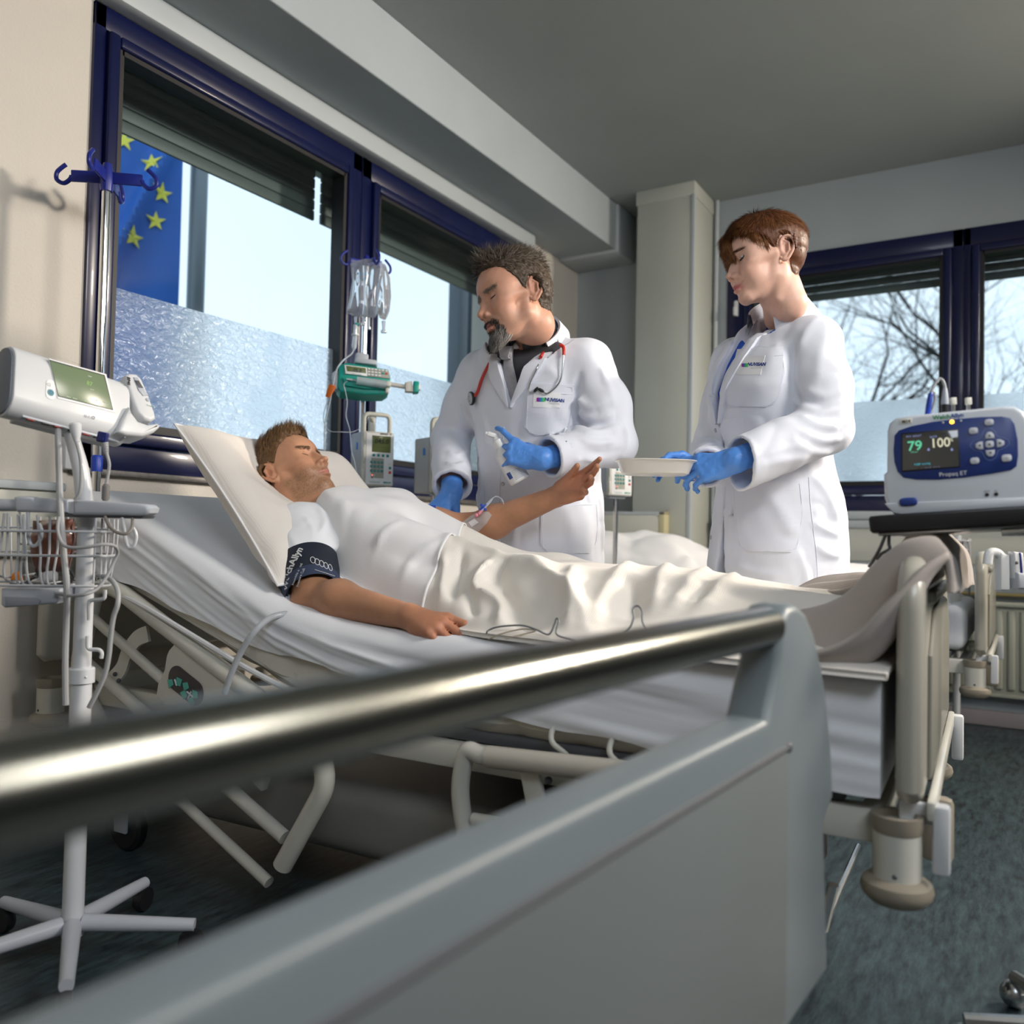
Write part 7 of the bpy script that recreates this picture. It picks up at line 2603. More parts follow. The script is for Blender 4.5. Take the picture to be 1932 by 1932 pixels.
M().tube(smooth_path([ad(x, y, 1.745) for x, y in ((201, 855), (206, 875), (204, 895), (200, 914))], 6), 0.0034, 10).obj('lead', m_cable, nv)
M().tube([ad(200, 913, 1.745), ad(200, 917, 1.745), ad(199, 941, 1.745), ad(199, 945, 1.745)], [0.004, 0.0075, 0.0075, 0.005], 14).obj('ferrite', mat('ferrite_grey', (0.17, 0.16, 0.155), 0.5), nv)
# thermometer in its cradle at the right end
th = thing('thermometer', ad(262, 780, 1.80), 'white and grey ear thermometer leaning in the cradle of the tilted monitor', 'thermometer')
TF2 = Fr(ad(262, 770, 1.86), camdir(0.62, -0.17, 0.76), camdir(-0.40, 0.90, 0.10))
g = M(TF2)
M(TF2).prism(pxpoly(TF2, [(232, 712), (240, 709), (252, 711), (262, 720), (275, 750), (287, 785), (288, 794), (280, 799), (268, 796), (254, 782), (243, 755), (233, 725)]), -0.018, 0.014, 0.007, 3).obj('body', m_white, th)
M(TF2).prism(pxpoly(TF2, [(245, 718), (253, 718), (266, 742), (273, 752), (263, 753), (254, 742)]), 0.012, 0.0165, 0.002).obj('key_panel', m_grey, th)
M(TF2).prism(pxpoly(TF2, [(247, 724), (254, 725), (263, 739), (254, 738)]), 0.015, 0.0175, 0.0006).obj('display', m_dgrey, th)
q = onplane(TF2, 272, 760)
M(TF2).lathe([(0.0001, 0.016), (0.004, 0.016), (0.0048, 0.013)], (q[0], q[1], 0), (0, 0, 1), 14).obj('key', m_grey, th)
q = onplane(TF2, 236, 725)
text(Fr(TF2((q[0], q[1], 0.0146)), TF2.y * -1, TF2.x), 'BP46', 0.010, m_ink, th, bold=0.0003)
q = onplane(TF2, 278, 772)
text(TF2.sub((q[0], q[1], 0.0146)), 'WelchAllyn', 0.0045, m_green, th)
cr = thing('thermometer_cradle', ad(250, 825, 1.78), 'white moulded cradle holding the ear thermometer', 'cradle')
CF = Fr(ad(250, 812, 1.835), camdir(0.62, -0.17, 0.76), camdir(-0.16, 0.97, 0.17))
M(CF).prism(pxpoly(CF, [(236, 772), (240, 784), (252, 800), (270, 806), (289, 803), (293, 811), (283, 820), (262, 828), (230, 826), (212, 820), (222, 795)]), -0.045, 0.022, 0.008, 3).obj('cradle_body', m_white, cr)
M(CF).prism(pxpoly(CF, [(214, 812), (238, 820), (232, 829), (228, 825)]), -0.02, 0.01, 0.002).obj('latch', m_grey, cr)


# ---------------------------------------------------------------- infusion poles
def hook(c, d, parent, L=0.10, w=0.020, r=0.0048):
    d = nrm(d)
    up = np.array([0, 0, 1.0])
    M(Fr(c + d * (0.012 + L / 2), d, z=up)).box((0, 0, 0), (L, 0.008, w), 0.003).obj('arm', m_navyh, parent)
    e = c + d * (L + 0.010)
    pts = [e, e + d * 0.006 - up * 0.012, e + d * 0.022 - up * 0.022, e + d * 0.040 - up * 0.012, e + d * 0.040 + up * 0.008, e + d * 0.026 + up * 0.024, e + d * 0.016 + up * 0.032]
    M().tube(smooth_path(pts, 6), r, 10).obj('hook', m_navyh, parent)


m_navyh = mat('hook_blue', (0.012, 0.022, 0.22), 0.35, var=0.05)
vp = 2.25
top1, bot1 = ay(201, 356, vp), ay(172, 880, vp)
bot1 = np.array([top1[0], vp, 0.62])
ip = thing('infusion_pole', (top1[0], vp, 0.62), 'chrome pole with blue hooks standing at the raised bed head, before the window edge', 'pole')
r1 = 8.0 / CAM_F * float((top1 - CPOS) @ _fw)
M().tube([bot1, (top1[0], vp, top1[2] + 0.02)], r1 * 0.98, 24).obj('tube', m_chrome, ip)
hub = np.array([top1[0], vp, top1[2] + 0.012])
M().lathe([(r1 * 1.35, -0.02), (r1 * 1.5, 0.0), (r1 * 1.45, 0.03), (r1 * 0.9, 0.06)], hub, n=20).obj('hub', m_navyh, ip)
for k in range(4):
    a = math.radians(38 + 90 * k)
    hook(hub + np.array([0, 0, 0.02]), (math.cos(a), math.sin(a), -0.02), ip, 0.085, 0.034, 0.0062)
zc = ay(172, 874, vp)[2]
M().lathe([(r1 * 1.25, -0.022), (r1 * 1.3, 0.018), (r1 * 1.0, 0.024)], (top1[0], vp, zc), n=20).obj('collar', m_bluep, ip)

v2 = 2.20
pt2, pb2 = ay(691, 500, v2), ay(668, 800, v2)
pb2 = np.array([pt2[0], v2, 0.62])
ip2 = thing('infusion_pole', (pt2[0], v2, 0.62), 'chrome pole with blue hooks carrying infusion bags and pumps beside the window mullion', 'pole')
d2 = float((pt2 - CPOS) @ _fw)
s2 = d2 / CAM_F
M().tube([pb2, pt2], 5.6 * s2, 20).obj('tube', m_chrome, ip2)
hub = np.array([pt2[0], v2, pt2[2] + 0.006])
M().lathe([(0.013, -0.018), (0.015, 0.0), (0.013, 0.02), (0.008, 0.03)], hub, n=18).obj('hub', m_navyh, ip2)
for a in (158, 248, 338, 68):
    hook(hub, (math.cos(math.radians(a)), math.sin(math.radians(a)), 0.0), ip2, 0.055)


def Q(x, y, d=None):
    return ad(x, y, d or d2 - 0.05)


def infusion_bag(outline, label, seed, yaw):
    bt = thing('infusion_bag', Q(*np.mean(outline, 0)) , label, 'infusion bag', 'infusion bags on the pole')
    c = np.mean(outline, 0)
    F_ = Fr(Q(*c), camdir(math.cos(yaw), 0, math.sin(yaw)), z=camdir(-math.sin(yaw), 0, -math.cos(yaw)))
    O = np.array(pxpoly(F_, outline))
    cen = O.mean(0)
    n, m = 60, 12
    D = []
    L = np.r_[0, np.cumsum(np.linalg.norm(np.diff(np.vstack([O, O[:1]]), axis=0), axis=1))]
    for t in np.linspace(0, L[-1], n, endpoint=False):
        i = min(np.searchsorted(L, t, 'right') - 1, len(O) - 1)
        f = (t - L[i]) / (L[i + 1] - L[i] + 1e-9)
        D.append(O[i] * (1 - f) + O[(i + 1) % len(O)] * f)
    D = np.array(D)
    hgt = np.ptp(O[:, 1])
    rings = []
    for k in range(m + 1):
        f = k / m
        xy = cen + (D - cen) * f
        th = 0.020 * (1 - f ** 4) * np.clip(1.15 - (xy[:, 1] - O[:, 1].min()) / hgt * 0.9, 0.1, 1)
        w = 0.006 * vnoise(np.stack([xy[:, 0] * 55, xy[:, 1] * 16, xy[:, 0] * 0 + seed], -1), seed) * (1 - f ** 2)
        rings.append(np.stack([xy[:, 0], xy[:, 1], th + w], -1))
    R1 = np.array(rings)
    R2 = R1 * np.array([1, 1, -1]) + np.array([0, 0, -0.0006])
    M(F_).grid(R1, closed_v=True).grid(R2, closed_v=True, flip=True).obj('bag', m_bagp, bt, ang=180)
    return bt, F_


m_bagp = bpy.data.materials.new('bag_film')
m_bagp.use_nodes = True
_p = m_bagp.node_tree.nodes['Principled BSDF']
_p.inputs['Base Color'].default_value = (0.90, 0.95, 1.0, 1)
_p.inputs['Transmission Weight'].default_value = 0.82
_p.inputs['Roughness'].default_value = 0.04
_p.inputs['IOR'].default_value = 1.33
_p.inputs['Coat Weight'].default_value = 0.6
b1, F1 = infusion_bag([(661, 495), (690, 488), (721, 492), (722, 515), (716, 560), (713, 590), (708, 600), (670, 597), (653, 590), (660, 560), (664, 530)], 'clear flat infusion bag hanging at the front of the right-hand pole', 3, 0.05)
b2, F2 = infusion_bag([(718, 494), (728, 500), (736, 525), (738, 560), (734, 590), (727, 605), (716, 600), (712, 570), (714, 530)], 'clear plump infusion bag seen edge-on behind the flat one', 9, 0.75)
q = onplane(F1, 690, 520)
for k, (t, sz) in enumerate((('NaCl 0.9 %', 0.011), ('B. Braun', 0.008))):
    text(F1.sub((q[0], q[1] - 0.018 * k, 0.024)), t, sz, mat('bag_print', (0.02, 0.30, 0.55), 0.5), b1)
for x, y0, y1, r, bt in ((671, 598, 612, 3.2, b1), (686, 600, 608, 3.6, b1), (696, 600, 616, 2.6, b1), (724, 606, 622, 4.0, b2)):
    M().tube([Q(x, y0), Q(x, y1), Q(x, y1 + 1), Q(x, y1 + 6)], [r * s2, r * s2 * 0.7, r * s2 * 1.4, r * s2 * 1.4], 12).obj('port', m_tubeclear, bt)
dc = thing('drip_chamber', Q(668, 640), 'clear drip chamber with green ring under the flat infusion bag', 'drip chamber')
M().tube([Q(674, 612), Q(671, 618), Q(670, 632)], [2 * s2, 4.2 * s2, 4.6 * s2], 14).tube([Q(670, 633), Q(668, 655), Q(667, 661)], [4.6 * s2, 4.6 * s2, 1.6 * s2], 14).obj('chamber', m_tubeclear, dc)
M().lathe([(4 * s2, -0.003), (7 * s2, -0.002), (7 * s2, 0.002), (4 * s2, 0.003)], Q(670, 632), n=18).obj('flange', m_white, dc)
M().lathe([(1 * s2, -0.004), (4.4 * s2, -0.004), (4.4 * s2, 0.004), (1 * s2, 0.004)], Q(674, 612), n=14).obj('green_ring', m_teal, dc)


def line(pts, r, label, m=m_tubeclear, d=None, nm='infusion_line'):
    return tag(M().tube(smooth_path([Q(p[0], p[1], (p[2] if len(p) > 2 else d)) for p in pts], 8), r, 8).obj(nm, m), label, 'tube')


df = d2 - 0.20
line([(667, 661), (663, 668, d2 - 0.1), (650, 678, d2 - 0.16), (638, 692, df), (632, 708, df), (629, 722, df), (622, 760, df), (613, 800, df), (612, 850, df), (611, 858, df)], 0.0028, 'clear drip line running from the drip chamber down past the orange clamp')
line([(619, 754, df), (611, 780, df), (612, 800, df), (622, 813, df), (645, 815, df), (668, 814, d2 - 0.12), (690, 800, d2 - 0.05), (695, 787, d2), (705, 779, d2), (711, 790, d2)], 0.0015, 'fine clear line looping from the orange clamp to the white pump handle')
line([(655, 719, df - 0.02), (649, 725, df - 0.02), (652, 740, df - 0.02), (655, 760, df - 0.02), (653, 785, df - 0.02), (660, 812, df - 0.02), (663, 850, df - 0.02), (668, 868, df - 0.02), (672, 890, df - 0.02), (674, 918, df - 0.02)], 0.0018, 'fine clear line from the syringe running down over the white pump side')
oc = M(Fr(Q(623, 738, df), camdir(0.93, -0.30, 0), z=camdir(0, 0, -1))).prism([(-0.010, -0.024), (0.006, -0.024), (0.014, 0.018), (0.012, 0.024), (-0.010, 0.024), (-0.012, 0.006)], -0.006, 0.006, 0.002)
tag(oc.obj('roller_clamp', mat('orange_plastic', (0.75, 0.17, 0.02), 0.4)), 'orange roller clamp on the drip line left of the green pump', 'clamp')

# green syringe pump
SP = Fr(Q(686, 712, d2 - 0.12), camdir(0.97, -0.085, 0.22), camdir(0.02, 0.985, 0.16))
sp = thing('syringe_pump', Q(686, 748, d2 - 0.1), 'green syringe pump clamped to the chrome pole above the white pump', 'syringe pump')
M(SP).prism(pxpoly(SP, [(640, 688), (655, 684), (733, 697), (737, 712), (734, 738), (724, 744), (690, 744), (642, 738), (636, 730)], 0.0), -0.10, 0.0, 0.006, 3).obj('case', m_teal, sp)
M(SP).prism(pxpoly(SP, [(649, 688), (733, 699), (736, 715), (651, 706)], 0.0), -0.002, 0.004, 0.0015).obj('fascia', mat('grey_fascia', (0.30, 0.31, 0.28), 0.45), sp)
M(SP).prism(pxpoly(SP, [(650, 688.5), (692, 693.5), (693, 710), (652, 705)], 0.004), 0.003, 0.0055, 0.001).obj('display_frame', m_white2, sp)
M(SP).prism(pxpoly(SP, [(653, 690), (690, 694.5), (691, 704.5), (655, 700.5)], 0.0055), 0.005, 0.0064, 0.0003).obj('display', m_lcdd, sp)
q = onplane(SP, 674, 699, 0.0066)
text(SP.sub((q[0], q[1], 0.0067), (1, -0.02, 0), (0.02, 1, 0)), '05.0', 0.018, m_ink, sp, bold=0.0004, shear=0.15)
q = onplane(SP, 673, 706, 0.0058)
text(SP.sub((q[0], q[1], 0.0059)), 'Perfusor compact', 0.005, m_ginkt, sp)
for r_ in range(3):
    for c_ in range(6):
        if r_ == 2 and c_ > 3:
            continue
        x, y = 696 + c_ * 6.6, 696.0 + r_ * 5.4 + c_ * 0.75
        q = onplane(SP, x, y, 0.0045)
        mk_ = m_white2 if not (r_ == 1 and c_ >= 4) else (m_teal if c_ == 4 else mat('red_key', (0.6, 0.03, 0.02), 0.4))
        M(SP).box((q[0], q[1], 0.0055), (0.0092, 0.0058, 0.003), 0.001, 1).obj('key', mk_, sp)
M(SP).prism(pxpoly(SP, [(646, 714), (736, 722), (734, 736), (688, 735), (650, 729)], 0.0), -0.004, 0.012, 0.003).obj('syringe_bed', m_teal, sp)
M(SP).prism(pxpoly(SP, [(626, 706), (637, 698), (637, 736), (628, 734)], -0.02), -0.05, -0.005, 0.004).obj('side_bracket', m_grey, sp)
M(SP).box((-0.01, 0.09, -0.075), (0.05, 0.05, 0.05), 0.01).box((0.005, 0.075, -0.05), (0.085, 0.022, 0.04), 0.008).obj('pole_clamp', m_grey, sp)
bar = M(SP).tube([(*onplane(SP, 736, 725, 0.012), 0.012), (*onplane(SP, 782, 733, 0.012), 0.012)], 0.0085, 14).obj('drive_rod', mat('ivory_rod', (0.50, 0.50, 0.46), 0.4), sp)
M(SP).prism(pxpoly(SP, [(764, 723), (776, 720), (780, 741), (764, 740)], 0.012), 0.0, 0.026, 0.004).obj('drive_claw', mat('ivory_claw', (0.55, 0.55, 0.50), 0.4), sp)
M(SP).prism(pxpoly(SP, [(780, 721), (790, 722), (789, 742), (779, 743)], 0.012), -0.004, 0.032, 0.005).obj('drive_head', m_teal, sp)
M(SP).prism(pxpoly(SP, [(786, 727), (793, 727), (792, 737), (786, 737)], 0.012), 0.004, 0.026, 0.003).obj('thumb_key', m_white2, sp)
M(SP).prism(rrect(0.020, 0.022, 0.009, 5, *onplane(SP, 733, 724, 0.03)), 0.008, 0.034, 0.004).prism(rrect(0.014, 0.020, 0.006, 5, *onplane(SP, 731, 736, 0.03)), 0.008, 0.030, 0.004).obj('syringe_clip', mat('ivory_clip', (0.55, 0.55, 0.50), 0.4), sp)
sy = thing('syringe', SP((0, -0.03, 0.02)), 'clear syringe with black plunger clamped in the green pump', 'syringe')
a, b = np.array((*onplane(SP, 673, 718, 0.022), 0.022)), np.array((*onplane(SP, 729, 726, 0.022), 0.022))
ln = b - a
M(SP).tube([a - ln * 0.16, a - ln * 0.02, a, b], [0.0025, 0.0028, 0.0150, 0.0150], 20).obj('barrel', m_tubeclear, sy)
M(SP).tube([a + ln * 0.62, a + ln * 0.66, a + ln * 0.76, a + ln * 0.78], [0.009, 0.0135, 0.0135, 0.012], 18).obj('plunger', m_black, sy)
M(SP).tube([a - ln * 0.34, a - ln * 0.14], [0.0026, 0.004], 10).obj('tip', m_white, sy)


def infusion_pump(fr, label, w=0.125, h=0.205, dpt=0.125, loop=True):
    """box pump in its own frame: x along the front, y up, z out of the front; origin at the middle of the front"""
    p = thing('infusion_pump', fr((0, -h / 2, -dpt / 2)), label, 'infusion pump')
    mi = m_ivory
    M(fr).box((0, 0, -dpt / 2 - 0.012), (w, h, dpt - 0.018), 0.007, 3).obj('case', m_pumpg, p)
    M(fr).box((0, 0, -0.008), (w * 1.0, h * 1.0, 0.026), 0.007, 3).obj('door', mi, p)
    M(fr).box((0.004, 0.0, 0.0055), (w * 0.86, h * 0.94, 0.003), 0.0012).obj('fascia', m_white2, p)
    M(fr).tube(fillet([(-w / 2 + 0.012, h / 2 - 0.01, -0.022), (-w / 2 + 0.012, h / 2 + 0.068, -0.022), (w / 2 - 0.010, h / 2 + 0.068, -0.022), (w / 2 - 0.010, h / 2 - 0.01, -0.022)], 0.022, 6), 0.0085, 14).obj('handle', mi, p)
    M(fr).box((0.0, h / 2 + 0.03, -0.075), (0.024, 0.07, 0.02), 0.005).obj('pole_clamp', mi, p)
    M(fr).box((-w / 2 + 0.004, 0.02, 0.0), (0.010, 0.08, 0.022), 0.003).box((-w / 2 + 0.004, -0.065, 0.0), (0.010, 0.05, 0.022), 0.003).obj('hinge', mi, p)
    M(fr).box((0.010, 0.056, 0.0072), (0.074, 0.062, 0.002), 0.0006).obj('display', m_lcdd2, p)
    text(fr.sub((0.010, 0.066, 0.0086)), '045.0', 0.026, m_ink, p, shear=0.15, bold=0.0004)
    text(fr.sub((0.010, 0.044, 0.0086)), 'ml/h  infusion', 0.007, m_ink, p)
    text(fr.sub((0.008, 0.033, 0.0086)), '- - -', 0.008, m_ink, p)
    text(fr.sub((0.026, 0.0945, 0.0074)), 'GERAET 19', 0.0095, m_ink, p, bold=0.0003)
    k0 = M(fr).box((-0.020, 0.013, 0.0085), (0.0095, 0.0095, 0.004), 0.0012, 1).obj('key', m_tkey, p)
    for i in range(1, 4):
        dup(k0, fr.x * (0.0185 * i))
    M(fr).box((-0.004, -0.035, 0.0072), (0.050, 0.075, 0.0012), 0.0004).obj('key_field', m_grey2, p)
    glyph = ('789F', '456C', '123.')
    for r_ in range(3):
        for c_ in range(4):
            dup(k0, fr.x * (-0.008 + 0.0142 * c_) + fr.y * (-0.026 - 0.0165 * r_))
            text(fr.sub((-0.028 + 0.0142 * c_, -0.013 - 0.0165 * r_, 0.0107)), glyph[r_][c_], 0.007, m_white2, p)
    for i, mm in enumerate((m_white2, m_tkey, m_redk)):
        M(fr).box((0.046, -0.016 - 0.0165 * i, 0.0085), (0.0095, 0.0095, 0.004), 0.0012, 1).obj('key', mm, p)
    for x, y, mm in ((-0.024, -0.062, m_ledr), (-0.016, -0.062, m_white2), (-0.024, -0.072, m_black), (-0.016, -0.072, m_white2)):
        M(fr).ball((x, y, 0.008), (0.0024, 0.0024, 0.0014), 10, 6).obj('indicator', mm, p)
    text(fr.sub((-0.014, -0.088, 0.0074)), 'Infusomat fmS', 0.0068, m_ginkt, p)
    text(fr.sub((0.036, -0.088, 0.0074)), 'B|BRAUN', 0.0075, m_ginkt, p, bold=0.0004)
    M(fr).box((0, -h / 2 - 0.004, -0.03), (w * 0.7, 0.012, 0.03), 0.003).obj('foot', m_grey, p)
    side = Fr(fr((-w / 2 - 0.0005, 0.05, -0.055)), -fr.z, fr.y)
    side = side if side.z @ fr.x < 0 else Fr(side.o, fr.z, fr.y)
    M(side).prism([(-0.008, -0.014), (0.008, -0.014), (0.008, 0.006), (0.004, 0.014), (-0.004, 0.014), (-0.008, 0.006)], 0, 0.0012, 0.0004).obj('blue_label', mat('label_blue', (0.04, 0.22, 0.62), 0.5), p)
    return p


m_ivory = mat('ivory_pump', (0.56, 0.56, 0.50), 0.38, var=0.03)
m_pumpg = mat('pump_grey', (0.42, 0.45, 0.48), 0.42, var=0.03)
m_lcdd2 = mat('lcd_olive_dark', (0.06, 0.075, 0.03), 0.22, emit=(0.09, 0.11, 0.03), estr=0.25)
m_tkey = mat('teal_key_pump', (0.0, 0.22, 0.22), 0.4, var=0.03)
m_grey2 = mat('key_field_grey', (0.36, 0.36, 0.31), 0.45)
m_redk = mat('red_stop_key', (0.55, 0.04, 0.03), 0.4)
m_ledr = mat('red_led', (0.8, 0.15, 0.12), 0.4, emit=(1.0, 0.15, 0.1), estr=1.5)
IPF = Fr(Q(713, 866, d2 - 0.10), camdir(0.86, -0.03, 0.50), camdir(0.01, 1.0, 0.02))
infusion_pump(IPF, 'white infusion pump with teal keys and carrying handle beside the patient head')
line([(708, 918, d2 - 0.1), (707, 928, d2 - 0.1), (709, 945, d2 - 0.1)], 0.0035, 'grey outlet tube below the white infusion pump', m_milky, nm='outlet_tube')
wire([Q(640, 905, d2 - 0.02), Q(632, 897, d2 - 0.02), Q(628, 893, d2), Q(645, 885, d2), Q(648, 888, d2)], 0.004, 'tmp', m_dcable)
tag(bpy.data.objects['tmp'], 'dark coiled lead at the back of the white infusion pump', 'cable')['label'] = 'dark coiled lead behind the white infusion pump'
bpy.data.objects['tmp'].name = 'coiled_lead'
# the pump half hidden behind the man in white, and the one beyond his elbow, on a pole of their own
d3 = 3.15
pl2 = ad(806, 860, d3 + 0.12)
p3 = infusion_pump(Fr(ad(842, 878, d3), camdir(0.80, -0.03, 0.60), camdir(0.01, 1.0, 0.02)), 'ivory infusion pump half hidden behind the sleeve of the man in white', loop=False)
tag(M().tube([(pl2[0] + 0.05, pl2[1] + 0.0, 0.0), (pl2[0] + 0.05, pl2[1] + 0.0, 1.25)], 0.011, 16).lathe([(0.02, 0), (0.16, 0.0), (0.16, 0.02), (0.02, 0.05)], (pl2[0] + 0.05, pl2[1], 0), n=24).obj('pump_stand', m_chrome), 'chrome stand carrying the half hidden ivory pump by the window', 'stand')
d4 = 3.75
p4 = infusion_pump(Fr(ad(1170, 892, d4), camdir(0.88, -0.03, 0.47), camdir(0.01, 1.0, 0.02)), 'ivory infusion pump with teal keys just beyond the elbow of the man in white')
pl4 = ad(1163, 900, d4 + 0.16)
tag(M().tube([(pl4[0], pl4[1], 0.0), (pl4[0], pl4[1], 1.12)], 0.011, 16).lathe([(0.02, 0), (0.16, 0.0), (0.16, 0.02), (0.02, 0.05)], (pl4[0], pl4[1], 0), n=24).obj('pump_stand', m_chrome), 'chrome stand of the ivory pump in front of the corner column', 'stand')

# ================================================================ things on and around the three people
# stethoscope round the neck of the man in white
ste = thing('stethoscope', march(cf, (1020, 745)), 'red stethoscope hanging round the neck of the man in white', 'stethoscope')
m_red = mat('red_rubber', (0.50, 0.025, 0.015), 0.35, coat=0.2)
cl_ = lambda pts, off: snap(cf, march_path(cf, pts), off)
A = cl_([(934, 672), (924, 692), (913, 715), (905, 738), (899, 748)], 0.007)
Bk = [DF((0.03 - 0.10 * math.cos(t) + 0.085, 0.108 * math.sin(t), 1.535 - 0.012 * abs(t))) for t in np.linspace(-1.3, 1.3, 9)]
Bk = sorted(Bk, key=lambda p: p[1], reverse=True)
C_ = cl_([(1049, 612), (1054, 626), (1052, 642), (1049, 650)], 0.008)
M().tube(smooth_path(np.concatenate([A[::-1], Bk, C_]), 6), 0.0052, 12).obj('tube', m_red, ste)
J = cl_([(1048, 650), (1047, 656)], 0.008)
yb = Fr(J[0], camdir(1, 0, 0.2), camdir(0, 1, 0))
M(yb).prism([(-0.016, -0.014), (0.014, -0.012), (0.006, 0.012), (-0.003, 0.013)], -0.006, 0.006, 0.003).obj('yoke', m_black, ste)
for pts, mt_ in (((( 1038, 660), (1031, 665), (1025, 672), (1022, 678)), m_red), (((1055, 656), (1061, 658), (1064, 664), (1064, 672)), m_red),
                 (((1022, 676), (1015, 695), (1005, 716), (1000, 730), (1002, 740), (1009, 741)), m_steel), (((1064, 670), (1061, 695), (1055, 718), (1044, 734), (1033, 742), (1026, 741)), m_steel)):
    P = cl_(list(pts), 0.0085)
    M().tube(smooth_path(P, 6), 0.0050 if mt_ is m_red else 0.0024, 10).obj('binaural_tube', mt_, ste)
for a, b in (((1009, 740), (1015, 733)), ((1027, 740), (1019, 735))):
    P = cl_([a, b], 0.009)
    M().tube([P[0], P[0] * 0.6 + P[1] * 0.4, P[1]], [0.0025, 0.0048, 0.0042], 12).ball(P[1], 0.0042, 10, 8).obj('ear_tip', m_black, ste)
bp_ = cl_([(896, 751)], 0.010)[0]
nb_ = sdf_normal(cf, bp_[None], 0.006)[0]
M().lathe([(0.004, -0.006), (0.018, -0.006), (0.0215, -0.002), (0.0215, 0.003), (0.019, 0.0045)], bp_, nb_, 30).obj('chest_piece', m_black, ste)
M().lathe([(0.0001, 0.0052), (0.0175, 0.0052), (0.0185, 0.0042)], bp_, nb_, 30).obj('diaphragm', mat('diaphragm_grey', (0.45, 0.47, 0.47), 0.35), ste)
bf = Fr(bp_ + nb_ * 0.0056, camdir(0.95, 0.1, 0), z=nb_)
text(bf.sub((0, 0.006, 0)), 'CE', 0.007, m_ink, ste)
text(bf.sub((0, -0.001, 0)), 'Cardiology', 0.0045, m_red, ste)
text(bf.sub((0, -0.008, 0)), '3M', 0.006, m_ink, ste)

# spray bottle in his gloved left hand
sb = thing('spray_bottle', DHL((0.085, -0.05, -0.035)), 'white spray bottle held in the blue gloved hand of the man in white', 'spray bottle')
dS = float((DHL((0.08, 0, -0.03)) - CPOS) @ _fw)
a, b = ad(982, 908, dS + 0.006), ad(943, 840, dS + 0.006)
axs = nrm(b - a)
m_bot = mat('bottle_white', (0.72, 0.73, 0.74), 0.3, coat=0.2)
hl_ = float(np.linalg.norm(b - a))
BX = Fr(a, np.cross(nrm(CPOS - a), axs), z=axs)
M(BX).lathe([(0.002, 0), (0.027, 0), (0.0305, 0.004), (0.0305, hl_ * 0.70), (0.028, hl_ * 0.80), (0.015, hl_ * 0.95), (0.013, hl_)], (0, 0, 0), (0, 0, 1), 30).obj('bottle', m_bot, sb)
M(BX).lathe([(0.014, hl_ - 0.006), (0.0165, hl_ - 0.006), (0.0165, hl_ + 0.016), (0.011, hl_ + 0.020), (0.009, hl_ + 0.026), (0.0001, hl_ + 0.026)], (0, 0, 0), (0, 0, 1), 26).obj('collar', m_bot, sb)
hd_ = BX((0, 0, hl_ + 0.032))
M(Fr(hd_, camdir(-1, 0.28, -0.1), z=axs)).box((0.004, 0, 0), (0.034, 0.016, 0.014), 0.004).box((0.022, 0, 0.0), (0.012, 0.010, 0.009), 0.003).obj('spray_head', m_bot, sb)
tocam = nrm(CPOS - a)
for k in range(7):
    ang0 = -0.62
    pts = [BX((0.0309 * math.sin(t) , -0.0309 * math.cos(t) * (1 if True else 1), 0.010 + 0.0042 * k)) for t in np.linspace(-0.55, 0.30, 8)]
    f = 1 if (BX.y @ tocam) < 0 else -1
    pts = [BX((0.0309 * math.sin(t), -f * -1 * -0.0309 * math.cos(t), 0.010 + 0.0042 * k)) for t in np.linspace(-0.55, 0.30, 8)]
    M().tube(pts, 0.00045, 4).obj('print_line', mat('small_print', (0.25, 0.29, 0.36), 0.6), sb)
for k in range(9):
    f = 1 if (BX.y @ tocam) < 0 else -1
    t = 0.45 + 0.055 * k
    M().tube([BX((0.0309 * math.sin(t), -f * -1 * -0.0309 * math.cos(t), 0.018)), BX((0.0309 * math.sin(t), -f * -1 * -0.0309 * math.cos(t), 0.038))], 0.0004 + 0.0003 * (k % 2), 4).obj('print_bar', m_lblue, sb)

# tourniquet round the raised arm
axd = nrm(elbL - shoL)
best = min(np.linspace(0.2, 1.0, 60), key=lambda t: abs(project((shoL + (elbL - shoL) * t)[None])[0, 0] - 822))
tc_ = shoL + (elbL - shoL) * best
tq = thing('tourniquet', tc_, 'colourful striped tourniquet with blue buckle round the raised arm', 'tourniquet')
cols = [(0.75, 0.76, 0.78), (0.02, 0.25, 0.55), (0.75, 0.60, 0.05), (0.70, 0.12, 0.03), (0.10, 0.40, 0.15)]
rA = 0.0535
for k, c3 in enumerate(cols):
    M().lathe([(rA, -0.003), (rA + 0.0026, -0.003), (rA + 0.0026, 0.003), (rA, 0.003), (rA, -0.003)], tc_ + axd * (0.006 * (k - 2)), axd, 40, cap=False).obj('stripe', mat('band_%d' % k, c3, 0.7, bump=0.1, bscale=300), tq)
bpos = tc_ + nrm(camdir(-0.25, 0.85, -0.55)) * (rA + 0.006)
M(Fr(bpos, axd, z=nrm(bpos - tc_))).box((0, 0, 0), (0.034, 0.046, 0.012), 0.004).obj('buckle', m_bluep, tq)

# drip dressing and cannula in the crook of the arm
dr = thing('dressing', march(PS, (900, 985)), 'clear adhesive dressing over the drip cannula on the raised forearm', 'dressing')
patch(PS, [(872, 986), (888, 974), (905, 966), (922, 966), (928, 972), (918, 988), (903, 1003), (893, 1006), (884, 1000)], 0.0006, 0.0007, 'film', mat('adhesive_film', (0.82, 0.81, 0.80), 0.3, alpha=0.5), dr, 5)
patch(PS, [(884, 986), (896, 979), (903, 986), (891, 994)], 0.0016, 0.0012, 'pad', m_linen, dr, 5)
cn = thing('cannula', march(PS, (905, 968)), 'pink cannula with blue stopcock taped to the raised forearm', 'cannula')
cq = lambda x, y, o: snap(PS, march(PS, (x, y))[None] if march(PS, (x, y)) is not None else ad(x, y, 2.4)[None], o)[0]
b0 = cq(900, 975, 0.006)
dC = float((b0 - CPOS) @ _fw)
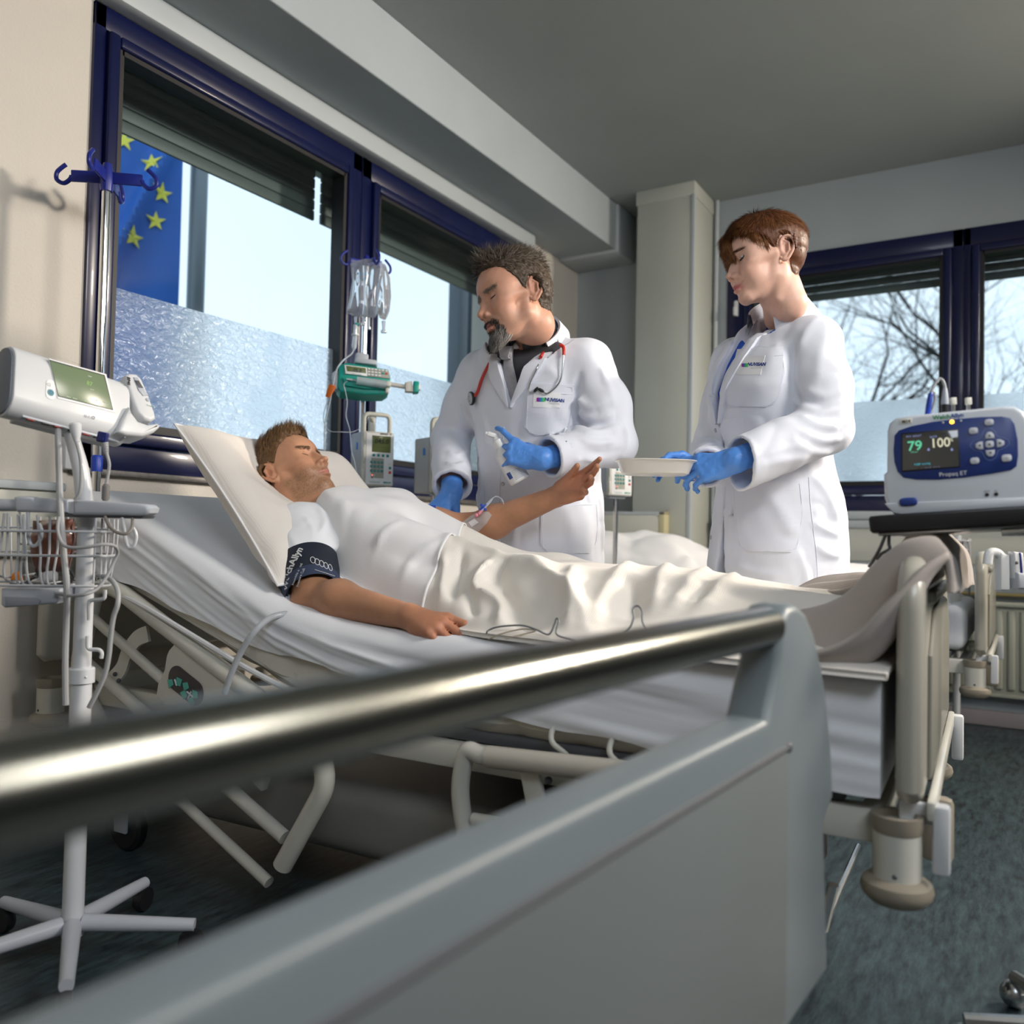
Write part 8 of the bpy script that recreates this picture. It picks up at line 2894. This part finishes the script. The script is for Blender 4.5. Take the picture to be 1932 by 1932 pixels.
E_ = lambda x, y: ad(x, y, dC - 0.012)
M().tube([b0, E_(904, 969), E_(910, 962)], [0.005, 0.0052, 0.004], 12).ball(E_(899, 972), (0.006, 0.006, 0.006), 12, 8).obj('hub', mat('cannula_pink', (0.70, 0.25, 0.30), 0.35), cn)
M().tube([E_(909, 963), E_(921, 950), E_(929, 941)], [0.0042, 0.0042, 0.003], 12).obj('extension', m_tubeclear, cn)
M(Fr(E_(912, 957), camdir(0.75, 0.6, 0), z=camdir(0, 0, -1))).box((0, 0, 0), (0.026, 0.007, 0.008), 0.002).box((0, 0, 0), (0.008, 0.024, 0.008), 0.002).obj('stopcock', m_bluep, cn)
tag(M().tube(smooth_path([E_(929, 941), E_(934, 937), E_(941, 938), E_(948, 944), E_(952, 958)], 8), 0.0016, 8).obj('drip_line', m_tubeclear), 'fine clear line leaving the cannula over the raised arm', 'tube')

# blood pressure cuff
CU = Sdf()
ua, ub = sho * 0.44 + elb * 0.56, sho * 0.08 + elb * 0.92
CU.cap(ua, ub, 0.0830, 0.0660, 0)
cuf = thing('pressure_cuff', ub, 'dark navy blood pressure cuff round the upper arm of the lying man', 'pressure cuff')
ud = nrm(ub - ua)
m_cuff = mat('navy_nylon', (0.012, 0.018, 0.032), 0.6, var=0.1, bump=0.08, bscale=500)
CS = Fr((ua + ub) / 2, ud, z=(0, 0, 1))
tt = np.linspace(0, 2 * math.pi, 56, endpoint=False)
Lc = float(np.linalg.norm(ub - ua))
rows = []
for k, (x, dr_) in enumerate(((-0.5, -0.006), (-0.5, 0.0), (-0.44, 0.0015), (0.0, 0.002), (0.44, 0.0015), (0.5, 0), (0.5, -0.006))):
    r_ = 0.0830 + (0.066 - 0.0830) * (x + 0.5) + dr_
    rows.append([CS((x * Lc, (r_ + 0.0015 * math.sin(3 * t + x * 3)) * math.cos(t), (r_ + 0.0015 * math.sin(2 * t)) * math.sin(t))) for t in tt])
M().grid(np.array(rows), closed_v=True).obj('sleeve', m_cuff, cuf, ang=50)
rows = []
for x in (0.30, 0.62):
    rows.append([CS((x * Lc, (0.0665 + (0.62 - x) * 0.02) * math.cos(t), (0.0665 + (0.62 - x) * 0.02) * math.sin(t))) for t in tt])
M().grid(np.array(rows), closed_v=True).obj('lining', mat('cuff_lining', (0.03, 0.045, 0.09), 0.7), cuf, ang=180)
m_cw = mat('cuff_print', (0.62, 0.64, 0.66), 0.6)
px_text(CU, (549, 1072), (557, 1054), 'WelchAllyn', 0.026, m_cw, cuf, off=0.0032, bold=0.0008, xs=0.95)
px_text(CU, (561, 1084), (569, 1066), 'Reusable Blood', 0.0095, m_cw, cuf, off=0.0032)
px_text(CU, (567, 1090), (575, 1072), 'Pressure Cuff', 0.0095, m_cw, cuf, off=0.0032)
for k in range(5):
    p = march(CU, (590 + 8 * k, 1058 + 3.5 * k))
    if p is not None:
        n_ = sdf_normal(CU, p[None])[0]
        f = Fr(p + n_ * 0.0032, ud, z=n_)
        pts = [f((0.010 * math.cos(t), 0.0058 * math.sin(t), 0)) for t in np.linspace(0, 2 * math.pi, 16, endpoint=False)]
        M().tube(snap(CU, pts, 0.0032), 0.0010, 5, closed=True).obj('size_mark', m_cw, cuf)
P = snap(CU, march_path(CU, [(594, 1076), (605, 1080), (618, 1084), (630, 1088)]), 0.0032)
M().tube(smooth_path(P, 4), 0.0008, 5).obj('range_line', m_cw, cuf)

# finger sensor on the sheet-side hand, with its lead
tip = tipsR[0]
ox = thing('finger_sensor', tip, 'pale grey finger sensor clipped on the index finger of the resting hand', 'finger sensor')
f0 = PHR((0.094, 0.028, 0.0))
dF = nrm(tip - f0)
OX = Fr(tip - dF * 0.008, dF, z=np.array([-0.15, -0.1, 1.0]))
m_ox = mat('sensor_grey', (0.50, 0.51, 0.52), 0.35, var=0.03)
M(OX).prism([(-0.022, -0.011), (0.026, -0.012), (0.030, 0.0), (0.026, 0.012), (-0.022, 0.011)], 0.003, 0.015, 0.004, 3).obj('upper_shell', m_ox, ox)
M(OX).prism([(-0.018, -0.011), (0.030, -0.012), (0.032, 0.012), (-0.018, 0.011)], -0.016, -0.005, 0.004, 3).obj('lower_shell', m_ox, ox)
M(OX).tube([(0.012, -0.0125, 0), (0.012, 0.0125, 0)], 0.0035, 10).obj('hinge_pin', m_grey, ox)
sheetz = lambda x, y: np.array([x, y, 0.0])
LD = [OX((0.030, 0, -0.008)), ax(918, 1196, 1.475), ax(924, 1188, 1.475), ax(945, 1182, 1.475), ax(985, 1180, 1.475), ax(1012, 1188, 1.47), ax(1035, 1197, 1.465), ax(1046, 1178, 1.475), ax(1050, 1167, 1.48), ax(1054, 1172, 1.475), ax(1050, 1196, 1.465), ax(1075, 1205, 1.46), ax(1120, 1212, 1.45), ax(1180, 1190, 1.45), ax(1195, 1168, 1.46), ax(1194, 1150, 1.47), ax(1202, 1143, 1.475), ax(1211, 1152, 1.47), ax(1214, 1178, 1.46), ax(1240, 1215, 1.45)]
tag(M().tube(smooth_path(LD, 8), 0.0019, 8).obj('sensor_lead', mat('lead_grey', (0.20, 0.21, 0.22), 0.45)), 'thin grey sensor lead looping along the bed edge from the finger', 'cable')
LD = [ax(922, 1206, 1.47), ax(945, 1196, 1.47), ax(985, 1187, 1.475), ax(1010, 1190, 1.47), ax(990, 1196, 1.47), ax(955, 1204, 1.465)]
tag(M().tube(smooth_path(LD, 8), 0.0015, 8).obj('sensor_strap', mat('strap_cream', (0.55, 0.48, 0.36), 0.6)), 'thin cream strap of the finger sensor lying on the sheet', 'strap')

# white tray between the woman's gloved hands
dT = 2.20
tc = ad(1236, 882, dT)
tr = thing('tray', tc, 'shallow white plastic tray held in the gloved hands of the woman', 'tray')
tx = nrm(ad(1310, 884, dT) - ad(1160, 878, dT))
tx = nrm(np.array([tx[0], tx[1], 0]))
ty = np.cross((0, 0, 1), tx)
TFr = Fr(tc + np.array([0, 0, 0.0]), tx, ty)


def oval(a, b, z, p=3.0, n=48):
    t = np.linspace(0, 2 * math.pi, n, endpoint=False)
    return np.stack([a * np.sign(np.cos(t)) * np.abs(np.cos(t)) ** (2 / p), b * np.sign(np.sin(t)) * np.abs(np.sin(t)) ** (2 / p), 0 * t + z], -1)


R_t = [oval(0.001, 0.001, -0.019), oval(0.078, 0.050, -0.020), oval(0.085, 0.058, -0.016), oval(0.096, 0.068, 0.012), oval(0.104, 0.076, 0.015), oval(0.104, 0.076, 0.0165), oval(0.096, 0.069, 0.0155), oval(0.083, 0.056, -0.0135), oval(0.076, 0.049, -0.0175), oval(0.001, 0.001, -0.0175)]
M(TFr).grid(np.array(R_t), closed_v=True).obj('dish', mat('tray_white', (0.72, 0.71, 0.69), 0.35, coat=0.2), tr, ang=50)

# ---------------------------------------------------------------- equipment table and patient monitor on the right
TB = Fr(ad(1640, 989, 1.50), (0.02, -1, 0.055), (0, 0.055, 1))
tb = thing('equipment_table', TB((0.3, 0, -0.2)) * np.array([1, 1, 0]), 'black edged metal shelf carrying the patient monitor at the bed foot', 'equipment table')
w_ = 0.40
M(TB).prism(pxpoly(TB, [(1638, 980), (1641, 974), (1660, 972), (1990, 951), (1990, 984), (1660, 1004), (1646, 1006), (1641, 1002)]), -0.30, 0.0, 0.004, 3).obj('top', m_black, tb)
M(TB).prism(pxpoly(TB, [(1655, 1005), (1990, 985), (1990, 992), (1655, 1011)]), -0.28, -0.012, 0.003).obj('underframe', m_steel, tb)
M(TB).prism(pxpoly(TB, [(1888, 999), (1990, 994), (1990, 1008), (1890, 1009)]), -0.20, -0.016, 0.003).obj('bracket', m_steel, tb)
pb = TB((0.34, 0, -0.15))
M().tube([(pb[0], pb[1], 0.05), (pb[0], pb[1], pb[2] - 0.012)], 0.022, 20).obj('post', m_steel, tb)
for k in range(5):
    a = math.radians(36 + 72 * k)
    d = np.array([math.cos(a), math.sin(a), 0])
    M().tube([np.array([pb[0], pb[1], 0.07]) + d * 0.02, np.array([pb[0], pb[1], 0.058]) + d * 0.20], [0.017, 0.012], 10).ball(np.array([pb[0], pb[1], 0.026]) + d * 0.20, 0.026, 12, 8).obj('leg', m_steel, tb)
MF = Fr(ad(1800, 880, 1.485), (0.05, -1, 0.065), (0.03, 0.065, 1))
pm = thing('patient_monitor', ad(1800, 968, 1.485), 'white and navy patient monitor showing 79 and 100 on the black shelf', 'monitor')
m_pm = mat('monitor_white', (0.58, 0.62, 0.67), 0.38, var=0.03, vscale=9)
M(MF).prism(pxpoly(MF, [(1674, 812), (1678, 798), (1690, 788), (1720, 783), (1800, 775), (1890, 766), (1915, 766), (1930, 775), (1940, 790), (1944, 820), (1946, 950), (1935, 955), (1800, 963), (1700, 971), (1686, 969), (1676, 957), (1669, 940), (1667, 895), (1673, 890)]), -0.085, 0.0, 0.007, 4).obj('case', m_pm, pm)
M(MF).prism(pxpoly(MF, [(1669, 950), (1945, 938), (1945, 952), (1935, 955), (1700, 970), (1686, 968), (1676, 958)]), -0.06, 0.0022, 0.002).obj('base_strip', m_pm, pm)
M(MF).prism(pxpoly(MF, [(1686, 850), (1688, 822), (1696, 812), (1720, 804), (1760, 796), (1800, 791), (1850, 787), (1890, 786), (1906, 789), (1914, 800), (1920, 830), (1921, 860), (1918, 880), (1908, 887), (1870, 894), (1820, 901), (1770, 905), (1730, 905), (1705, 901), (1694, 890), (1688, 872)]), -0.002, 0.0020, 0.001).obj('front_panel', mat('panel_navy', (0.014, 0.035, 0.17), 0.32, var=0.04), pm)
M(MF).prism(pxpoly(MF, [(1700.5, 818), (1809, 809), (1812, 882), (1701, 891)]), 0.001, 0.0028, 0.0006).obj('screen_rim', m_black, pm)
m_scr = mat('monitor_screen', (0.010, 0.011, 0.012), 0.10, coat=0.8, emit=(0.05, 0.05, 0.045), estr=0.5)
M(MF).prism(pxpoly(MF, [(1703, 820.5), (1807, 812), (1809.5, 880), (1703, 888)]), 0.002, 0.0031, 0.0003).obj('screen', m_scr, pm)
tz = 0.0034


def mt_(x, y, s, px_h, mm, **kw):
    q = onplane(MF, x, y, tz)
    sc = 1.485 / CAM_F
    return text(MF.sub((q[0], q[1], kw.pop('z', tz))), s, px_h * sc * 1.38, mm, pm, **kw)


e_g = mat('digits_green', (0.10, 0.5, 0.30), 0.5, emit=(0.12, 0.55, 0.30), estr=0.6)
e_w = mat('digits_pale', (0.6, 0.58, 0.42), 0.5, emit=(0.65, 0.62, 0.45), estr=0.6)
e_c = mat('digits_cyan', (0.05, 0.4, 0.5), 0.5, emit=(0.05, 0.45, 0.55), estr=0.5)
e_b = mat('digits_violet', (0.3, 0.33, 0.6), 0.5, emit=(0.25, 0.3, 0.6), estr=0.5)
mt_(1726, 842, '79', 19, e_g, bold=0.0004)
mt_(1774, 836, '100', 18, e_w, bold=0.0003, xs=0.92)
mt_(1795, 830, '%', 7, e_w)
mt_(1725, 853, 'HR/min', 3, e_g)
mt_(1761, 824, 'SpO2', 4, e_b)
mt_(1724, 823, 'M14  ADULT', 3.5, e_b)
mt_(1740, 875.5, 'NIBP mmHg', 4, e_c)
mt_(1759, 881, '- - -  - - -', 5, e_b)
for x in (1752, 1796):
    q = onplane(MF, x, 848, tz)
    M(MF.sub((q[0], q[1], tz))).prism([(-0.002, -0.002), (0.002, -0.002), (0.0014, 0.001), (0, 0.0026), (-0.0014, 0.001)], 0, 0.0003).obj('alarm_mark', e_b, pm, smooth=False)
mt_(1798, 894, 'Propaq ET', 8, m_white2, z=0.0023)
mt_(1792.5, 785, 'Welch', 8, m_green, z=0.0006, ax='RIGHT', bold=0.0003)
mt_(1793, 785, 'Allyn', 8, m_lblue, z=0.0006, ax='LEFT', bold=0.0003)
M(MF).prism(pxpoly(MF, [(1698, 791), (1721, 788.5), (1721, 798), (1698, 800)]), -0.001, 0.0008, 0.0002).obj('sticker', mat('sticker_cream', (0.70, 0.68, 0.60), 0.6), pm)
mt_(1709.5, 795, 'M14', 6, m_ink, z=0.0010, bold=0.0002)
for x, y, mm, r in ((1779, 797.5, m_grey, 0.0020), (1796, 796, mat('amber_led', (1.0, 0.45, 0.05), 0.4, emit=(1.0, 0.42, 0.03), estr=5.0), 0.0036), (1813, 794, m_grey, 0.0020)):
    q = onplane(MF, x, y, 0.002)
    M(MF).ball((q[0], q[1], 0.002), (r, r, r * 0.5), 14, 8).obj('indicator', mm, pm)
m_rk = mat('rubber_key', (0.60, 0.62, 0.66), 0.5)
for x, y, w, h in ((1866, 797, 15, 12), (1836.5, 813, 15, 12), (1839, 869.5, 15, 12), (1899, 864.5, 16, 13), (1867, 838.5, 14, 13)):
    q = onplane(MF, x, y, 0.002)
    sc = 1.485 / CAM_F
    k = M(MF).prism(rrect(w * sc, h * sc, 4.5 * sc, 4, *q), 0.001, 0.0048, 0.0012).obj('key', m_rk, pm)
    q = onplane(MF, x, y, 0.005)
    if x == 1867:
        M(MF).ball((q[0], q[1], 0.0048), (0.0018, 0.0018, 0.0004), 10, 6).obj('mark', m_ink, k)
    else:
        M(MF).box((q[0], q[1], 0.0050), (0.0045, 0.0024, 0.0003), rz=0.5 if y < 800 else 0).obj('mark', m_grey, k, smooth=False)
for x, y, a in ((1867, 822, 90), (1848, 841, 180), (1887, 836.5, 0), (1868.5, 855, -90)):
    q = onplane(MF, x, y, 0.002)
    c, s0 = math.cos(math.radians(a)), math.sin(math.radians(a))
    f = MF.sub((q[0], q[1], 0), (c, s0, 0), (-s0, c, 0))
    k = M(f).prism([(-0.0052, -0.0070), (0.001, -0.0065), (0.0060, -0.003), (0.0060, 0.003), (0.001, 0.0065), (-0.0052, 0.0070)], 0.001, 0.0048, 0.0012).obj('key', m_rk, pm)
    M(f).prism([(-0.0018, -0.0022), (0.0020, 0), (-0.0018, 0.0022)], 0.0046, 0.0051).obj('arrow', m_ink, k, smooth=False)
cx_, cy_ = onplane(MF, 1867, 838, 0.002)
pts = []
for t in np.linspace(0, 2 * math.pi, 64, endpoint=False):
    r_ = 0.0225 + 0.0055 * math.cos(4 * t)
    pts.append((cx_ + r_ * math.cos(t) * 1.04, cy_ + r_ * math.sin(t), 0.0022))
M(MF).tube(pts, 0.0004, 5, closed=True).obj('key_ring', mat('ring_pale_blue', (0.18, 0.26, 0.48), 0.5), pm)
q = onplane(MF, 1714, 947, 0.0)
M(MF).prism([(q[0] + 0.0145 * math.copysign(abs(math.cos(t)) ** 0.6, math.cos(t)), q[1] + 0.0074 * math.copysign(abs(math.sin(t)) ** 0.6, math.sin(t))) for t in np.linspace(0, 2 * math.pi, 28, endpoint=False)], -0.001, 0.007, 0.003, 3).obj('power_button', mat('button_navy', (0.014, 0.04, 0.22), 0.4), pm)
for x, y in ((1862, 933.5), (1879.5, 932.5)):
    q = onplane(MF, x, y, 0.0)
    M(MF).lathe([(0.0001, 0.0012), (0.0030, 0.0012), (0.0034, 0)], (q[0], q[1], 0), (0, 0, 1), 14).obj('lamp', m_ink, pm)
mt_(1862, 927, 'BATT', 3, m_ink, z=0.0006)
mt_(1879, 926, 'AC', 3, m_ink, z=0.0006)
# leads plugged into its top
Z_ = lambda x, y, d=1.53: ad(x, y, d)
bl_ = thing('blue_connector', Z_(1754, 775), 'blue ribbed connector with looped grey lead on top of the patient monitor', 'connector')
M().tube([Z_(1750, 782), Z_(1752, 766), Z_(1756, 744), Z_(1757, 741)], [0.0048, 0.0048, 0.0044, 0.003], 14).obj('grip', m_bluep, bl_)
for k in range(6):
    M().lathe([(0.004, -0.0006), (0.0054, 0), (0.004, 0.0006)], Z_(1751.6 + 0.8 * k, 768 - 4.4 * k), camdir(0.18, 1, 0), 12).obj('ridge', m_navy, bl_)
M().tube(smooth_path([Z_(1757, 742), Z_(1759, 734), Z_(1766, 721), Z_(1773, 715), Z_(1779, 719), Z_(1783, 731), Z_(1783, 738)], 8), 0.0026, 10).obj('lead', m_cable, bl_)
M().tube(smooth_path([Z_(1762, 740, 1.535), Z_(1764, 752, 1.535), Z_(1760, 768, 1.535), Z_(1756, 780, 1.535)], 6), 0.0022, 8).obj('lead', m_cable, bl_)
gc = thing('grey_connector', Z_(1783, 770), 'grey and black round connector on top of the patient monitor', 'connector')
M().tube([Z_(1783, 732), Z_(1783, 745), Z_(1783, 758), Z_(1783, 763)], [0.0032, 0.0050, 0.0064, 0.0064], 16).obj('grip', m_grey, gc)
M().tube([Z_(1783, 762), Z_(1783, 778)], 0.0060, 16).obj('base', m_black, gc)
for x, lab in ((1798.5, 'small ivory plug on the monitor top beside the grey connector'), (1827, 'small ivory plug on the monitor top further from the grey connector')):
    w = thing('ivory_plug', Z_(x, 770), lab, 'plug', 'ivory plugs on the patient monitor')
    M(Fr(Z_(x, 757), camdir(1, 0.06, 0), z=camdir(0, 0, -1))).box((0, 0, 0), (0.0098, 0.013, 0.008), 0.0012).obj('cap', m_ivory, w)
    M().tube([Z_(x, 764), Z_(x, 776)], 0.0034, 12).obj('stem', m_steel, w)
for pts, lab in ((((1672, 1006, 1.50), (1660, 1035, 1.51), (1648, 1056, 1.54), (1640, 1068, 1.58)), 'dark lead slanting down from the black shelf to the bed foot'),
                 (((1677, 1006, 1.51), (1677, 1025, 1.51), (1678, 1036, 1.51), (1664, 1044, 1.53), (1655, 1054, 1.56)), 'dark lead hanging straight down from the black shelf')):
    tag(M().tube(smooth_path([ad(*p) for p in pts], 8), 0.0030, 8).obj('shelf_lead', m_dcable), lab, 'cable', 'leads under the shelf')

# wire basket and hose of the stand beside the spare bed
dB = 3.85
g2 = thing('wire_basket', ad(1800, 1080, dB), 'small white wire basket of tools on a stand beyond the bed foot', 'basket')
for x in (1786, 1795, 1804, 1813, 1822):
    wire([ad(x + 6, 1020, dB), ad(x + 2, 1050, dB), ad(x - 6, 1078, dB)], 0.0028, 'wire', m_wire, g2)
for x in (1792, 1802, 1812, 1820):
    wire([ad(x + 4, 1016, dB + 0.12), ad(x, 1075, dB + 0.12)], 0.0026, 'wire', m_wire, g2)
for y, a, b in ((1020, 1784, 1830), (1037, 1782, 1826), (1056, 1780, 1822), (1078, 1776, 1816)):
    wire([ad(a, y - 2, dB + 0.12), ad(a, y, dB), ad((a + b) / 2, y, dB), ad(b, y, dB), ad(b, y - 3, dB + 0.12)], 0.0032, 'rim_wire', m_wire, g2)
ptb = ad(1806, 1100, dB + 0.16)
M().tube([(ptb[0], ptb[1], 0.02), (ptb[0], ptb[1], 0.93)], 0.016, 16).obj('post', m_hosp, g2)
for k in range(4):
    o = M().tube([ad(1797 + 7 * k, 1022, dB + 0.05), ad(1790 + 7 * k, 1076, dB + 0.06)], 0.006, 10).obj('black_probe', m_black)
    tag(o, ('leftmost', 'second', 'third', 'rightmost')[k] + ' of four black probes standing in the small wire basket', 'probe', 'probes in the small basket')
tag(M().tube(smooth_path([ad(1826, 1016, dB), ad(1829, 1040, dB), ad(1828, 1080, dB), ad(1828, 1120, dB)], 6), 0.0065, 12).obj('grey_hose', m_cable), 'grey hose hanging beside the small wire basket', 'hose')
print('done', round(time.time() - T0, 1))
